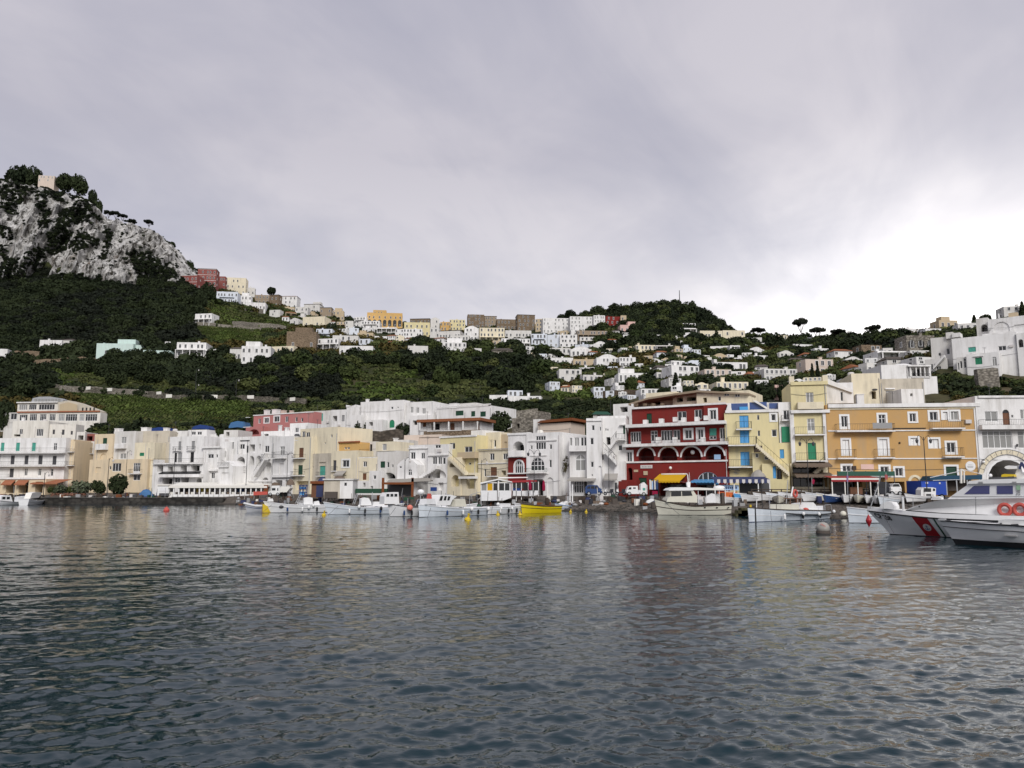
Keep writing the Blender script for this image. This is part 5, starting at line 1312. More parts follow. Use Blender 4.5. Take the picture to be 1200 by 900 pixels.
for k in(-.05,.62):
    for i in range(20):
        a0,a1=PI*(1.5+i*.65)/16,PI*(1.5+(i+1)*.65)/16
        m.tube((cx_+(r1+k)*math.cos(a0),-.06,zc_+(hh+.75+k)*math.sin(a0)),(cx_+(r1+k)*math.cos(a1),-.06,zc_+(hh+.75+k)*math.sin(a1)),.05,4)
for i in(3.5,5,6,7.5,9,10.4,12):a0=PI*i/16;c_=(cx_+(r1+.27)*math.cos(a0),-.1,zc_+(hh+1.02)*math.sin(a0));m.tube((c_[0]-.1,-.1,c_[2]-.12),(c_[0]+.1,-.1,c_[2]+.12),.035,4)
h.put('arch_lettering',m,PAINT['grey']);h.put('wall_lamp',MB().ball(h.P(858,570,-.3),.2),PAINT['white'])
for x,y in((856,573),(1080,470)):h.put('lantern',h.box(x,y-18,x+8,y,-.4,.25),PAINT['dgrey'])
# -- behind the orange house: old stained house, dome, mansion
h=House('house','old peeling house with stained walls right behind the orange hotel roof','house','T',-10,502,700,127,125,6)
h.block(-10,585,192,800,0,9,'LC',[('n',130,712,160,765)],base=0);h.block(190,622,500,800,.8,8,'OC',[('s:grey',230,708,275,770)],base=0);h.band(222,690,290,698,.8,.25,'W');h.chimney(50,735,770,50,-1);h.put('satellite_dish',MB().ball(h.P(150,700,-.6),.45,10,5,.4),PAINT['dgrey'])
h=House('house','small white cube house with one dark square window on the orange hotel roof line','house','T',338,495,740,122,122,9)
h.block(338,695,494,800,0,5,'W',[('n',400,726,418,746)],base=0)
h=House('house','white house with a shallow dome and a columned loggia on the right slope','house','T',195,550,570,146,146,12)
h.block(198,526,384,660,0,8,'W',[],base=0);h.block(384,530,545,612,.4,6,'W',[('n',412,540,522,604)]);h.block(384,606,590,660,0,5,'W',[],base=0);m=MB();x_,z_=h.loc(422,530);m.ball((x_,4.5,z_-.4),2.6,16,8,.55);h.put('dome',m,WALL['W'],None,True)
h.put('loggia_roof',h.box(384,526,548,536,-.4,7),WALL['W']);h.balcony(400,530,590,612,.4,.6)
for x in(398,440,470,500,532):h.put('column',h.box(x,536,x+7,606,-.1,.25),WALL['W'])
h=House('villa',"big white mansion with stepped wings, green shutters and a great blind arch at upper right",'villa','T',520,1240,400,172,160,20)
h.block(700,318,1160,640,0,14,'W',[('s:teal',808,400,862,434),('w',1020,392,1075,425)],base=0);h.block(905,292,1240,322,1,8,'W',[]);h.block(948,190,1240,330,2,10,'W',[('b',985,222,1098,300,'A'),('b',1130,240,1220,285)])
h.block(866,196,950,330,3.5,10,'G',[('n',898,240,944,292,'A')]);h.block(800,442,1028,640,-4,6,'W',[('s:green',857,474,906,522),('w',976,468,1008,532,'AC')],base=0);h.band(845,464,915,470,-4,.2,'W')  # grey wings carry the shade of the mansion's left faces in their colour
h.block(552,330,702,640,2,10,'G',[('w',655,410,680,452),('w',598,440,616,462)],base=0);h.block(508,482,660,640,0,6,'G',[('w',545,520,560,560),('w',585,535,618,580)],base=0);h.block(730,470,802,640,-3.5,6,'G',[('w',735,510,745,560),('w',750,500,766,550),('w',775,480,795,548)],base=0)
h.block(1158,300,1240,640,-.5,10,'W',[('n',1160,345,1195,402,'A')],base=0);h.stair([(560,545),(640,455)],-.2,1.2,rail=False);h.block(695,300,750,330,1,3,'W',[]);h.block(650,296,700,340,1.5,3,'G',[])
h.put('chimney',h.box(1018,165,1026,195,3,.5),WALL['W']);h.put('brick_parapet',h.box(1090,158,1155,190,4,1.5),WALL['T'])
# ------------------------------------------------------------------ boats
def hull_shape(L,B,zb,zm,zs,over=0.5,n=16,fine=2.4,tr=0.86,keel=0.5,flare=0.78,sag=0.35):
    """stations from stern (x=0) to bow (x=L on the waterline); returns rings of (x,y,z) for one side plus sheer line"""
    st=[]
    for i in range(n+1):
        s=i/n
        if s<.38:b=B/2*(tr+(1-tr)*math.sin(s/.38*PI/2))
        else:b=B/2*max(0.0,1-((s-.38)/.62)**fine)
        bw=b*(flare-.25*max(0,s-.3))if s<1 else 0
        t=s
        z=zs+(zm-zs)*min(1,t/sag)if t<sag else zm+(zb-zm)*((t-sag)/(1-sag))**1.8
        r=s**4
        xs=lambda f:s*L+over*r*f-(1-s)*.0
        k=keel*(1-.55*s**6)
        f1,f2=.33,.7
        st.append([(xs(-.15),0.0,-k),(xs(0),bw*.72,-k*.45),(xs(.05),bw,.04),(xs(f1),bw+(b-bw)*.42,z*f1+.03),(xs(f2),bw+(b-bw)*.78,z*f2),(xs(1.0),b,z)])
    return st
def hull_build(T,L,B,zb,zm,zs,over,mats,bow='L',x0=0.0,y0=None,deck_mat=None,rail_mat=None,rail_r=.05,stripe=None,strake=None,deck_drop=.14,**kw):
    st=hull_shape(L,B,zb,zm,zs,over,**kw)
    yc=B/2 if y0 is None else y0
    tr=(lambda p:(x0+p[0],yc+p[1],p[2]))if bow=='R' else(lambda p:(x0+L-p[0],yc-p[1],p[2]))
    m=MB();n=len(st);k=len(st[0])
    for sgn in(1,-1):
        for i in range(n-1):
            for j in range(k-1):
                a,b,c,d=st[i][j],st[i+1][j],st[i+1][j+1],st[i][j+1]
                q=[tr((p[0],p[1]*sgn,p[2]))for p in(a,b,c,d)]
                if sgn==1:q=q[::-1]
                m.cur=1 if j<2 else 0
                m.quad(*q)
    m.cur=0
    m.poly([tr((p[0],p[1],p[2]))for p in st[0]]+[tr((p[0],-p[1],p[2]))for p in reversed(st[0])])
    hull=T.put('hull',m,[mats[0],mats[1]],None,True)
    e=hull.modifiers.new('edge','EDGE_SPLIT');e.split_angle=math.radians(38)
    d=MB()
    for i in range(n-1):
        a,b=st[i][-1],st[i+1][-1];ya,yb=max(0,a[1]-.05),max(0,b[1]-.05)
        d.quad(tr((a[0],-ya,a[2]-deck_drop)),tr((b[0],-yb,b[2]-deck_drop)),tr((b[0],yb,b[2]-deck_drop)),tr((a[0],ya,a[2]-deck_drop)))
    T.put('deck',d,deck_mat or PAINT['hullw'])
    r=MB()
    for sgn in(1,-1):r.path([tr((s[-1][0],s[-1][1]*sgn,s[-1][2]))for s in st],rail_r,5)
    r.tube(tr((st[0][-1][0],st[0][-1][1],st[0][-1][2])),tr((st[0][-1][0],-st[0][-1][1],st[0][-1][2])),rail_r,5)
    T.put('gunwale',r,rail_mat or PAINT['dwood'])
    for f,rr,mm,nm in([]if not strake else strake):
        r=MB()
        for sgn in(1,-1):
            pts=[]
            for s in st:
                a,b=(s[3],s[4])if f<.7 else(s[4],s[5]);lo,hi=(.33,.7)if f<.7 else(.7,1.0)
                t=(f-lo)/(hi-lo);pts.append(tr((a[0]+(b[0]-a[0])*t,(a[1]+(b[1]-a[1])*t)*sgn,a[2]+(b[2]-a[2])*t)))
            r.path(pts,rr,5)
        T.put(nm,r,mm)
    return st,tr,hull
BOATS=[]
class Boat(Thing):
    def __init__(s,label,reg,x0,x1,yw0,yw1,cat='boat',group=None,name='fishing_boat',z0=0.0):
        D0=on_water(*px(reg,x0,yw0)).y;D1=on_water(*px(reg,x1,yw1)).y
        a=on_water(*px(reg,x0,yw0));b=on_water(*px(reg,x1,yw1))
        s.reg=reg;s.O=Vector((a.x,a.y,0));d=Vector((b.x-a.x,b.y-a.y,0));s.W=d.length
        s.X=d.normalized();s.Yv=Vector((-s.X.y,s.X.x,0));s.rz=math.atan2(s.X.y,s.X.x)
        s.root=empty(name,s.O,s.rz);tag(s.root,label,cat,group);BOATS.append(s);s.grp=group
    def pole(s,name,pts,r,mat,off=0.6,parent=None,reg=None):
        m=MB();m.path([s.P(x,y,off,reg)for x,y in pts],r,6);return s.put(name,m,mat,parent)
    def hull(s,bow_tip,stern_top,B,mats,bow='L',mid=None,**kw):
        zb=s.loc(*bow_tip,B/2)[1];zs=s.loc(*stern_top,0)[1]
        xb=s.loc(*bow_tip,B/2)[0]
        over=-xb if bow=='L' else xb-s.W
        zm=mid if mid else min(zs,zb)*.96
        return hull_build(s,s.W,B,zb,zm,zs,max(.15,over),mats,bow,**kw)

def _taper(s,name,pts,hw,inset,mat,st,tr):
    xs=[tr(q[-1])[0]for q in st];hb=[q[-1][1]for q in st];yc=tr((0,0,0))[1]
    if xs[0]>xs[-1]:xs,hb=xs[::-1],hb[::-1]
    P=[]
    for(x,y)in pts:
        off=yc-hw
        for _ in range(4):
            a,z=s.loc(x,y,off);h=min(hw,max(.06,float(np.interp(a,xs,hb))-inset));off=yc-h
        P.append((a,h,z))
    n=len(P);m=MB()
    area=sum(P[i][0]*P[(i+1)%n][2]-P[(i+1)%n][0]*P[i][2]for i in range(n))
    if area<0:P=P[::-1]
    m.add([(a,yc-h,z)for a,h,z in P]+[(a,yc+h,z)for a,h,z in P],[tuple(range(n)),tuple(range(2*n-1,n-1,-1))]+[(i,i+n,(i+1)%n+n,(i+1)%n)for i in range(n)])
    return s.put(name,m,mat)
Boat.taper=_taper
G_F='boats moored along the beach'
AF=PAINT['antif']
# 1 white boat with yellow bow
b=Boat('white open boat with a yellow cover at its bow, leftmost of the moored boats','J',272,690,277,272,group=G_F)
b.hull((232,196),(690,222),2.3,(PAINT['hullw'],AF),rail_mat=PAINT['hullw'],strake=[(.6,.03,PAINT['grey'],'rub_strake')])
b.put('bow_cover',b.prism([(228,212),(262,230),(282,274),(226,274)],.85,.6),PAINT['yellow'])
b.put('console',b.prism([(515,218),(518,172),(552,165),(578,170),(580,218)],.7,.9),PAINT['white']);b.put('engine_cover',b.prism([(586,222),(590,198),(622,192),(632,222)],.7,.8),PAINT['white'])
m=MB()
for a,c in(((458,210),(487,148)),((472,210),(500,148))):m.tube(b.P(*a,.8),b.P(*c,.8),.04,5)
for t in(.2,.45,.7,.95):m.tube(b.P(458+29*t,210-62*t,.8),b.P(472+28*t,210-62*t,.8),.03,4)
b.put('ladder',m,PAINT['steel']);b.put('fender',MB().ball(b.P(552,236,-.12),.17,10,6,1.4),PAINT['white']);b.put('fender',MB().ball(b.P(585,224,-.12),.15,10,6,1.4),PAINT['white'])
b.put('bow_roller',b.prism([(262,196),(268,178),(298,176),(304,196)],.8,.7),PAINT['white'])
# 2
b=Boat('pale blue-white open boat with a white console, second of the moored boats','J',702,1140,290,284,group=G_F)
b.hull((652,200),(1140,236),2.4,(PAINT['hullb'],AF),rail_mat=PAINT['hullw'],strake=[(.6,.03,PAINT['grey'],'rub_strake')])
b.put('console',b.prism([(918,224),(922,176),(945,168),(972,172),(990,200),(992,224)],.7,1.0),PAINT['white']);b.put('engine_cover',b.prism([(1000,228),(1010,198),(1075,198),(1088,228)],.7,1.0),PAINT['white'])
m=MB()
for a,c in(((860,216),(885,142)),((872,216),(898,142))):m.tube(b.P(*a,.8),b.P(*c,.8),.04,5)
for t in(.2,.45,.7,.95):m.tube(b.P(860+25*t,216-74*t,.8),b.P(872+26*t,216-74*t,.8),.03,4)
b.put('ladder',m,PAINT['steel']);b.put('fender',MB().ball(b.P(905,232,-.12),.17,10,6,1.4),PAINT['white']);b.put('fender',MB().ball(b.P(1060,244,-.12),.17,10,6,1.4),PAINT['black'])
b.pole('mast',[(655,200),(652,125)],.05,PAINT['dwood'],1.2);b.pole('pole',[(995,215),(998,130)],.04,PAINT['steel'],1.2)
# 3 grey with a little white cabin
b=Boat('grey-hulled boat with a small white wheelhouse and a pink float at its bow','K',196,410,305,300,group=G_F)
b.hull((146,212),(410,232),2.3,(PAINT['hullg'],AF),rail_mat=PAINT['dgrey'])
cb=b.put('wheelhouse',b.prism([(122,214),(124,160),(140,134),(222,130),(228,214)],.6,1.2),PAINT['white'])
for x in(138,166,194):b.put('wheelhouse_window',b.box(x,142,x+20,162,.57,.03),GLASS,cb)
b.put('float',MB().ball(b.P(302,240,-.25),.33,12,8),PAINT['pink']);b.put('radar_dome',MB().ball(b.P(378,130,.9),.4,12,7,.8),PAINT['white']);b.pole('dome_stand',[(378,145),(372,225)],.05,PAINT['steel'],.9)
b.pole('rail',[(340,225),(360,180),(385,180),(390,228)],.03,PAINT['steel'],.6)
# 4
b=Boat('white boat with a forward windowed cabin and a beige box on deck','K',424,865,309,292,group=G_F)
b.hull((384,216),(865,238),2.5,(PAINT['hullb'],AF),rail_mat=PAINT['hullw'],strake=[(.55,.03,PAINT['grey'],'rub_strake')])
cb=b.put('cabin',b.prism([(490,222),(512,160),(520,150),(588,148),(632,160),(600,186),(585,222)],.6,1.3),PAINT['white'])
for p in([(510,190),(520,158),(536,158),(528,190)],[(540,188),(548,158),(562,158),(556,188)],[(566,188),(572,160),(588,160),(580,188)]):b.put('cabin_window',b.prism(p,.57,.03),GLASS,cb)
b.put('fore_locker',b.prism([(415,216),(424,180),(478,176),(486,216)],.7,1.1),PAINT['hullw']);b.put('beige_box',b.prism([(622,232),(622,184),(690,178),(700,232)],.5,1.3),PAINT['cream'])
b.put('orange_cone',b.prism([(432,176),(440,140),(450,140),(458,176)],.9,.3),PAINT['lred']);b.pole('frame',[(720,232),(725,150),(800,128),(805,228)],.035,PAINT['steel'],.5)
for x in(738,855):b.put('fender',MB().ball(b.P(x,248,-.15),.19,10,6,1.3),PAINT['white'])
# 5
b=Boat('low white open boat astern of the windowed cabin boat, left of the yellow boat','K',866,1098,290,280,group=G_F)
b.hull((858,234),(1096,228),2.0,(PAINT['hullw'],AF),bow='L',rail_mat=PAINT['hullw'],strake=[(.75,.04,PAINT['hullb'],'rub_strake')])
for x in(945,1022):b.put('fender',MB().ball(b.P(x,245,-.12),.15,10,6,1.3),PAINT['white'])
b.pole('mast',[(918,215),(916,60)],.045,PAINT['dwood'],1.0);b.put('engine_box',b.box(960,210,1010,232,.5,.8),PAINT['hullw']);b.put('stern_float',MB().ball(b.P(922,215,.4),.2),PAINT['white'])
# 6 yellow
b=Boat('bright yellow wooden rowing boat with a dark rail moored off the beach','L',104,358,372,366,group=G_F,name='rowing_boat')
b.hull((93,302),(361,318),2.0,(PAINT['hully'],PAINT['yellow']),rail_mat=PAINT['dwood'],rail_r=.06,strake=[(.62,.035,PAINT['dwood'],'rub_strake')],deck_drop=.3,deck_mat=PAINT['dwood'],fine=2.8,mid=.85)
for x in(170,230,290):b.put('thwart',b.box(x,312,x+14,318,.25,1.5),PAINT['brown'])
# 7 small motorboat
b=Boat('small white and pale blue motorboat with two white posts, right of the yellow rowing boat','L',352,552,356,338,name='motorboat')
b.hull((358,298),(552,316),1.9,(PAINT['hullw'],PAINT['fendr']),bow='L',rail_mat=PAINT['fendr'],strake=[(.5,.04,PAINT['fendr'],'rub_strake')])
cb=b.put('cuddy',b.prism([(375,302),(400,288),(480,286),(500,304),(500,318),(372,318)],.45,1.0),PAINT['white'])
for x in(398,428,462):b.put('porthole',b.box(x,296,x+16,308,.42,.03),GLASS,cb)
b.pole('post',[(408,290),(407,142)],.09,PAINT['white'],.7);b.pole('post',[(425,290),(424,166)],.09,PAINT['white'],.9);b.pole('rail',[(358,296),(375,280),(420,278)],.025,PAINT['steel'],.3)
# 8 tender
b=Boat('small grey rubber tender lying beside the end of the quay','J',135,224,270,268,name='tender')
b.hull((98,208),(224,226),1.5,(PAINT['tender'],PAINT['tender']),rail_mat=PAINT['hullw'],rail_r=.13,strake=[(.6,.04,PAINT['dkblue'],'blue_line')])
# 9 cream cabin boat
b=Boat('large cream cabin cruiser with a dark rail and white canopy anchored before the red hotel','M',205,868,512,510,name='cabin_cruiser')
b.hull((132,352),(872,413),3.0,(PAINT['cream'],AF),rail_mat=PAINT['dwood'],rail_r=.07,strake=[(.52,.045,PAINT['dwood'],'rub_strake'),(.85,.03,PAINT['cream'],'upper_strake')],fine=2.6,deck_mat=PAINT['cream'],mid=1.03,sag=.5)
cb=b.put('cabin',b.prism([(250,385),(258,352),(285,335),(290,280),(500,278),(535,330),(538,392)],.45,2.0),PAINT['cream'])
b.put('cabin_window',b.prism([(292,333),(292,287),(385,285),(388,330)],.42,.03),GLASS,cb);b.put('cabin_window',b.prism([(396,330),(394,285),(478,286),(492,326)],.42,.03),GLASS,cb)
b.put('cabin_roof',b.prism([(268,276),(290,258),(340,248),(490,250),(500,278),(272,280)],.3,2.3),PAINT['white'])
b.put('canopy',b.prism([(490,258),(540,250),(790,262),(792,276),(500,274)],.35,2.2),PAINT['canvas'])
for x in(545,622,742,800):b.pole('canopy_post',[(x,268),(x+2,398)],.035,PAINT['white'],.5)
b.put('radar_dome',MB().lathe([(.05,-.25),(.62,-.2),(.68,0),(.55,.18),(.1,.26)],b.P(742,252,1.2),14),PAINT['white'],None,True)
b.pole('mast',[(458,250),(452,195),(446,128)],.06,PAINT['white'],1.3);b.pole('antenna',[(470,250),(462,110)],.025,PAINT['white'],1.4);b.put('mast_box',b.prism([(440,215),(445,198),(474,198),(470,248),(448,248)],1.1,.35),PAINT['white'])
b.put('anchor',b.prism([(60,392),(64,376),(105,356),(130,360),(128,374),(84,398)],1.3,.3),PAINT['white'])
for x,w_ in((660,46),(715,40)):b.put('stowed_dinghy',b.prism([(x-w_,395),(x-w_-6,345),(x+10,305),(x+w_,312),(x+w_+8,392)],.7+(x>700)*.5,.6),PAINT['hullw'])
b.put('wooden_rack',b.box(768,300,794,402,.6,.5),PAINT['slate'])
for x in(600,715,822):b.put('hawse',b.box(x,433,x+16,443,.0,.06),PAINT['black'])
b.pole('mooring_line',[(215,372),(370,505)],.02,PAINT['dgrey'],.1)
# 10 blue-white gozzo
b=Boat('white wooden fishing boat with dark rubbing strake, white hatch box and orange life ring','H',193,700,435,408,name='fishing_boat')
b.hull((163,326),(706,352),2.5,(PAINT['hullb'],PAINT['navy']),rail_mat=PAINT['dwood'],rail_r=.05,strake=[(.48,.035,PAINT['hullw'],'lower_strake')],fine=2.5,mid=1.0,sag=.45)
b.put('rubbing_strake',b.prism([(372,366),(480,374),(600,376),(698,366),(700,374),(600,384),(480,382),(374,373)],-.05,.12),PAINT['black'])
b.put('hatch_box',b.prism([(335,346),(335,306),(457,306),(458,350)],.6,1.2),PAINT['cream']);b.put('engine_cover',b.prism([(470,352),(478,300),(560,292),(582,318),(585,352)],.7,1.1),PAINT['white'])
m=MB()
for x in(396,470):m.tube(b.P(x,308,.7),b.P(x,268,.7),.04,5);m.tube(b.P(x,308,1.6),b.P(x,268,1.6),.04,5)
for o in(.7,1.6):m.tube(b.P(350,264,o),b.P(478,266,o),.04,5)
b.put('wooden_frame',m,PAINT['brown'])
c_=b.P(431,230,.9);b.put('life_ring',MB().torus(c_,.33,.11,16,7),PAINT['lred']);b.pole('white_post',[(402,252),(415,183)],.07,PAINT['white'],.8)
b.put('red_bundle',MB().ball(b.P(505,345,.4),.32,10,6,.7),PAINT['lred']);b.put('pink_bundle',MB().ball(b.P(475,345,.35),.25,10,6,.7),PAINT['gplate']);b.put('white_chest',b.box(500,335,590,356,.8,.9),PAINT['white'])
for x,y in((490,372),(600,374),(704,356)):b.put('fender',MB().ball(b.P(x,y,-.15),.15,10,6,1.2),PAINT['white'])
b.pole('stern_rail',[(640,352),(640,310),(682,308),(690,352)],.03,PAINT['steel'],.6);b.pole('mast',[(368,300),(380,135)],.04,PAINT['steel'],1.3);b.pole('bow_staff',[(160,328),(160,270)],.04,PAINT['white'],1.2)
b.put('helm_chair',b.prism([(598,350),(602,318),(628,316),(630,350)],.9,.5),PAINT['hullw'])
# 11 pale blue bow behind the patrol boat
b=Boat('pale blue boat half hidden behind the bow of the grey and white patrol boat','H',872,1130,441,438,name='motorboat')
b.hull((829,326),(1130,345),2.4,(PAINT['hullb'],AF),rail_mat=PAINT['hullg'],strake=[(.55,.05,PAINT['hullw'],'rub_strake')],fine=2.2,mid=1.15)
# 12 patrol boat
b=Boat('grey and white patrol boat with a red diagonal stripe, violet windows and two life rings','I',262,1700,517,574,cat='patrol boat',name='patrol_boat')
b.O=b.O-b.Yv*2.1;b.root.location=b.O
st,tr,hu=b.hull((100,352),(1700,448),4.2,(PAINT['hullg'],AF),rail_mat=PAINT['black'],rail_r=.05,fine=2.3,mid=1.17,sag=.55,flare=.66,keel=.8,n=30,deck_drop=.02)
def side_point(frac,s_):
    """a point on the near side of the hull: s_ from stern 0 to bow 1, frac from waterline 0 to sheer 1"""
    n=len(st)-1;i=min(n-1,int(s_*n));t=s_*n-i
    fr=[.0,.33,.7,1.0];j=0 if frac<.33 else 1 if frac<.7 else 2;u=(frac-fr[j])/(fr[j+1]-fr[j])
    def g(q):a,c=st[q][2+j],st[q][3+j];return Vector(a).lerp(Vector(c),u)
    p=g(i).lerp(g(i+1),t);return Vector(tr((p.x,p.y,p.z)))
def side_at(x,y):
    """the hull side seen at this place"""
    best=None
    for i in range(0,241):
        s_=.35+.65*i/240
        for j in range(41):
            p=side_point(j/40,s_);wp=b.O+b.X*p.x+b.Yv*p.y+Vector((0,0,p.z))
            q=proj(wp.x,wp.y,wp.z);u,v=px('I',x,y);d=(q[0]-u)**2+(q[1]-v)**2
            if best is None or d<best[0]:best=(d,s_,j/40)
    return best[1],best[2]
def hull_strip(name,sa,sb,sc_,sd_,mat,lift=.012,rows=10,cols=6):
    m=MB()
    def pt(f,t):
        s_=(sa+(sb-sa)*t)*(1-f)+(sc_+(sd_-sc_)*t)*f
        p=side_point(f*.985+.005,s_);return(p.x,p.y-lift,p.z)
    for i in range(rows):
        for j in range(cols):
            m.quad(pt(i/rows,j/cols),pt(i/rows,(j+1)/cols),pt((i+1)/rows,(j+1)/cols),pt((i+1)/rows,j/cols))
    b.put(name,m,mat)
tops=[side_at(x,y)[0]for x,y in((415,400),(522,408),(538,410),(552,411),(560,412),(572,413))]
bots=[side_at(x,y)[0]for x,y in((512,528),(614,530),(622,530),(634,531),(642,532),(655,532))]
hull_strip('red_stripe',bots[0],bots[1],tops[0],tops[1],PAINT['red']);hull_strip('white_stripe',bots[2],bots[3],tops[2],tops[3],PAINT['white']);hull_strip('dark_stripe',bots[4],bots[5],tops[4],tops[5],PAINT['dgreen'])
s_,f_=side_at(519,467);p=side_point(f_,s_);nrm=(side_point(f_,s_-.02)-side_point(f_,s_+.02)).cross(side_point(min(1,f_+.1),s_)-side_point(f_-.1,s_)).normalized()
if nrm.y>0:nrm=-nrm
tx=(side_point(f_,s_-.02)-side_point(f_,s_+.02)).normalized();tz=nrm.cross(tx)*-1
if tz.z<0:tz=-tz
def decal(name,pts,mat,lift):b.put(name,MB().poly([tuple(p+nrm*lift+tx*q[0]+tz*q[1])for q in pts]),mat)
decal('emblem_disc',[(.27*math.cos(2*PI*i/20),.27*math.sin(2*PI*i/20))for i in range(20)],PAINT['gplate'],.03)
m=MB()
m.path([tuple(p+nrm*.04+tx*q[0]+tz*q[1])for q in((0,.17),(0,-.16))],.022,4);m.path([tuple(p+nrm*.04+tx*q[0]+tz*q[1])for q in((-.09,.1),(.09,.1))],.018,4)
m.path([tuple(p+nrm*.04+tx*q[0]+tz*q[1])for q in((-.14,-.04),(-.1,-.14),(0,-.18),(.1,-.14),(.14,-.04))],.02,4);b.put('anchor_emblem',m,PAINT['dkblue'])
# the number on the bow
cu=bpy.data.curves.new('hull_number','FONT');cu.body='CP 258';cu.size=.62;cu.extrude=.004;cu.offset=.018;cu.space_character=1.05
to=bpy.data.objects.new('tmp_text',cu);COL.objects.link(to);dg=bpy.context.evaluated_depsgraph_get();me=bpy.data.meshes.new_from_object(to.evaluated_get(dg));bpy.data.objects.remove(to)
s1,f1=side_at(168,400);s2,f2=side_at(278,418)
wt=max(v.co.x for v in me.vertices);ht=max(v.co.y for v in me.vertices)
for v in me.vertices:
    t=v.co.x/wt;f=(f1+(f2-f1)*t)+v.co.y/ht*.215;q=side_point(min(.98,f),s1+(s2-s1)*t);v.co=(q.x,q.y-.035-v.co.z,q.z)
me.materials.clear();me.materials.append(PAINT['black']);link('hull_number',me,b.root)
# bulwark, trunk, cabin
def slab(name,near,dep,mat,off):return b.put(name,b.prism(near,off,dep),mat)
bw=MB();n_=len(st)
for i in range(n_-1):
    for sg in(1,-1):
        a,c=st[i][-1],st[i+1][-1];h0=.30+.05*(1-i/n_);q=[(a[0],a[1]*sg,a[2]+.04),(c[0],c[1]*sg,c[2]+.04),(c[0],max(0,c[1]-.06)*sg,c[2]+h0),(a[0],max(0,a[1]-.06)*sg,a[2]+h0)]
        if sg==1:q=q[::-1]
        bw.quad(*[tr(x)for x in q])
b.put('bulwark',bw,PAINT['white'])
cd=MB()
for i in range(n_-1):
    a,c=st[i][-1],st[i+1][-1];cd.quad(tr((a[0],-max(0,a[1]-.06),a[2]+.27)),tr((c[0],-max(0,c[1]-.06),c[2]+.27)),tr((c[0],max(0,c[1]-.06),c[2]+.27)),tr((a[0],max(0,a[1]-.06),a[2]+.27)))
b.put('side_deck',cd,PAINT['white'])
b.taper('trunk',[(362,350),(420,322),(520,294),(650,268),(1700,255),(1700,420),(900,392),(600,372)],1.5,.32,PAINT['white'],st,tr)
b.taper('trunk_line',[(372,346),(600,366),(1200,390),(1700,412),(1700,420),(1200,396),(600,372),(366,351)],1.53,.29,PAINT['black'],st,tr)
slab('cabin',[(655,272),(690,248),(815,160),(1700,148),(1700,270),(900,275)],2.7,PAINT['hullw'],.75);cbn=b.root.children[-1]
for pts in([(780,234),(848,176),(957,174),(957,233)],[(1009,176),(1121,175),(1122,233),(1010,234)],[(1240,175),(1400,174),(1400,233),(1240,234)]):b.put('cabin_window',b.prism(pts,.72,.03),PAINT['tint'])
for pts in([(700,240),(812,162),(818,166),(712,246)],):b.put('windscreen',b.prism(pts,.85,2.4),PAINT['slate'])
slab('cabin_roof',[(800,162),(812,142),(900,132),(1700,112),(1700,150)],3.0,PAINT['white'],.6)
slab('waist_line',[(690,250),(1700,248),(1700,252),(692,254)],.04,PAINT['grey'],.72)
for x,r in((1065,.42),(1172,.42)):
    R_=b.put('life_ring',MB().torus(b.P(x,344,.5),.31,.115,22,8),PAINT['lred'])
    k=MB()
    for q in range(4):a=PI/4+q*PI/2;c_=b.P(x,344,.5);k.torus((c_[0]+.31*math.cos(a),c_[1],c_[2]+.31*math.sin(a)),.125,.012,8,4)
    b.put('white_band',k,PAINT['white'],R_);b.put('rope',MB().path([b.P(x,302,.56),b.P(x+2,318,.5)],.02),PAINT['grey'],R_)
for x in(895,1132):b.put('roof_lamp',b.box(x-14,146,x+14,160,.55,.2),PAINT['grey'])
b.put('yellow_plate',b.box(1145,172,1174,205,.70,.03),PAINT['palegreen']);m=MB()
for(x0_,y0_,x1_,y1_)in((1148,210,1158,216),(1162,208,1174,214),(1152,220,1172,224),(1148,228,1154,240),(1166,230,1172,240)):r_=b.rect(x0_,y0_,x1_,y1_,.7);m.box(r_[0],r_[1],.705,.735,r_[2],r_[3])
b.put('side_lettering',m,PAINT['grey'])
slab('mast_base',[(1130,128),(1142,78),(1160,30),(1175,30),(1185,80),(1260,82),(1260,124)],.9,PAINT['white'],1.7)
slab('radar_platform',[(1062,50),(1068,38),(1090,33),(1150,36),(1150,56),(1080,58)],1.2,PAINT['white'],1.5);slab('radar_frame',[(1160,58),(1175,8),(1185,8),(1230,80),(1215,80),(1180,30),(1172,60)],.2,PAINT['navy'],1.5)
slab('raft_canister',[(1040,114),(1042,98),(1062,92),(1128,95),(1132,112)],1.0,PAINT['yellow'],1.2);slab('flybridge',[(955,128),(965,118),(1130,108),(1135,125),(1135,132)],1.8,PAINT['dgrey'],1.2);b.put('deck_light',MB().ball(b.P(963,104,1.4),.12),PAINT['white'])
m=MB();m.path([b.P(118,336,1.6),b.P(150,240,1.7),b.P(168,190,1.8),b.P(188,120,1.8)],.035);b.put('bow_staff',m,PAINT['steel'])
m=MB();m.path([b.P(165,250,1.4),b.P(345,256,1.0),b.P(420,262,.8),b.P(620,262,.55)],.022)
for x,y0_,y1_ in((210,340,252),(348,345,256),(420,320,262)):m.tube(b.P(x,y0_,1.0),b.P(x,y1_,1.0),.022)
b.put('bow_rail',m,PAINT['steel']);b.put('bow_post',b.box(342,252,352,340,.9,.15),PAINT['white'])
m=MB();m.path([b.P(860,255,.7),b.P(862,420,.05)],.015);m.path([b.P(208,345,1.2),b.P(212,380,.9),b.P(285,508,.4)],.018);b.put('line',m,PAINT['dgrey'])
b.put('windlass_cover',b.prism([(180,336),(190,310),(235,286),(270,292),(288,318),(290,338)],1.2,.9),PAINT['white']);b.put('deck_vent',b.prism([(545,274),(552,256),(590,250),(612,258),(620,272)],1.0,.5),PAINT['white'])
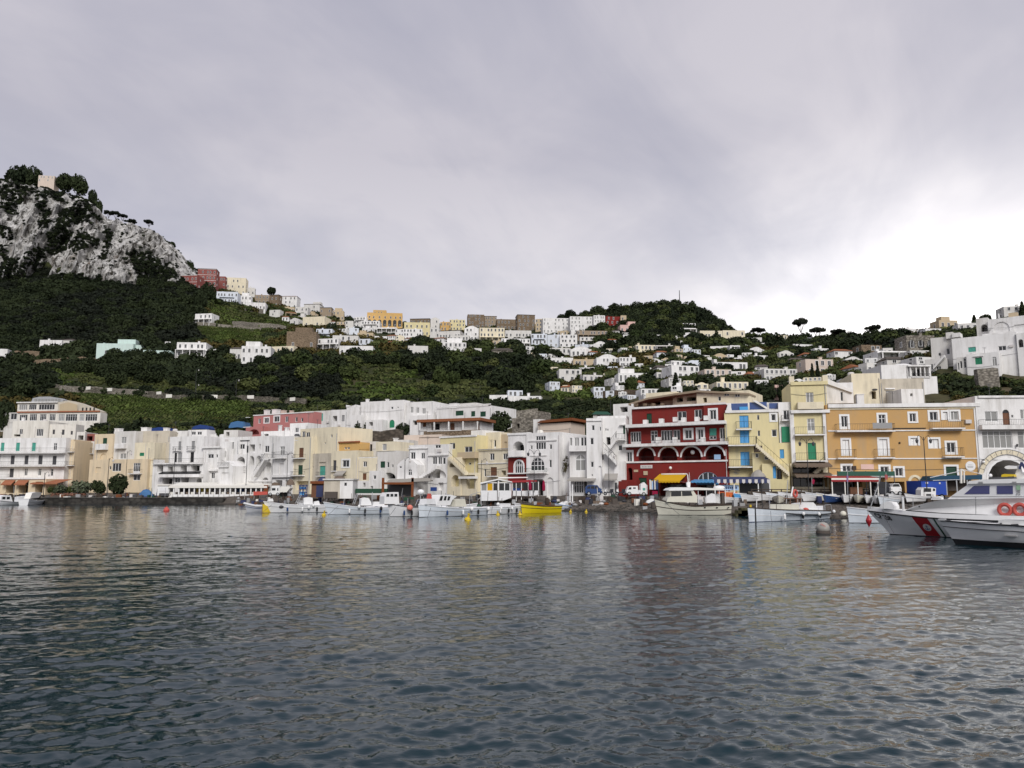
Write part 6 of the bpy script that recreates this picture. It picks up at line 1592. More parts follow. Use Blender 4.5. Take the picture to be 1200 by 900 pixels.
b.put('cleat',b.box(458,316,468,328,.56,.05),PAINT['dgrey'])
m=MB();m.path([b.P(540,118,1.6),b.P(745,75,1.6)],.03);m.path([b.P(560,138,1.6),b.P(760,132,1.6)],.02);m.path([b.P(770,62,1.6),b.P(930,100,1.6)],.02);b.put('rigging',m,PAINT['white'])
m=MB();m.tube(b.P(758,158,1.6),b.P(757,65,1.6),.08);m.tube(b.P(780,155,1.6),b.P(778,80,1.6),.05);m.path([b.P(745,75,1.6),b.P(760,60,1.6),b.P(785,78,1.6)],.05);b.put('signal_mast',m,PAINT['canvas'])
# 13 the white boat nearest us
b=Boat('white motorboat with black bottom nearest the viewer at the right edge','I',720,1750,586,628,name='motorboat')
b.O=b.O-b.Yv*1.45;b.root.location=b.O
st2,tr2,hu2=b.hull((600,418),(1750,505),2.9,(PAINT['hullg'],AF),rail_mat=PAINT['black'],rail_r=.045,strake=[(.74,.028,PAINT['dgrey'],'rub_strake')],fine=2.3,mid=1.17,sag=.55,flare=.7,keel=.6,n=26,deck_drop=.02)
bt=MB()
for i in range(len(st2)-1):
    for sg in(1,-1):
        def lv(s,z0):
            a,c=s[2],s[3];t=z0;return(a[0]+(c[0]-a[0])*t,(a[1]+(c[1]-a[1])*t+.012)*sg,a[2]+(c[2]-a[2])*t)
        q=[lv(st2[i],-.1),lv(st2[i+1],-.1),lv(st2[i+1],.62),lv(st2[i],.62)]
        if sg==1:q=q[::-1]
        bt.quad(*[tr2(x)for x in q])
b.put('boot_top',bt,PAINT['antif'])
b.taper('coaming',[(640,424),(680,420),(850,433),(1018,448),(1020,418),(1060,412),(1400,420),(1750,430),(1750,512),(1000,476),(800,452)],1.25,.12,PAINT['white'],st2,tr2)
b.put('porthole',b.prism([(1106,464),(1108,446),(1155,444),(1162,448),(1160,466)],.21,.04),GLASS);b.put('dark_line',b.prism([(800,428),(1015,433),(1015,438),(800,432)],.21,.03),PAINT['dgrey'])
b.put('vent',b.box(1030,436,1044,444,.22,.03),PAINT['dgrey']);m=MB()
for i in range(9):r_=b.rect(1062+i*10,521+i*.6,1069+i*10,530+i*.6,.05);m.box(r_[0],r_[1],.02,.3,r_[2],r_[3])
b.put('hull_lettering',m,PAINT['grey'])
b.put('roller',b.box(596,408,640,420,1.1,.5),PAINT['steel'])
# left quay boats
b=Boat('white cabin motorboat with its bow cut by the left edge, moored at the quay','A',-60,225,858,852,name='motorboat')
b.hull((-75,815),(226,832),2.4,(PAINT['hullw'],AF),rail_mat=PAINT['dgrey']);cb=b.put('cabin',b.prism([(0,832),(8,798),(30,788),(72,792),(84,832)],.5,1.2),PAINT['white'])
for x in(16,45):b.put('cabin_window',b.box(x,800,x+20,816,.47,.03),GLASS,cb)
b.put('console',b.prism([(118,834),(122,800),(165,795),(170,834)],.6,1.0),PAINT['hullg']);b.pole('mast',[(92,800),(92,730)],.04,PAINT['steel'])
b=Boat('white motorboat with pointed bow and pale canopy at the quay below the brown veranda','A',195,318,856,846,name='motorboat')
b.hull((332,818),(192,815),2.0,(PAINT['hullw'],AF),bow='R',rail_mat=PAINT['hullw'],strake=[(.5,.04,PAINT['grey'],'rub_strake')]);b.put('canopy',b.prism([(198,812),(212,775),(240,768),(278,772),(258,805)],.5,1.0),PAINT['canvas']);b.put('windscreen',b.prism([(250,816),(262,796),(272,796),(264,816)],.5,.9),GLASS)
b=Boat('long low white open boat moored alone under the two dark quay trees','A',468,686,845,838,name='rowing_boat')
b.hull((458,806),(688,818),1.8,(PAINT['hullw'],PAINT['hullb']),rail_mat=PAINT['navy'],mid=.72);b.pole('post',[(622,815),(624,765)],.05,PAINT['steel']);b.pole('post',[(675,815),(676,770)],.04,PAINT['steel']);b.put('console',b.box(575,780,592,810,.6,.5),PAINT['white'])

# ------------------------------------------------------------------ dinghies drawn up on the beach, one mesh set per colour
class _Holder(Thing):
    def __init__(s,root):s.root=root
def make_dinghy(paint,inside,L=3.9,B=1.55):
    r=empty('dinghy',(0,0,0));t=_Holder(r)
    hull_build(t,L,B,.95,.62,.6,.35,(paint,paint),'L',y0=0,deck_mat=inside,rail_mat=PAINT['hullw'],rail_r=.045,deck_drop=.30,keel=.12,flare=.7,fine=2.1)
    for x in(1.5,2.7):MB().box(x-.12,x+.12,-.62,.62,.42,.46).build('thwart',PAINT['canvas'],r)
    return r
PROTO={}
def dinghy(reg,x0,x1,yfoot,col,label,head=205,D=None,scale=None,roll=0.0):
    u,v=px(reg,(x0+x1)/2,yfoot)
    # stand it on the beach
    rr=ray(u,v);p=None
    for y in np.linspace(74,112,300):
        q=at(u,v,y)
        if ground_z(q.x,q.y)>=q.z:p=q;break
    if p is None:p=at(u,v,100)
    p.z=ground_z(p.x,p.y)+.02
    wpx=(px(reg,x1,0)[0]-px(reg,x0,0)[0])/FPX*p.y
    h=math.radians(head);ext=abs(math.cos(h))*3.9+abs(math.sin(h))*1.5
    sc=max(.95,min(1.6,1.2*wpx/ext))
    if col not in PROTO:
        PROTO[col]=make_dinghy(PAINT[col],PAINT['hullw']if col!='hullw' else PAINT['gplate']);r=PROTO[col]
    else:
        src=PROTO[col];r=src.copy();COL.objects.link(r)
        for c in src.children:k=c.copy();COL.objects.link(k);k.parent=r;k.matrix_parent_inverse=c.matrix_parent_inverse
    r.rotation_euler=(roll,0,h);r.scale=(sc,)*3
    off=Matrix.Rotation(h,4,'Z')@Vector((1.95*sc,0,0));r.location=p-off
    r.location.z=p.z+.22
    tag(r,label,'dinghy','dinghies drawn up on the beach')
    return r
GD=28
for a in((-12,48,274,'hullw','white dinghy just left of the sky blue dinghy on the beach',32),(36,150,290,'dinghyb','sky blue dinghy on the beach below the yellow house',24),(160,252,288,'hullg','greyish white dinghy right of the sky blue one on the beach',40),
          (250,362,286,'hullb','pale blue-white dinghy on the beach behind the white posts, third from the sky blue one',34),(296,342,308,'cream','small cream dinghy on the beach directly behind the bow of the white wooden fishing boat',70),(352,440,282,'hullw','white dinghy on the beach under the orange life ring',30),
          (448,545,262,'hullg','grey-white dinghy in the back row of the beach, right of the orange life ring',20),(520,605,296,'hullw','white dinghy behind the engine cover of the wooden fishing boat',30),(608,700,292,'cream','cream dinghy left of the dark blue dinghy on the beach',36),
          (655,768,304,'dkblue','dark blue dinghy on the beach below the red awning',30),(690,850,250,'hullw','long white dinghy lying sideways at the back below the red awning',8),(765,838,304,'hullw','white dinghy bow-on just right of the dark blue dinghy',55),
          (845,918,304,'cream','cream dinghy bow-on, second right of the dark blue dinghy',62),(928,1005,308,'hullw','white dinghy behind the staff of the patrol boat bow',50),(985,1042,312,'hullg','grey dinghy squeezed between two white ones near the patrol boat bow',60),
          (1030,1130,318,'hullb','pale dinghy directly behind the patrol boat foredeck',40),(1120,1200,300,'hullg','grey-white dinghy with bare boards behind the patrol boat rail',35),(1240,1330,300,'hullw','white dinghy in front of the white cabbed truck',30)):
    dinghy('H',a[0],a[1],a[2],a[3],a[4],a[5])
for a in((272,342,262,'fendr','small pale blue dinghy upturned-looking beside the white house on the beach',12),(520,596,260,'canvas','cream dinghy on the beach in front of the dark blue van',6),(662,742,268,'palegreen','pale green dinghy on the beach below the scooters',14),(868,962,268,'gplate','low grey-white dinghy on the beach in front of the white pickup',6)):
    dinghy('L',a[0],a[1],a[2],a[3],a[4],a[5])

# ------------------------------------------------------------------ floats and buoys
def water_thing(name,label,cat,reg,x,y,group=None):
    p=on_water(*px(reg,x,y));r=empty(name,p);tag(r,label,cat,group);return r,p
GB='small yellow mooring buoys off the beach'
YB=[('K',707,330,.34,'largest yellow mooring buoy, in front of the windowed cabin boat'),('K',921,292,.24,'yellow mooring buoy beside the low white open boat'),('K',1077,294,.26,'yellow mooring buoy at the bow of the yellow rowing boat'),('J',657,294,.26,'yellow mooring buoy between the two leftmost moored open boats'),
      ('L',411,362,.2,'yellow mooring buoy left below the small motorboat with white posts'),('L',521,362,.2,'yellow mooring buoy right below the small motorboat with white posts'),('L',577,332,.2,'first yellow buoy right of the small motorboat with white posts'),('L',631,346,.24,'second yellow buoy right of the small motorboat with white posts'),
      ('L',684,337,.24,'third yellow buoy right of the small motorboat with white posts'),('L',746,353,.25,'fourth yellow buoy, lowest of the row off the beach'),('L',789,342,.24,'fifth yellow buoy of the row off the beach'),('L',893,343,.26,'rightmost yellow buoy, toward the anchor of the cream cruiser')]
ym=MB().lathe([(.02,-.5),(.7,-.35),(1.0,.1),(.85,.6),(.35,1.0),(.3,1.7),(.42,1.75),(.4,2.0),(.02,2.02)],n=12).mesh('buoy_body',PAINT['yellow'])
yr=MB().torus((0,0,2.1),.22,.06,10,5).mesh('buoy_ring',PAINT['dgrey'])
for reg,x,y,r,lab in YB:
    o,p=water_thing('buoy',lab,'buoy',reg,x,y,GB);o.rotation_euler=(HR.uniform(-.25,.25),HR.uniform(-.25,.25),0);o.scale=(r,)*3
    link('buoy_body',ym,o);link('ring',yr,o)
o,p=water_thing('buoy','big weathered white round buoy with faint red lettering and a dark fouled base','buoy','H',628,512)
MB().ball((0,0,.38),.44,20,12,.92).build('buoy_body',paint('weathered_white_plastic',(0.40,0.385,0.35),.6,.3,.6),o,True);MB().lathe([(.2,-.3),(.42,-.15),(.47,.05),(.45,.2),(.40,.22)],n=18).build('fouled_base',PAINT['slate'],o)
mm=MB()
for i,(a,z)in enumerate(((-.62,.66),(-.5,.63),(-.38,.62),(-.26,.58),(-.14,.55),(-.02,.50))):c_=Vector((.475*math.sin(a)*math.cos(.45),-.475*math.cos(a)*math.cos(.45),z));mm.tube(c_+Vector((-.03,0,-.035)),c_+Vector((.03,0,.035)),.018,4)
mm.build('worn_lettering',PAINT['lred'],o);MB().torus((0,0,.9),.07,.02,10,5).build('lifting_ring',PAINT['dgrey'],o)
o,p=water_thing('marker_buoy','red diamond-shaped marker buoy on a thin stake by the patrol boat bow','buoy','H',955,535)
MB().lathe([(.02,.62),(.17,.95),(.19,1.05),(.08,1.3),(.02,1.42)],n=10).build('buoy_body',PAINT['red'],o);MB().tube((0,0,-.6),(-.02,0,1.85),.022).build('stake',PAINT['steel'],o);MB().lathe([(.02,-.05),(.16,.0),(.14,.06),(.02,.08)],n=10).build('float_collar',PAINT['dgrey'],o)
o,p=water_thing('buoy','small red buoy alone in the water off the long pergola quay','buoy','X',195,599);MB().lathe([(.02,-.25),(.36,-.1),(.42,.12),(.25,.42),(.08,.6),(.02,.62)],n=10).build('buoy_body',PAINT['lred'],o);MB().torus((0,0,.68),.09,.025,8,4).build('ring',PAINT['dgrey'],o)
o,p=water_thing('mooring_block','mossy dark mooring block between the cream cruiser and the white wooden boat','mooring block','H',88,388);a=MB()
for(x0_,x1_,z)in((-1.1,1.2,.62),(-.7,.9,.9),(-1.4,.2,.3)):a.box(x0_,x1_,-.6,.7,-.5,z)
a.build('block',stone('mossy_stone',(.14,.13,.06),(.07,.065,.035),2.0),o);MB().tube((.5,0,.8),(.5,0,1.25),.12).build('bollard',PAINT['yellow'],o)
o,p=water_thing('buoy','cream ball buoy at the stern of the white wooden fishing boat','buoy','H',770,402);MB().ball((0,0,.42),.32,14,9).build('buoy_body',PAINT['cream'],o,True);MB().torus((0,0,.76),.06,.02,8,4).build('ring',PAINT['dgrey'],o)

# small boats in the second row and more dinghies along the top of the beach
for(u,v,D,col,h_,lab)in((352,592,104,'hullg',20,'small grey rowing boat behind the stern of the leftmost open boat'),(470,592,100,'hullw',196,'small white rowing boat between the open boats and the grey wheelhouse boat'),(497,592,101,'hullb',15,'small pale blue rowing boat behind the grey wheelhouse boat'),(556,593,100,'hullw',190,'small white rowing boat behind the windowed cabin boat'),(606,594,101,'hullg',10,'small grey rowing boat before the pavilion stilts')):
    src=PROTO[col];r=src.copy();COL.objects.link(r)
    for c in src.children:k=c.copy();COL.objects.link(k);k.parent=r;k.matrix_parent_inverse=c.matrix_parent_inverse
    p=at(u,v,D);r.location=(p.x,p.y,.12);r.rotation_euler=(0,0,math.radians(h_));r.scale=(1.15,)*3;tag(r,lab,'rowing boat','rowing boats moored in the second row')
for a in((-70,10,240,'hullw','white dinghy on the upper beach before the orange counter',20),(90,190,236,'hullg','grey dinghy in the back row behind the sky blue dinghy',25),(205,300,238,'hullw','white dinghy in the back row below the promenade railing, left of the orange life ring',15),(560,660,238,'hullb','pale blue-white dinghy in the back row below the brown-awninged house',14),(870,960,252,'hullw','white dinghy in the back row before the dark parked car',22),(960,1060,256,'cream','cream dinghy in the back row before the white parked car',18),(1075,1150,262,'hullw','white dinghy in the back row behind the patrol boat windlass',35)):
    dinghy('H',a[0],a[1],a[2],a[3],a[4],a[5])

# rods, nets, ropes and tackle standing about in the working boats
BR=random.Random(12)
for bt in BOATS:
    if 'rowing' in bt.root.name or(bt.grp!=G_F and 'fishing' not in bt.root.name):continue
    for _ in range(4):
        x,y=bt.W*BR.uniform(.15,.9),BR.uniform(.4,1.7);MB().tube((x,y,.35),(x+BR.uniform(-.25,.25),y,BR.uniform(1.5,2.9)),.028,5).build('rod',PAINT[BR.choice(('dwood','steel','dgrey'))],bt.root)
    for _ in range(3):x=bt.W*BR.uniform(.2,.85);m=MB().ball((x,BR.uniform(.6,1.5),.75),BR.uniform(.22,.42),8,5,.6);m.build('net_heap',PAINT[BR.choice(('dgreen','slate','navy','umbr','dgrey'))],bt.root)
    m=MB();x=bt.W*BR.uniform(.1,.3);m.path([(x-.6,.3,1.0),(x-1.4,-.2,.35),(x-2.2,-.8,-.2)],.02,4);m.build('mooring_line',PAINT['dgrey'],bt.root)
    for q in(.3,.55,.8):x=bt.W*q;MB().lathe([(.02,-.28),(.11,-.2),(.12,.15),(.05,.26),(.02,.28)],(x,-.02,.42),8).build('fender',PAINT[BR.choice(('white','dkblue','black'))],bt.root)
# ------------------------------------------------------------------ things on the quay and the beach
def prop(name,label,cat,reg,x0,x1,yfoot,D,group=None,z=None):
    u,v=px(reg,(x0+x1)/2,yfoot);p=at(u,v,D)
    return Thing(name,label,cat,reg,x0,x1,yfoot,D,D,p.z if z is None else z,group)
# pergola of the quay restaurant
t=prop('pergola','long white restaurant pergola with many posts on the dark quay','pergola','B',205,862,800,159.5)
zf=0.0
m=MB();a0=t.loc(205,800)[0];a1=t.loc(862,800)[0];zt=t.loc(500,712)[1];zb_=t.loc(500,738)[1]
m.box(a0,a1,-.3,5.5,zb_+.12,zb_+.3);m.add([(a0,-.35,zb_+.3),(a1,-.35,zb_+.3),(a1,5.5,zt+.25),(a0,5.5,zt+.25),(a0,5.5,zb_+.3),(a1,5.5,zb_+.3)],[(0,1,2,3),(3,2,5,4),(0,3,4),(1,5,2)])
m.box(a0,a1,-.42,-.36,zb_-.1,zb_+.28);t.put('canopy',m,PAINT['canvas'])
n=20
for i in range(n):x=a0+.1+(a1-a0-.4)*i/(n-1);t.put('post',MB().box(x,x+.22,-.25,-.03,0,zb_+.12),PAINT['white'])
for i in range(n-1):
    x=a0+.1+(a1-a0-.4)*(i+.5)/(n-1)
    t.put('seat_back',MB().box(x-.3,x+.3,.4,.5,0,.95),PAINT[('canvas','slate','canvas','umbr')[i%4]]);t.put('low_wall',MB().box(x-.38,x+.38,-.2,-.08,0,.5),PAINT['white'])
for x,c in((395,'yellow'),(425,'hully'),(460,'yellow'),(648,'bluetarp'),(668,'ltarp'),(690,'bluetarp')):t.put('hanging_cloth',t.box(x,738,x+17,768,2.2,.06),PAINT[c])
for k in range(n-1):
    x=a0+(a1-a0)*(k+.5)/n;t.put('glass_screen',MB().box(x-.55,x+.55,5.3,5.38,.2,zb_),GLASS)
t.put('red_screen',t.box(770,765,862,804,-.5,.08),PAINT['lred']);t.put('red_frame',t.box(838,722,866,800,-.3,.12),PAINT['rust'])
t=prop('kiosk','white box kiosk at the left end of the long pergola','kiosk','B',137,207,790,159.0);t.put('wall',t.box(137,724,207,792,0,3),PAINT['white']);t.put('roof',t.box(133,718,211,726,-.2,3.4),PAINT['canvas']);t.put('hatch',t.box(150,740,190,764,-.05,.045),PAINT['hullw']);t.put('dark_shelf',t.box(148,776,205,795,-.6,.55),PAINT['dgrey'])
t=prop('tarpaulin','bright blue tarpaulin bundle on the quay left of the white box kiosk','tarpaulin','B',5,92,798,159.5)
m=MB();rr=np.random.default_rng(4);w0=t.loc(92,798)[0]-t.loc(5,798)[0];c0=t.loc(48,798)[0]
m.lathe([(w0*.5,0),(w0*.52,.35),(w0*.42,.8),(w0*.22,1.25),(.05,1.42)],(c0,1,0),11)
m.v=[(x+rr.uniform(-.14,.14),(y-1)*.7+1+rr.uniform(-.1,.1),z+rr.uniform(-.1,.1))for x,y,z in m.v];t.put('sheet',m,PAINT['ltarp'])
for(reg,x0,y0,x1,y1,D,c,lab)in(('B',80,340,222,372,196,'bluetarp','dark blue tarpaulin roof left, behind the stained party wall'),('B',366,324,476,357,196,'bluetarp','dark blue peaked tarpaulin on poles behind the slim shuttered white house'),('B',608,300,722,347,196,'ltarp','light blue tarpaulin roof left of the pink house')):
    t=prop('tarpaulin',lab,'tarpaulin',reg,x0,x1,y1,D);xm=(x0+x1)/2
    t.put('sheet',t.prism([(x0,y1-12),(x0+15,y0+10),(xm,y0),(x1-10,y0+6),(x1,y1-10),(x1,y1),(xm,y1-6),(x0,y1)],0,4),PAINT[c])
    m=MB()
    for x in(x0+4,xm,x1-4):m.tube(t.P(x,y1-8,.2),t.P(x,y1+45,.2),.06)
    t.put('pole',m,PAINT['dwood'])
# hut and clutter
t=prop('hut','white-washed boat hut with stained front and one small window behind the second fishing boat','hut','C',218,414,752,127.0)
t.put('wall',t.box(222,632,330,755,0,4),WALL['OC']);t.put('wall',t.box(328,630,412,755,-.05,4),WALL['W']);t.put('roof',t.box(214,624,418,633,-.25,4.6),WALL['G']);t.put('window',t.box(358,650,373,670,-.08,.03),GLASS);t.put('crate',t.box(225,710,306,752,-.9,.8),PAINT['slate'])
for(reg,x0,y0,x1,y1,D,c,nm,lab)in(('C',60,668,104,740,129,'bluetarp','equipment_rack','blue lattice rack standing left of the red-brown shed'),('C',138,642,220,665,131,'rust','shed_roof','x'),):
    if lab=='x':continue
    t=prop(nm,lab,'rack',reg,x0,x1,y1,D);m=MB();A=t.rect(x0,y0,x1,y1)
    for i in range(4):zz=A[2]+(A[3]-A[2])*i/3;m.box(A[0],A[1],0,.8,zz-.05,zz+.05)
    for xx in(A[0],(A[0]+A[1])/2,A[1]):m.box(xx-.05,xx+.05,.0,.1,A[2],A[3]+.05);m.box(xx-.05,xx+.05,.7,.8,A[2],A[3]+.05)
    t.put('frame',m,PAINT[c]);t.put('bin',t.box(x0+4,y0+8,x1-4,y0+28,.1,.6),PAINT['ltarp']);t.put('bin',t.box(x0+4,y0+42,x1-12,y0+64,.1,.6),PAINT['dinghyb'])
t=prop('shed','red-brown shed with a navy door left of the white-washed boat hut','shed','C',136,222,745,131.0);t.put('wall',t.box(140,655,220,748,0,3),PAINT['brown']);t.put('roof',t.box(132,640,224,658,-.4,3.6),PAINT['rust']);t.put('door',t.box(172,668,216,745,-.06,.055),PAINT['navy'])
t=prop('trailer','covered white trailer with a grey sheet beside the end of the pergola','trailer','L2',868,1062,600,135.0);t.put('sheet',t.prism([(870,560),(872,470),(900,450),(1040,455),(1048,480),(985,555)],0,2.0),PAINT['canvas']);t.put('bed',t.box(865,556,1010,580,0,1.9),PAINT['dgrey'])
for x in(905,965):t.put('wheel',MB().lathe([(.1,-.1),(.38,-.1),(.38,.1),(.1,.1)],t.P(x,590,.1),14,'y'),PAINT['rubber'])
# vehicles
def wheel(t,x,y,r,off=.02,w=.2):
    c=t.P(x,y,off);W_=t.put('wheel',MB().lathe([(.03,0),(r*.6,0),(r*.62,-.02),(r*.95,-.03),(r,.02),(r,w),(.03,w)],c,16,'y'),PAINT['rubber'])
    t.put('rim',MB().lathe([(.02,-.035),(r*.5,-.03),(r*.56,-.01),(.02,-.005)],c,14,'y'),PAINT['steel'],W_)
t=prop('van','small dark blue van parked before the white tower-like house','van','L',515,637,240,115.5)
bd=t.put('body',t.prism([(517,226),(516,196),(524,178),(548,170),(600,171),(614,190),(632,198),(637,226),(622,232),(530,232)],0,1.6),PAINT['dkblue'])
for q in([(526,196),(532,180),(550,178),(550,196)],[(555,196),(555,178),(578,178),(580,196)],[(585,196),(583,178),(597,178),(608,196)]):t.put('side_window',t.prism(q,-.02,.03),GLASS)
wheel(t,540,230,.3);wheel(t,612,230,.3);t.put('headlight',t.box(629,203,636,211,-.02,.2),PAINT['gplate']);t.put('bumper',t.box(628,222,640,230,-.02,1.6),PAINT['dgrey'])
for c,lab in(((646,715),'first of two parked scooters right of the dark blue van'),((730,800),'white-fronted scooter beside the red ramp wall')):
    x0,x1=c;t=prop('scooter',lab+', dark with pale shield','scooter','L',x0,x1,236,114.5)
    t.put('body',t.prism([(x0+6,226),(x0+4,206),(x0+18,202),(x0+26,218),(x0+42,218),(x0+46,204),(x0+66,200),(x0+68,216),(x0+56,226)],.2,.4),PAINT['cargrey']);t.put('leg_shield',t.prism([(x0+4,214),(x0+8,196),(x0+18,196),(x0+20,222)],.14,.5),PAINT['white'])
    t.put('seat',t.prism([(x0+42,206),(x0+46,199),(x0+68,198),(x0+68,205)],.22,.36),PAINT['black']);t.put('handlebar',MB().path([t.P(x0+12,198,.0),t.P(x0+14,190,.4),t.P(x0+12,198,.8)],.035),PAINT['black'])
    wheel(t,x0+10,230,.26,.3,.14);wheel(t,x0+60,230,.26,.3,.14)
t=prop('pickup_truck','small white pickup truck with a tall load box in front of the red hotel','truck','J2',240,668,600,112.5)
t.put('cab',t.prism([(244,580),(244,520),(285,432),(330,420),(470,420),(478,580)],0,1.6),PAINT['white'])
for q in([(278,490),(300,446),(340,446),(340,490)],[(376,475),(376,448),(428,448),(428,475)]):t.put('side_window',t.prism(q,-.02,.03),GLASS)
t.put('bed',t.prism([(478,580),(478,505),(530,500),(530,580)],.05,1.5),PAINT['hullw']);t.put('load_box',t.prism([(528,585),(528,390),(560,370),(600,345),(640,390),(666,400),(666,585)],.0,1.5),PAINT['white']);t.put('load_lettering',t.box(570,460,620,510,-.02,.015),PAINT['teal'])
wheel(t,300,578,.3);wheel(t,590,585,.3);t.put('bumper',t.box(236,560,262,585,-.03,1.66),PAINT['dgrey'])
t=prop('truck','blue box truck with a white cab facing the quay before the orange hotel','truck','G2',300,745,660,99.0,z=1.3)
t.put('box_body',t.box(300,355,735,600,1.2,3.8),PAINT['truck']);t.put('box_frame',MB().box(*t.rect(296,350,740,360,1.2)[:2],1.15,5.05,*t.rect(296,350,740,360,1.2)[2:]),PAINT['bluetarp'])
t.put('cab',t.prism([(290,650),(290,510),(330,465),(490,468),(552,480),(552,640),(480,655)],0,1.3),PAINT['white']);t.put('windscreen',t.prism([(340,545),(345,480),(468,482),(468,545)],-.03,.03),GLASS);t.put('side_window',t.prism([(500,530),(500,486),(540,490),(540,530)],-.03,.03),GLASS)
t.put('grille',t.box(385,580,470,640,-.04,.03),PAINT['dgrey']);t.put('headlight',t.box(330,588,362,608,-.05,.04),PAINT['gplate']);t.put('headlight',t.box(492,588,516,608,-.05,.04),PAINT['gplate']);t.put('bumper',t.box(288,640,556,668,-.08,.3),PAINT['grey'])
wheel(t,400,672,.38,.1,.25);wheel(t,660,640,.4,1.2,.3)
for x,y in((370,385),(605,390)):t.put('sign_plate',t.box(x,y-12,x+45 if x<500 else x+28,y+18,1.16,.03),PAINT['gplate'])
t=prop('car','dark parked car with a navy roof behind the dinghies below the orange hotel','car','C2',668,955,385,101.5)
t.put('body',t.prism([(668,360),(670,290),(700,270),(720,160),(760,145),(900,148),(945,200),(955,280),(955,360)],0,1.7),PAINT['cargrey'])
for q in([(705,250),(722,175),(790,170),(790,250)],[(805,250),(805,170),(885,172),(915,250)]):t.put('side_window',t.prism(q,-.02,.03),GLASS)
wheel(t,735,360,.32);wheel(t,900,360,.32);t.put('headlight',t.box(672,292,700,312,-.03,.2),PAINT['gplate'])
t=prop('car','white car with dark windows parked right of the dark car below the orange hotel','car','C2',958,1150,385,101.0)
t.put('body',t.prism([(958,350),(960,245),(985,225),(1005,175),(1100,172),(1135,225),(1148,260),(1148,350)],0,1.7),PAINT['white']);t.put('windscreen',t.prism([(990,228),(1008,184),(1098,182),(1122,228)],-.03,.03),GLASS)
for x in(968,1120):t.put('headlight',t.box(x,262,x+22,284,-.04,.2),PAINT['gplate'])
t.put('number_plate',t.box(1030,310,1080,328,-.03,.03),PAINT['gplate']);wheel(t,985,352,.32,-.03);wheel(t,1122,352,.32,-.03)
t=prop('van','white van with a dark roof load behind the trailer at the pergola end','van','L2',660,868,600,140.0)
t.put('body',t.prism([(664,590),(664,545),(715,530),(725,440),(865,436),(866,590)],0,1.8),PAINT['white']);t.put('side_window',t.prism([(728,522),(728,480),(792,478),(792,522)],-.02,.03),GLASS);t.put('door_window',t.prism([(820,525),(826,478),(842,476),(842,525)],-.02,.03),GLASS);t.put('roof_load',t.prism([(722,436),(730,395),(770,378),(830,388),(842,432)],.3,1.2),PAINT['umbr']);wheel(t,700,590,.32);wheel(t,830,590,.32)
# white glass pavilion on the beach
t=prop('pavilion','white glazed pavilion with a low gable raised on the beach behind the moored boats','pavilion','K2',40,605,560,115.0)
t.put('lower_wall',t.prism([(50,372),(592,372),(586,500),(450,548),(45,555)],0,6),PAINT['hullw']);t.put('roof',t.prism([(40,245),(120,215),(360,165),(600,215),(606,232),(360,185),(44,258)],-.25,6.5),PAINT['white'])
for x in(50,152,258,345,462,556,577):t.put('mullion',t.box(x,232,x+14,375,-.02,.15),PAINT['white'])
t.put('rail',t.box(50,228,592,243,-.04,.2),PAINT['white']);t.put('king_post',t.box(352,180,372,372,-.05,.2),PAINT['white'])
for(a,c,k)in((64,152,'C'),(170,258,'Y'),(272,345,'G'),(376,462,'G'),(476,556,'G')):t.put('pane',t.box(a,243,c,372,.06,.03),{'C':CURT,'Y':PAINT['awny'],'G':GLASS}[k])
t.put('gable_glass',t.prism([(270,225),(352,188),(352,226)],.05,.03),GLASS);t.put('gable_glass',t.prism([(376,226),(376,190),(465,222)],.05,.03),GLASS)
for x in(70,250,440):t.put('stilt',t.box(x,545,x+14,600,.6,.3),PAINT['dwood'])
t=prop('terrace_shelter','open terrace shelter with red roof edge and white parapet right of the glazed pavilion','terrace','K2',600,1070,480,116.5)
t.put('floor_wall',t.prism([(602,375),(770,378),(1066,372),(1066,440),(940,470),(602,465)],0,4),PAINT['hullw']);t.put('red_roof',t.prism([(596,205),(900,185),(1040,195),(1040,215),(600,232)],-.2,4.5),PAINT['red']);t.put('roof_edge',t.prism([(360,140),(880,132),(880,150),(360,158)],1.2,3),PAINT['white'])
for x in(604,668,760,880,966,1060):t.put('post',t.box(x,215,x+12,470,0,.14),PAINT['white'])
t.put('blue_cloth',t.box(610,330,765,378,.5,.1),PAINT['bluetarp']);t.put('glass_wall',t.box(800,235,1060,372,3.4,.1),GLASS);t.put('glass_wall',t.box(610,235,800,340,3.4,.1),CURT)
for x in(670,760,940):t.put('leg',t.box(x,466,x+12,560,.3,.2),PAINT['white'])
for x,y0,y1,lab in((916,180,395,'closed crimson parasol standing on the shelter terrace'),(1158,185,410,'closed crimson parasol by the door of the white arched-window house')):
    t=prop('parasol',lab,'parasol','K2',x-25,x+25,y1,115.2);c=t.loc(x,y1)[0];zt=t.loc(x,y0)[1]
    t.put('canopy',MB().lathe([(.06,zt*.12),(.22,zt*.18),(.24,zt*.5),(.14,zt*.85),(.02,zt)],(c,0,0),10),PAINT['mag']);t.put('pole',MB().tube((c,0,-.4),(c,0,zt*.3),.035),PAINT['steel'])
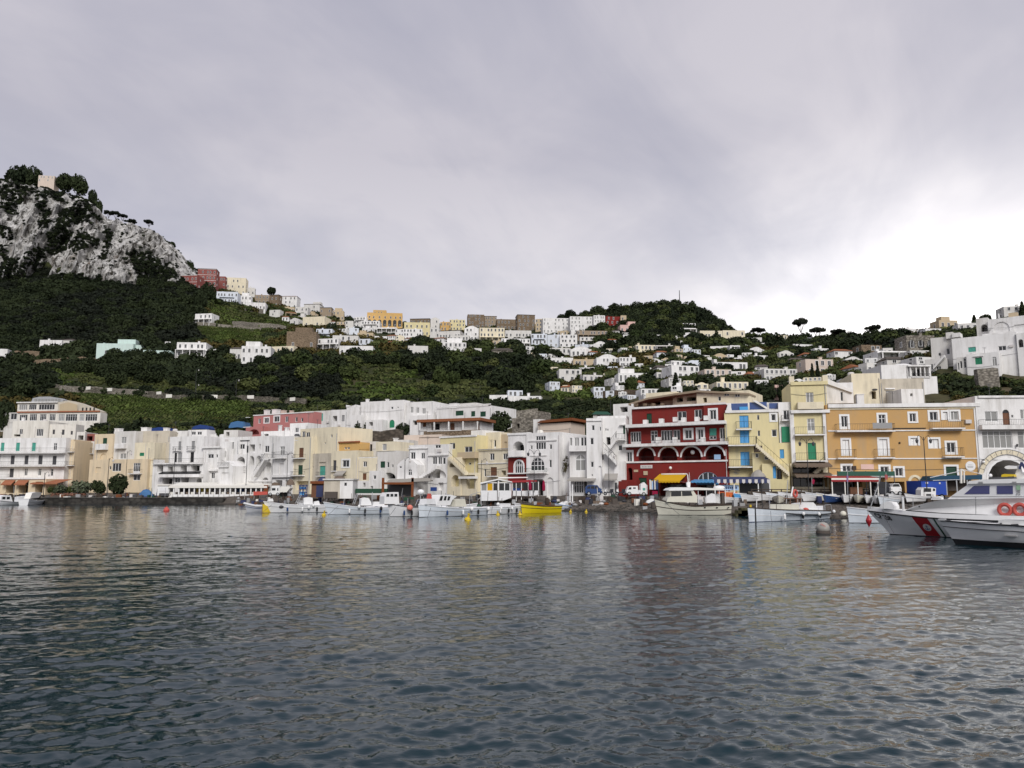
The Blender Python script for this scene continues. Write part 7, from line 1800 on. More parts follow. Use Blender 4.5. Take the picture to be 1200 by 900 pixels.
# street lamps and poles
def lamp(reg,x,yt,yb,D,label,arms=1,r=.06,name='street_lamp',cat='lamp post'):
    t=prop(name,label,cat,reg,x-5,x+5,yb,D);c=t.loc(x,yb)[0];zt=t.loc(x,yt)[1]
    t.put('pole',MB().tube((c,0,-1.2),(c,0,zt),r,8,r*.65),PAINT['iron'])
    if arms==0:return
    for k in((-1,1)if arms==2 else(1,)):
        ar=MB();pts=[(c,0,zt-.5)]+[(c+k*(.1+.55*math.sin(PI*i/8)),0,zt-.1+.3*math.sin(PI*i/8*1.0))for i in range(1,5)]+[(c+k*.85,0,zt-.25)]
        ar.path(pts,.03,5);t.put('arm',ar,PAINT['iron']);L_=MB().lathe([(.05,.0),(.16,-.08),(.2,-.2),(.12,-.5),(.05,-.55)],(c+k*.85,0,zt-.25),8);t.put('lantern',L_,PAINT['dgrey']if arms==2 else PAINT['gplate'])
lamp('G',482,405,700,98.5,'double-armed wrought iron street lamp before the orange hotel',2,.07)
lamp('F',605,480,780,100,'dark double-armed street lamp before the pale tower house',2,.06)
lamp('A',706,545,760,164,'pale lamp post standing between the two dark quay trees',1,.09)
lamp('A',286,640,780,167,'lamp post before the brown awnings of the quay hotel',1,.09)
lamp('A',828,500,700,168,'thin lamp post before the apricot house',1,.06)
lamp('B',243,480,715,162,'tall pole before the dark terraces of the white shuttered house',0,.07,'pole','pole')
lamp('B',990,510,720,150,'curved street lamp before the plain tall white house',1,.06)
lamp('B',722,430,700,160,'dark pole amid the white stepped cubes',0,.07,'pole','pole')
lamp('C',755,490,640,136,'dark lamp post before the small white dome',1,.06)
lamp('D',248,500,640,124,'street lamp before the cream house with rounded top',1,.05)
lamp('D',596,440,660,116,'lamp post before the great arched window',2,.05)
lamp('E',77,455,690,114,'lamp post in front of the outside stair of the white tower-like house',1,.05)
lamp('O',218,588,700,292,'lamp post on the hillside road, left of three',1,.09);lamp('O',430,640,705,290,'lamp post on the hillside road, middle of three',1,.09)
lamp('B',655,25,130,288,'tall lamp post on the hillside road above the pink house',1,.1);lamp('B',392,55,112,290,'lamp post on the hillside road above the blue tarpaulins',1,.1)
lamp('D',1102,105,215,160,'power pole rising behind the white tower-like house',0,.09,'power_pole','pole');lamp('Q',282,195,305,560,'thin pole on the slope under the orange ridge hotel',0,.18,'pole','pole')
lamp('H',823,215,465,84,'dark mooring pole between the beached dinghies and the pale blue bow',0,.06,'mooring_pole','pole');lamp('H',645,140,350,92,'pale thin pole on the beach behind the wooden fishing boat',0,.05,'pole','pole');lamp('H',200,120,318,90,'pale pole with a red float left of the wooden fishing boat',0,.05,'pole','pole')
lamp('H',155,325,450,72,'dark post in the water at the bow of the wooden fishing boat',0,.09,'mooring_pole','pole')
lamp('R',784,45,100,600,'radio mast on top of the wooded knoll',0,.35,'radio_mast','mast')
# promenade: railing, red awning, navy striped awning, kiosks
t=prop('promenade_railing','dark promenade railing with rough timber rails above the beach','railing','H',120,960,235,103.0)
m=MB();a0,a1=t.loc(125,205)[0],t.loc(960,205)[0]
for z in(t.loc(500,202)[1],t.loc(500,222)[1]):m.tube((a0,0,z),(a1,0,z),.06,5)
t.put('rail',m,PAINT['dwood']);zt=t.loc(500,198)[1]
for i in range(13):x=a0+(a1-a0)*i/12;t.put('post',MB().box(x-.06,x+.06,-.06,.06,-1,zt),PAINT['dwood'])
t=prop('retaining_wall','low dark stone wall behind the beached dinghies along the promenade','wall','H',100,1200,245,104.5);t.put('wall',t.box(100,215,1200,275,0,.5),WALL['DS'])
t=prop('restaurant_awning','long red restaurant awning with white edge below the orange hotel','awning','H',683,1022,165,100.5)
A=t.rect(685,104,1020,146);m=MB();m.add([(A[0],2.5,A[3]),(A[1],2.5,A[3]),(A[1],0,A[2]+.45),(A[0],0,A[2]+.45),(A[0],2.5,A[3]-.05),(A[1],2.5,A[3]-.05),(A[1],0,A[2]+.4),(A[0],0,A[2]+.4)],[(0,3,2,1),(4,5,6,7),(0,4,7,3),(1,2,6,5)]);t.put('canopy',m,PAINT['red'])
m=MB();n=26
for i in range(n):p,q=A[0]+(A[1]-A[0])*i/n,A[0]+(A[1]-A[0])*(i+1)/n;m.poly([(p,0,A[2]+.22),(p,0,A[2]+.05),((p+q)/2,0,A[2]-.05),(q,0,A[2]+.05),(q,0,A[2]+.22)])
t.put('valance',m,PAINT['red']);t.put('white_edge',MB().box(A[0],A[1],-.05,.05,A[2]+.22,A[2]+.44),PAINT['canvas'])
for x in(690,780,870,960,1012):t.put('post',t.box(x,140,x+6,250,.05,.1),PAINT['canvas'])
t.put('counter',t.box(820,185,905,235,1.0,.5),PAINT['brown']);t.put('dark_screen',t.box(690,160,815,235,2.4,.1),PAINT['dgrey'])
t=prop('mesh_screen','long green mesh screen above the red restaurant awning','screen','H',728,1134,108,103.2);t.put('screen',t.box(730,74,1132,106,0,.06),PAINT['pgreen'])
for x in(730,830,930,1030,1128):t.put('post',t.box(x,72,x+5,240,.05,.08),PAINT['dgrey'])
t=prop('shop_awning','navy and white patterned awning over a kiosk with an orange counter below the yellow house','awning','B2',-540,275,300,104.5)
A=t.rect(-520,40,270,135);m=MB();m.add([(A[0],2.6,A[3]),(A[1],2.6,A[3]),(A[1],0,A[2]+.5),(A[0],0,A[2]+.5),(A[0],2.6,A[3]-.06),(A[1],2.6,A[3]-.06),(A[1],0,A[2]+.44),(A[0],0,A[2]+.44)],[(0,3,2,1),(4,5,6,7),(0,4,7,3),(1,2,6,5)]);t.put('canopy',m,PAINT['navy']);n=18
for i in range(n):
    p,q=A[0]+(A[1]-A[0])*i/n,A[0]+(A[1]-A[0])*(i+1)/n;t.put('valance_strip',MB().poly([(p,-.01,A[2]+.5),(p,-.01,A[2]+.1),((p+q)/2,-.01,A[2]-.05),(q,-.01,A[2]+.1),(q,-.01,A[2]+.5)]),PAINT['gplate' if i%2 else 'navy'])
for x in(-510,-240,100,262):t.put('post',t.box(x,110,x+12,330,.1,.1),PAINT['white'])
t.put('sign_board',t.box(-460,160,-170,235,.6,.1),PAINT['fendr']);m=MB()
for i in range(9):r_=t.rect(-440+i*28,182,-422+i*28,214,.58);m.box(r_[0],r_[1],.56,.595,r_[2],r_[3])
t.put('worn_lettering',m,PAINT['navy']);t.put('orange_counter',t.box(-460,262,-190,345,.5,.6),PAINT['orange']);t.put('interior_shade_sheet',t.box(-160,110,262,330,2.4,.1),PAINT['dgrey'])  # dark grey sheet stands in for the shade inside the kiosk
for x in(-215,-140):t.put('white_barrel',t.box(x,292,x+42,340,-.1,.4),PAINT['canvas'])
t=prop('clothes_rail','rail hung with white and blue clothes before the red hotel door','clothes rail','J2',705,880,600,111.6)
for i,c in enumerate(('canvas','gplate','fendr','navy','canvas','dkblue','dkblue')):t.put('garment',t.box(708+i*24,295+(i%3)*14,728+i*24,490,.1+.03*(i%2),.12),PAINT[c])
t.put('rail',MB().path([t.P(700,600,.15),t.P(702,285,.15),t.P(885,300,.15),t.P(886,600,.15)],.03),PAINT['iron']);t.put('lower_crate',t.box(760,520,870,595,-.2,.5),PAINT['mag'])
t=prop('restaurant_canopy','red-brown framed restaurant canopy with flat grey roof behind the grey-hulled boat','canopy','C',600,925,745,128.0)
t.put('roof',t.prism([(640,640),(660,628),(900,618),(925,632),(925,640),(640,652)],0,4),PAINT['greyaw'])
for x in(603,798):t.put('red_post',t.box(x,618,x+16,745,0,.25),PAINT['rust'])
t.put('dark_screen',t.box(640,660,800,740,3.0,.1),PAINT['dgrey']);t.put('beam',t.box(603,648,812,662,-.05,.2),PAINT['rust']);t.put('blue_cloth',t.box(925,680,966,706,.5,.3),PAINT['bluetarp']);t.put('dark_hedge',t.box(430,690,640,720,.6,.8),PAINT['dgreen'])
for(reg,x0,y0,x1,y1,D,c,lab)in(('C',275,605,360,630,134,'umbr','dark domed parasol behind the white-washed boat hut'),('C',172,612,238,640,134,'navy','navy parasol above the red-brown shed'),('B',975,680,1035,722,144,'umbr','dark brown bundled parasol before the plain tall white house'),('H',130,60,250,112,108,'greyaw','pale grey parasol rising behind the navy shop awning')):
    t=prop('parasol',lab,'parasol',reg,x0,x1,y1,D);A=t.rect(x0,y0,x1,y1);r=(A[1]-A[0])/2;c_=(A[0]+A[1])/2
    t.put('canopy',MB().lathe([(r,A[2]),(r*.8,A[2]+(A[3]-A[2])*.45),(r*.4,A[2]+(A[3]-A[2])*.85),(.04,A[3])],(c_,1,0),10),PAINT[c]);t.put('pole',MB().tube((c_,1,A[2]-2.2),(c_,1,A[3]),.04),PAINT['steel'])
t=prop('flag','small crimson flag on a thin pole before the pale tower house','flag','H',545,572,185,97.0);t.put('cloth',t.prism([(546,140),(560,126),(570,140),(562,166),(548,158)],0,.03),PAINT['mag']);t.put('pole',MB().tube(t.P(548,118,.02),t.P(550,240,.02),.03),PAINT['steel'])
t=prop('flag','small red and white flag before the right end of the red awning','flag','H',1060,1085,135,97.0);t.put('cloth',t.prism([(1062,96),(1082,100),(1080,134),(1064,130)],0,.03),PAINT['red']);t.put('pole',MB().tube(t.P(1070,82,.02),t.P(1068,245,.02),.03),PAINT['steel'])
t=prop('pennant','violet pennant on a thin pole before the red awning','flag','H',790,808,150,97.0);t.put('cloth',t.prism([(792,100),(806,104),(804,150),(793,146)],0,.03),paint('violet_cloth',(.16,.06,.22),.9));t.put('pole',MB().tube(t.P(799,60,.02),t.P(801,245,.02),.03),PAINT['steel'])
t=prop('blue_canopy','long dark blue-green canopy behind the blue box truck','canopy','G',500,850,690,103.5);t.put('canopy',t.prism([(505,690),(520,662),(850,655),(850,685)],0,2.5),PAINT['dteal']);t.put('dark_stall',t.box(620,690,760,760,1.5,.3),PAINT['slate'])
for x in(612,680,750,840):t.put('post',t.box(x,680,x+7,790,.1,.1),PAINT['steel'])
t=prop('hedge_box','low clipped green hedge on the quay under the brown veranda','hedge','A',310,480,772,168)
A=t.rect(310,735,480,772);me=leaves_mesh('foliage',[((A[0]+(A[1]-A[0])*(i+.5)/8),.6,A[3]*.5,(A[1]-A[0])/12,.7,A[3]*.55)for i in range(8)],900,.22,LEAF['olive'],77);link('foliage',me,t.root)
t=prop('flower_planter','strip of reddish flowers and pots along the left quay edge','planter','A',330,560,800,162)
A=t.rect(330,770,560,800);t.put('trough',MB().box(A[0],A[1],0,.5,-.2,.3),PAINT['slate']);link('flowers',leaves_mesh('flowers',[(A[0]+(A[1]-A[0])*(i+.5)/9,.25,.4,(A[1]-A[0])/16,.4,.4)for i in range(9)],500,.16,foliage('reddish_flowers',(.10,.03,.02),(.26,.13,.09)),78),t.root)

# nets, crates, fish boxes and rope heaps along the water's edge, past telling apart
def clutter(spans,n,seed):
    r=random.Random(seed);cols=['slate','dwood','dgrey','umbr','rust','canvas','navy','dgreen','steel','black','brown','grey','gplate','cargrey'];m=MB();used=[PAINT[c]for c in cols]
    for _ in range(n):
        (u0,u1,y0,y1)=r.choice(spans);u=r.uniform(u0,u1);y=r.uniform(np.interp(u,[u0,u1],y0),np.interp(u,[u0,u1],y1));p=at(u,580,y);z=max(ground_z(p.x,p.y),1.15 if u<262 and y<172 else-9)
        m.cur=min(len(cols)-1,int(r.random()**1.6*len(cols)));a,b_,c=r.uniform(.12,.5),r.uniform(.12,.5),r.uniform(.2,.95);k=r.random()
        if k<.5:m.box(p.x-a,p.x+a,p.y-b_,p.y+b_,z-.2,z+c*.8)
        elif k<.75:m.ball((p.x,p.y,z+c*.2),a*.9,7,4,.6)
        elif k<.9:m.tube((p.x,p.y,z-.1),(p.x+r.uniform(-.3,.3),p.y,z+c*2.2),.04,4)
        else:m.lathe([(.3,0),(.34,.4),(.3,.85)],(p.x,p.y,z),8)
    tag(m.build('harbour_litter',used),kind='stuff')
clutter([(275,345,(140,130),(156,150)),(345,470,(126,120),(138,132)),(470,590,(118,113),(132,122)),(600,735,(113,110),(117,114.5)),(740,890,(106,96),(112,108)),(890,1120,(96,94),(106,104)),(0,130,(159,158),(170,168)),(130,200,(158,157),(168,166))],820,8)
# ------------------------------------------------------------------ hillside walls
def land_wall(label,pts,reg,h_,mat,panels=0,thick=.7):
    P=[]
    for a,b in zip(pts,pts[1:]):
        n=max(1,int(abs(px(reg,b[0],0)[0]-px(reg,a[0],0)[0])/6))
        for i in range(n):
            t=i/n;P.append(ground_hit(*px(reg,a[0]+(b[0]-a[0])*t,a[1]+(b[1]-a[1])*t)))
    P.append(ground_hit(*px(reg,*pts[-1])))
    o=P[len(P)//2].copy();r=empty('retaining_wall',o);tag(r,label,'wall',None)
    m=MB();rr=random.Random(len(P));prev=None
    FOOT.extend((p.x,p.y-1.2,2.2)for p in P)
    for p in P:
        q=p-o;hh=h_*rr.uniform(.88,1.12)
        if prev is not None:
            a,ha=prev
            m.add([(a.x,a.y-.8,a.z-1.5),(q.x,q.y-.8,q.z-1.5),(q.x,q.y+thick,q.z-1.5),(a.x,a.y+thick,a.z-1.5),(a.x,a.y-.5,a.z+ha),(q.x,q.y-.5,q.z+hh),(q.x,q.y+thick,q.z+hh),(a.x,a.y+thick,a.z+ha)],[(0,1,5,4),(4,5,6,7),(3,7,6,2),(0,4,7,3),(1,2,6,5)])
        prev=(q,hh)
    m.build('wall',mat,r)
    for k in range(panels):
        i=int((k+.6)/panels*(len(P)-1));q=P[min(i,len(P)-2)]-o;q2=P[min(i,len(P)-2)+1]-o
        c=MB();c.box(0,2.6,-.12,0,.5,1.75);e=c.build('white_panel',PAINT['canvas'],r);e.location=(q.x,q.y-.85,q.z);e.rotation_euler=(0,0,math.atan2(q2.y-q.y,q2.x-q.x))
    return r
land_wall('long pale stone road wall with white panels crossing the left hillside',[(290,334),(480,352),(700,366),(880,382)],'P',1.7,WALL['RS'],5)
land_wall('long stone road wall with white panels above the blue tarpaulins',[(40,150),(200,158),(420,160),(700,162),(1120,186)],'B',1.7,WALL['RS'],4)
land_wall('brown retaining wall at the far left of the middle hillside',[(30,186),(205,184)],'P',4.5,WALL['BS'])
land_wall('sloping earth-brown path wall left of the mint green house',[(160,215),(300,205),(430,195),(560,215)],'P',2.4,WALL['BS'])
land_wall('dry stone terrace wall in the left vineyard, upper of two',[(410,362),(600,372),(690,385)],'O',2.6,WALL['ST'])
land_wall('dry stone terrace wall in the left vineyard, lower of two',[(225,362),(400,378),(560,392)],'O',2.2,WALL['ST'])
land_wall('pale stone terrace wall below the long low white ridge house',[(475,292),(570,296)],'O',3.0,WALL['ST'])
land_wall('stone terrace wall below the plain gabled house on the right hill',[(870,690),(1018,690)],'T',3.6,WALL['ST']);land_wall('brown retaining wall under the big white mansion at the right edge',[(1028,538),(1200,545)],'T',6.5,WALL['BS'])
land_wall('earth-brown terrace wall behind the cream row under the large white house',[(360,372),(560,374),(745,362)],'C',2.5,WALL['DS']);land_wall('stone terrace wall above the brown-roofed shed in the centre',[(420,230),(520,225),(620,212)],'D',2.0,WALL['ST'])
land_wall('low grey terrace wall on the lower middle slope left of the red hotel',[(385,600),(560,596)],'R',1.8,WALL['BS'])
land_wall('low stone terrace wall at the top of the greens above the quay hotel',[(395,100),(640,108),(980,138)],'A',2.0,WALL['ST'])

# ------------------------------------------------------------------ trees one can tell apart
TM={}
def tree_meshes():
    rd=lambda s:random.Random(s)
    for i in range(3):TM['round',i]=(leaves_mesh('crown',dome(10+i,1,1.5,7),1500,.115,LEAF['dark'],100+i),'short')
    for i in range(2):TM['light',i]=(leaves_mesh('crown',dome(20+i,1,1.4,7),1200,.12,LEAF['mid'],110+i),'short')
    for i in range(2):TM['olive',i]=(leaves_mesh('crown',dome(30+i,1,1.3,6),900,.13,LEAF['olive'],120+i),'short')
    for i in range(3):
        r=rd(40+i);lb=[]
        for k in range(13):a=r.uniform(0,2*PI);q=.78*math.sqrt(r.random());lb.append((q*math.cos(a),q*math.sin(a),.86-.08*q*q+r.uniform(-.02,.02),r.uniform(.2,.32),r.uniform(.2,.32),r.uniform(.05,.085)))
        TM['umbrella',i]=(leaves_mesh('crown',lb,1700,.065,LEAF['pine'],130+i),'tall')
    for i in range(2):TM['cypress',i]=(leaves_mesh('crown',[(0,0,.12+.8*k/9,.13*(1-.75*(k/9)**1.6)+.01,.13*(1-.75*(k/9)**1.6)+.01,.1)for k in range(10)],1300,.04,LEAF['dark'],140+i),'thin')
    lb=[]
    for k in range(14):
        a=2*PI*k/14
        for j in range(4):q=.18+.2*j;lb.append((q*math.cos(a),q*math.sin(a),1.0+.18*math.sin(PI*(j+.6)/4)-.1*j,.13,.13,.04))
    TM['palm',0]=(leaves_mesh('crown',lb,1100,.07,LEAF['mid'],150),'palm')
    for k,rr in(('short',.05),('tall',.035),('thin',.02),('palm',.06)):
        m=MB();r=rd(9)
        if k=='tall':
            m.tube((0,0,-.2),(.02,0,.42),rr,7,rr*.75)
            for i in range(7):a=2*PI*i/7+r.uniform(-.3,.3);q=r.uniform(.35,.65);m.tube((.02,0,.4+.02*(i%3)),(q*math.cos(a)*.55,q*math.sin(a)*.55,.66),rr*.5,5,rr*.32);m.tube((q*math.cos(a)*.55,q*math.sin(a)*.55,.66),(q*math.cos(a),q*math.sin(a),.85),rr*.32,4,.006)
        elif k=='short':
            m.tube((0,0,-.3),(.03,0,.5),rr,7,rr*.7)
            for i in range(6):a=2*PI*i/6;m.tube((.03,0,.35+.04*(i%3)),(.5*math.cos(a),.5*math.sin(a),.85+.1*(i%2)),rr*.5,5,.01)
        else:m.tube((0,0,-.2),(0,0,.98 if k=='palm' else.3),rr,7,rr*.7)
        TM['trunk',k]=m.mesh('trunk',PAINT['bark'])
tree_meshes()
TR=random.Random(3);ntree=[0]
TREES=[]
def tree(kind,u,v0,v1,hw,label,D=None,group=None,name=None):
    """u: column of its stem, v0..v1 top and foot rows, hw half width in pixels of the photograph"""
    p=ground_hit(u,v1,100)if D is None else at(u,v1,D)
    if D is not None:p.z=min(p.z,p.z)
    H_=at(u,v0,p.y).z-p.z;R_=hw/FPX*p.y
    n=max(k[1]for k in TM if k[0]==kind)+1;i=ntree[0]%n;ntree[0]+=1
    me,tk=TM[kind,i]
    nm=name or{'umbrella':'umbrella_pine','cypress':'cypress_tree','palm':'palm_tree'}.get(kind,'tree')
    r=empty(nm,p,TR.uniform(0,6.28));tag(r,label,'tree',group)
    hk={'round':1.45,'light':1.35,'olive':1.25,'umbrella':.97,'cypress':.98,'palm':1.2}[kind];wk={'umbrella':.88,'cypress':.14,'palm':.85}.get(kind,1.0)
    c=link('crown',me,r);k=link('trunk',TM['trunk',tk],r);s=(R_/wk,R_/wk,H_/hk);c.scale=s;k.scale=s
    if kind not in('umbrella','palm'):c.location.z=.0 if kind!='round' else-.05*H_
    TREES.append(r);return r
X='X'
# skyline
tree('umbrella',939.5,373,404,10,'tall solitary umbrella pine rising highest from the right skyline')
tree('umbrella',890,384,402,9.5,'flat umbrella pine left of the tall solitary one, beside the cream building');tree('umbrella',959,383,406,10.5,'dark broad umbrella pine just right of the tall solitary one');tree('umbrella',982,386,404,11,'leaning flat umbrella pine third right on the skyline');tree('umbrella',1026,381,402,10,'umbrella pine on the right skyline before the white flat house')
tree('round',909,387,412,15,'wide dark evergreen between the left flat umbrella pine and the tall one');tree('round',975,391,410,14,'dark evergreen mass below the leaning umbrella pine')
tree('round',1010,390,412,12,'dark evergreen left of the brown stone house on the right slope');tree('round',1037,388,408,14,'dark evergreen behind the brown stone house on the right slope')
tree('umbrella',174,258,272,7,'solitary umbrella pine on the cliff edge against the sky')
for u,v0,v1,hw,l in((18,190,225,16,'great dark pine crown at the far left top of the cliff'),(38,192,218,12,'dark pine left of the pink villa on the cliff top'),(76,201,222,13,'dark pine right of the pink villa on the cliff top'),(93,203,226,12,'rounded dark pine at the shoulder of the cliff'),(108,220,238,6,'small pine just below the shoulder of the cliff'),(114,231,252,7,'dark pine hanging on the steep cliff edge')):tree('round',u,v0,v1,hw,l)
for u,v0,v1,hw,l in((127,247,262,6,'leftmost of three small pines along the cliff edge'),(135,248,264,7,'middle of three small pines along the cliff edge'),(143,251,265,6,'right one of three small pines along the cliff edge'),(154,258,270,8,'low spreading pine on the cliff edge left of the solitary umbrella pine'),(211,298,312,7,'low pine above the rose red buildings at the cliff end'),(222,303,322,6,'small dark pine beside the rose red buildings at the cliff end')):tree('umbrella' if u<200 else 'round',u,v0,v1,hw,l)
tree('round',243,328,355,10,'dark tree in front of the tall rose red building');tree('round',234,336,362,9,'dark tree left below the tall rose red building')
for u,v0,v1,hw,l in((668,361,376,9,'dark tree cluster left end of the knoll, above the white ridge row'),(657,367,376,6,'small dark tree on the ridge left of the knoll'),(681,364,376,4,'tiny tree on the ridge between the pine cluster and the knoll'),(700,356,374,11,'dark tree at the left shoulder of the wooded knoll'),(721,354,372,12,'dark tree on the left crest of the wooded knoll'),(746,351,368,10,'tree on the crest of the knoll beside the tiny white house'),(778,349,366,12,'tree on the crest of the knoll below the radio mast'),(806,351,372,12,'rounded tree on the crest right of the radio mast'),(826,358,382,11,'dark tree on the right shoulder of the wooded knoll'),(846,371,390,8,'small dark tree at the right foot of the wooded knoll')):tree('round',u,v0,v1,hw,l)
# in the town
for a in(('round',424,491,512,12,'round dark tree left before the large white house with the green arched door'),('round',472,493,511,10,'round dark tree right before the large white house with the green arched door'),('round',402,498,510,9,'low dark bush-like tree beside the left round tree on the terrace'),('round',584,478,511,16,'big dark round tree right of the white modern villa'),('round',551,489,506,10,'dark low tree before the white modern villa'),
          ('cypress',952.5,426,450,2.6,'left of two dark cypresses before the pinkish cream house'),('cypress',959,424,449,2.6,'right of two dark cypresses before the pinkish cream house'),('cypress',792,437,456,4.5,'dark cypress in front of the white two-storey house above the red hotel'),('cypress',840,388,405,5,'dark conical tree in front of the long cream building'),('cypress',1142,369,380,3,'small dark cypress left of the big white mansion'),('cypress',1199,354,374,4.5,'dark cypress at the top right corner of the hill'),
          ('round',1155,367,378,8,'dark bush-like tree on the skyline above the big white mansion'),('round',1078,411,428,10,'dark tree left beside the big white mansion'),('round',1040,392,410,12,'dark rounded tree above the long low white house on the right slope'),('olive',905,412,432,11,'yellowish green tree in the middle of the right slope'),('olive',880,414,434,9,'light olive tree right of the low white gabled house'),
          ('round',650,408,420,13,'wide dark tree behind the long low white house in mid hillside'),('round',735,392,412,16,'large dark tree below the dark red ridge house'),('round',715,397,414,9,'dark tree left of the large one below the dark red ridge house'),('round',783,411,425,12,'dark broad tree right of the cream crenellated villa'),('round',815,413,428,16,'broad dark tree under the white arched house right of the knoll'),('light',740,440,460,10,'mid green tree below the long white single-storey house'),
          ('round',897,444,472,14,'dark tree between the greyish white house and the light pink house'),('round',918,446,470,8,'dark tree left of the pale tower house roof'),('olive',1000,432,452,14,'olive-brown tree right of the two cypresses'),('olive',1022,438,458,10,'brownish olive tree right of the pinkish cream house'),('round',1092,440,452,6,'dark bush left of the white mansion porch'),
          ('round',158,406,424,8,'dark tree before the right wing of the mint green house'),('round',148,408,424,7,'dark tree right in front of the mint green house'),('round',60,403,420,9,'dark bushy tree below the white cottage on the far left'),('light',165,391,402,5,'small round tree above the mint green house, left of a pair'),('light',177,391,402,5,'small round tree above the mint green house, right of a pair'),
          ('round',5,462,505,14,'dark tall tree at the left edge behind the white hotel'),('round',25,440,470,16,'dark tree above the glazed annexe at the far left'),('round',300,402,422,8,'dark tree in front of the white two-storey house on the middle road'),('round',355,406,424,12,'dark tree before the brown stone building'),('round',335,405,425,9,'dark tree left before the brown stone building'),('round',390,408,424,9,'dark tree below the long two-balconied white house'),
          ('round',500,417,440,15,'large dark tree left in the wood below the saddle town'),('round',542,420,446,18,'large dark tree in the middle of the wood below the saddle town'),('grey',0,0,0,0,''),('round',585,427,457,17,'large dark tree in the right part of the wood below the saddle town'),('round',615,432,462,16,'dark tree at the right end of the wood below the saddle town'),('light',515,428,452,11,'mid green tree among the dark ones below the saddle town'),('light',532,434,452,9,'greyish green rounded tree low in the wood below the saddle town'),
          ('round',318,335,345,7,'dark tree on the ridge slope below the dark gabled stone house'),('round',410,368,384,6,'dark tree at the left foot of the orange ridge hotel'),('round',388,376,392,8,'dark tree between the broad pale house and the white terraces'),('round',430,413,428,9,'dark tree below the low stepped white house')):
    if a[0]=='grey':continue
    tree(*a)
tree('round',115,561,577,10,'dark clipped tree on the quay, left of the pale lamp post',D=166);tree('round',138,552,577,11.5,'dark round tree on the quay, right of the pale lamp post',D=165)
tree('palm',786,481,496,8,'small palm on the upper terrace of the red hotel',D=121);tree('palm',747,476,488,6,'bushy palm at the left roof corner of the red hotel',D=124);tree('light',818,481,493,5,'potted shrub on the upper terrace of the red hotel',D=119)
tree('light',258,502,512,6,'green shrub on the white roof behind the pergola houses',D=182)
for(u,v,hw,lab)in((95,577,13,'pale grey-green agave bush on the quay before the lane'),(70,576,8,'yellowish bush on the quay beside the brown veranda')):
    p=at(u,v+2,165);r=empty('shrub',p);tag(r,label=lab,cat='shrub');s=hw/FPX*165;c=link('foliage',leaves_mesh('foliage',dome(60+u,s,s*1.3,6),500,s*.16,LEAF['grey'],160+u),r);MB().tube((0,0,-.3),(0,0,s*.5),.08).build('stem',PAINT['bark'],r)
# pink villa on the cliff top
hill_house('N',215,124,305,158,'PC',2,4,'pinkish villa with white openings among the pines on the cliff top',8,D=640,style='c',cat='villa')
# hanging ivy on the white house by the beach
t=prop('climbing_plant','straggly dark creeper climbing the side wall of the white arched-window house','plant','D',780,830,560,Yb(660)-.55);A=t.rect(785,470,830,560)
link('foliage',leaves_mesh('foliage',[((A[0]+A[1])/2,-.08,(A[2]+A[3])/2,(A[1]-A[0])*.42,.12,(A[3]-A[2])*.5),(A[0]+.3,-.08,A[2]+.2,.4,.1,.8)],170,.13,LEAF['gold'],170),t.root)

# ------------------------------------------------------------------ the cover nobody could count: macchia, vines, grass
FP=np.array(FOOT);VEG_RNG=np.random.default_rng(99)
def in_poly(U,V,poly):
    ins=np.zeros(len(U),bool);n=len(poly)
    for i in range(n):
        x0,y0=poly[i];x1,y1=poly[(i+1)%n]
        c=((y0>V)!=(y1>V))&(U<(x1-x0)*(V-y0)/(y1-y0+1e-9)+x0);ins^=c
    return ins
def P_(reg,pts):return[px(reg,*p)for p in pts]
VINE=[P_('A',[(560,130),(1125,150),(1125,330),(700,330),(660,235),(420,160),(380,120)]),P_('B',[(0,160),(330,170),(560,175),(780,180),(760,300),(560,320),(0,335)]),P_('O',[(215,368),(420,375),(590,400),(590,470),(320,465),(225,430)])]
GRASS=[[(60,433),(150,432),(200,446),(262,455),(262,464),(150,457),(60,453)],P_('O',[(310,250),(480,285),(690,330),(840,380),(690,400),(590,400),(400,370),(240,330)]),P_('Q',[(0,380),(300,380),(400,430),(480,500),(470,560),(250,590),(0,570)]),P_('Q',[(480,480),(820,470),(900,520),(760,560),(560,600),(480,570)]),P_('R',[(330,560),(560,560),(600,600),(400,640),(330,620)]),P_('R',[(0,540),(330,560),(330,640),(60,620)])]
def bilin_ground(b,y):
    """heights for arrays of bearings and distances"""
    z=np.zeros_like(b);order=np.argsort(b)
    Yk=np.array([np.interp(b,CT[:,k,0],CT[:,k,1])for k in range(NK)]);Zk=np.array([np.interp(b,CT[:,k,0],CT[:,k,2])for k in range(NK)])
    for k in range(NK-1):
        m_=(y>=Yk[k])&(y<Yk[k+1]);t=(y-Yk[k])/(Yk[k+1]-Yk[k]);z=np.where(m_,Zk[k]*(1-t)+Zk[k+1]*t,z)
    x=b*y;amp=np.clip((z-6)/20,0,1)
    return z+(fbm(x/14,y/14,0*x,4,3)-.5)*3.2*amp
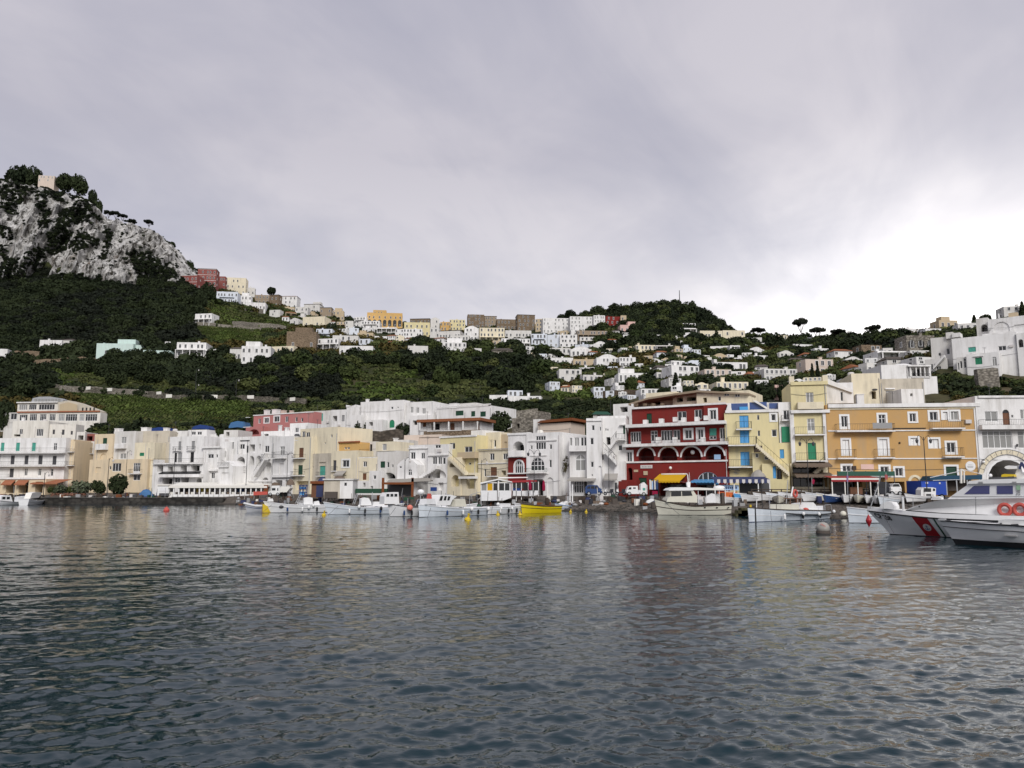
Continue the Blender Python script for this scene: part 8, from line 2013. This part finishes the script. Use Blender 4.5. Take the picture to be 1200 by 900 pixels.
def candidates(n,ymin,ymax,seed):
    r=np.random.default_rng(seed)
    b=r.uniform(-.92,.88,n);y=np.sqrt(r.uniform(ymin**2,ymax**2,n));z=bilin_ground(b,y);x=b*y
    zz=z-CH;d=y*cp+zz*sp;U=600+FPX*x/d;V=450-FPX*(-y*sp+zz*cp)/d
    ok=np.ones(n,bool)
    for s in range(0,n,4000):
        e=slice(s,s+4000);dd=(x[e,None]-FP[None,:,0])**2+(y[e,None]-FP[None,:,1])**2;ok[e]=(dd>FP[None,:,2]**2).all(1)&((x[e,None]-FP[None,:,0])**2+(y[e,None]+5.5-FP[None,:,1])**2>FP[None,:,2]**2).all(1)
    Yr=np.interp(b,CT[:,10,0],CT[:,10,1]);Yf=np.interp(b,CT[:,4,0],CT[:,4,1])
    ok&=(y<Yr+14)&(y>Yf+6)
    return b,x,y,z,U,V,ok
bm={}
for i,(k,n_,s_)in enumerate((('dark',300,.16),('dark',260,.17),('mid',280,.16),('olive',240,.17),('gold',200,.17),('pine',320,.15))):
    bm[i]=leaves_mesh('shrub',dome(200+i,1,.95,5),n_,s_,LEAF[k],300+i)
b,x,y,z,U,V,ok=candidates(62000,135,720,1)
vine=np.zeros(len(U),bool);grass=np.zeros(len(U),bool)
for q in VINE:vine|=in_poly(U,V,q)
for q in GRASS:grass|=in_poly(U,V,q)
cliffz=(b<-.41)&(b>-.93)&(y>np.interp(b,CT[:,9,0],CT[:,9,1])+7)&(y<np.interp(b,CT[:,10,0],CT[:,10,1])-3)
dens=fbm(x/40,y/40,0*x,3,71)
town=in_poly(U,V,[(395,372),(660,372),(690,385),(690,425),(560,420),(400,395)])
yard=(y<np.interp(b,CT[:,4,0],CT[:,4,1])+52)&(U>320)&(U<760)
keep=ok&~vine&~cliffz&(VEG_RNG.random(len(U))<np.where(grass,.55,np.where(town,.2,np.where(yard,.5,1.0))))
sel=np.where(keep)[0]
kindn=fbm(x/55,y/55,0*x,3,81)+VEG_RNG.normal(0,.07,len(U))
darkside=in_poly(U,V,[(-200,300),(250,320),(230,400),(260,470),(-200,470)])|in_poly(U,V,[(650,340),(870,340),(1060,380),(1060,420),(900,410),(700,420)])|in_poly(U,V,[(470,405),(640,415),(640,470),(560,470),(480,440)])|in_poly(U,V,[(180,410),(470,425),(430,440),(420,470),(180,465)])
cls=np.where(grass,np.where(kindn>.47,3,2),np.where(darkside,np.where(kindn>.50,1,np.where(kindn>.43,0,5)),np.where(kindn>.60,4,np.where(kindn>.50,2,np.where(kindn>.44,3,0)))))
cls=np.where(darkside&(U<245)&(V<402),np.where(kindn>.5,0,5),cls)
scl=np.where(grass,VEG_RNG.uniform(.6,1.7,len(U)),VEG_RNG.uniform(1.6,4.2,len(U))*np.where(VEG_RNG.random(len(U))<.08,1.5,1.0))*np.clip(y/330,.55,1.15)*np.where(town|yard,.55,1.0)
for k in range(6):
    s_=sel[cls[sel]==k]
    scatter('hillside_shrubs',np.stack([x[s_],y[s_],z[s_]-.35*scl[s_]*.5],1),VEG_RNG.uniform(0,6.28,len(s_)),scl[s_],bm[k])
# gardens and rough ground right behind the waterfront
b5,x5,y5,z5,U5,V5,ok5=candidates(80000,122,300,7);e5=np.where(ok5&(y5<np.interp(b5,CT[:,5,0],CT[:,5,1])+25)&(fbm(x5/9,y5/9,0*x5,3,77)>.33))[0]
for k in range(6):f5=e5[k::6];scatter('garden_shrubs',np.stack([x5[f5],y5[f5],z5[f5]-.1],1),VEG_RNG.uniform(0,6,len(f5)),VEG_RNG.uniform(.35,1.4,len(f5)),bm[(0,2,3,4,2,1)[k]])
# the dark wood on the steep ground: tree crowns too many to tell apart
wd=np.where(ok&darkside&~cliffz&(y>300)&(VEG_RNG.random(len(U))<.085))[0]
for k,tm in enumerate((('round',0),('light',0),('round',1),('olive',0),('round',2),('light',1))):w_=wd[k::6];w_=w_ if tm[0]=='round' else w_[U[w_]>245];scatter('woodland',np.stack([x[w_],y[w_],z[w_]-.5],1),VEG_RNG.uniform(0,6,len(w_)),VEG_RNG.uniform(2.8,6.0,len(w_)),TM[tm][0])
# vines in rows along the contour
vm=leaves_mesh('vine_row',[(i*.8-1.2,0,.75,.55,.4,.55)for i in range(4)],90,.2,LEAF['vine'],400)
vp=[]
for yy in np.arange(205,480,2.6):
    bb=np.arange(-.75,-.2,2.6/yy);vp.append(np.stack([bb,np.full_like(bb,yy)],1))
vp=np.concatenate(vp);bb,yy=vp[:,0],vp[:,1]+VEG_RNG.normal(0,.25,len(vp));zz=bilin_ground(bb,yy);xx=bb*yy
d=yy*cp+(zz-CH)*sp;U2=600+FPX*xx/d;V2=450-FPX*(-yy*sp+(zz-CH)*cp)/d
inn=np.zeros(len(U2),bool)
for q in VINE:inn|=in_poly(U2,V2,q)
dd=((xx[:,None]-FP[None,:,0])**2+(yy[:,None]-FP[None,:,1])**2>FP[None,:,2]**2).all(1)if len(xx)<40000 else np.ones(len(xx),bool)
inn&=dd&(VEG_RNG.random(len(U2))<.93)
scatter('vineyard_rows',np.stack([xx[inn],yy[inn],zz[inn]-.1],1),VEG_RNG.normal(0,.12,inn.sum()),VEG_RNG.uniform(.8,1.25,inn.sum()),vm)
# low grass clumps under the shrubs
gm=leaves_mesh('grass_clump',[(0,0,.1,1.0,1.0,.25)],60,.32,LEAF['vine'],410);gm2=leaves_mesh('grass_clump',[(0,0,.1,1.0,1.0,.25)],60,.32,LEAF['olive'],411)
b3,x3,y3,z3,U3,V3,ok3=candidates(26000,150,560,2)
g3=np.zeros(len(U3),bool)
for q in GRASS+VINE:g3|=in_poly(U3,V3,q)
g3&=ok3;h3=np.where(g3)[0];half=fbm(x3/20,y3/20,0*x3,3,91)[h3]>.5
scatter('hillside_grass',np.stack([x3[h3[half]],y3[h3[half]],z3[h3[half]]],1),VEG_RNG.uniform(0,6,half.sum()),VEG_RNG.uniform(1.2,2.6,half.sum()),gm);scatter('hillside_grass',np.stack([x3[h3[~half]],y3[h3[~half]],z3[h3[~half]]],1),VEG_RNG.uniform(0,6,(~half).sum()),VEG_RNG.uniform(1.2,2.6,(~half).sum()),gm2)
# bushes holding on to the cliff
cv=CLIFF_V;zz=cv[:,2]-CH;d=cv[:,1]*cp+zz*sp;U4=600+FPX*cv[:,0]/d;V4=450-FPX*(-cv[:,1]*sp+zz*cp)/d
N_=lambda pts:P_('N',pts)
PATCH=[N_([(330,330),(420,290),(500,290),(520,340),(470,390),(400,420),(390,520),(300,570),(255,540),(280,430)]),N_([(205,250),(260,260),(290,330),(270,420),(225,400),(235,330)]),N_([(0,180),(120,215),(100,330),(50,355),(0,320)]),N_([(455,440),(540,480),(530,515),(430,560),(400,520)]),N_([(590,430),(640,440),(610,520),(590,610),(555,600)]),
         N_([(720,550),(810,540),(900,600),(970,640),(1000,700),(780,750),(765,640)]),N_([(200,160),(480,170),(560,260),(575,320),(520,300),(490,240),(400,230),(260,215)]),N_([(200,510),(250,530),(240,620),(270,680),(130,650),(150,560)]),N_([(0,500),(40,590),(110,600),(140,700),(0,720)]),N_([(820,560),(850,540),(870,640),(830,660)]),N_([(0,380),(50,400),(90,480),(60,500),(0,440)])]
inp=np.zeros(len(U4),bool)
for q in PATCH:inp|=in_poly(U4+(fbm(cv[:,0]/7,cv[:,2]/7,0*U4,3,93)-.5)*14,V4+(fbm(cv[:,0]/7,cv[:,2]/7,0*U4,3,94)-.5)*14,q)
crev=fbm(cv[:,0]/11,cv[:,2]/20,cv[:,1]/11,4,95)>.63
low=V4>np.interp(U4,[0,60,130,165,230],[318,322,330,337,322])+(fbm(cv[:,0]/9,cv[:,2]/9,0*U4,3,96)-.5)*22
top=(V4<np.interp(U4,[0,60,100,120,150,230],[226,232,246,262,262,318]))&(U4<118)
inp|=top&(fbm(cv[:,0]/9,cv[:,2]/9,0*U4,3,98)>.42)
r_=VEG_RNG.random(len(U4));take=(inp&(r_<.22))|(crev&(r_<.045))|(low&(r_<.3))|(r_<.004)
q=np.where(take)[0];a,c=q[::2],q[1::2]
scatter('cliff_shrubs',cv[a]+np.array([0,-.4,-.8]),VEG_RNG.uniform(0,6,len(a)),np.where(inp[a]|low[a],VEG_RNG.uniform(.9,2.2,len(a)),VEG_RNG.uniform(.7,2.0,len(a))),bm[5]);scatter('cliff_shrubs',cv[c]+np.array([0,-.4,-.8]),VEG_RNG.uniform(0,6,len(c)),np.where(inp[c]|low[c],VEG_RNG.uniform(.9,2.2,len(c)),VEG_RNG.uniform(.7,2.0,len(c))),bm[1])
# pebbles, weed and stones along the waterline of the beach
pb=MB().ball((0,0,0),1,7,4,.6).mesh('beach_stone',stone('beach_stones',(.13,.12,.105),(.06,.055,.05),3.0))
r=np.random.default_rng(5);n=2600;bb=r.uniform(-.33,.62,n);Ys=np.interp(bb,CT[:,1,0],CT[:,1,1]);Yb_=np.interp(bb,CT[:,3,0],CT[:,3,1]);t=r.random(n)**1.8;yy=Ys+(Yb_-Ys)*t*.8
prof=np.array([ground_z(bb[i]*yy[i],yy[i])for i in range(n)])
scatter('beach_stones',np.stack([bb*yy,yy,prof],1),r.uniform(0,6,n),.06+.22*r.random(n)**3,pb)
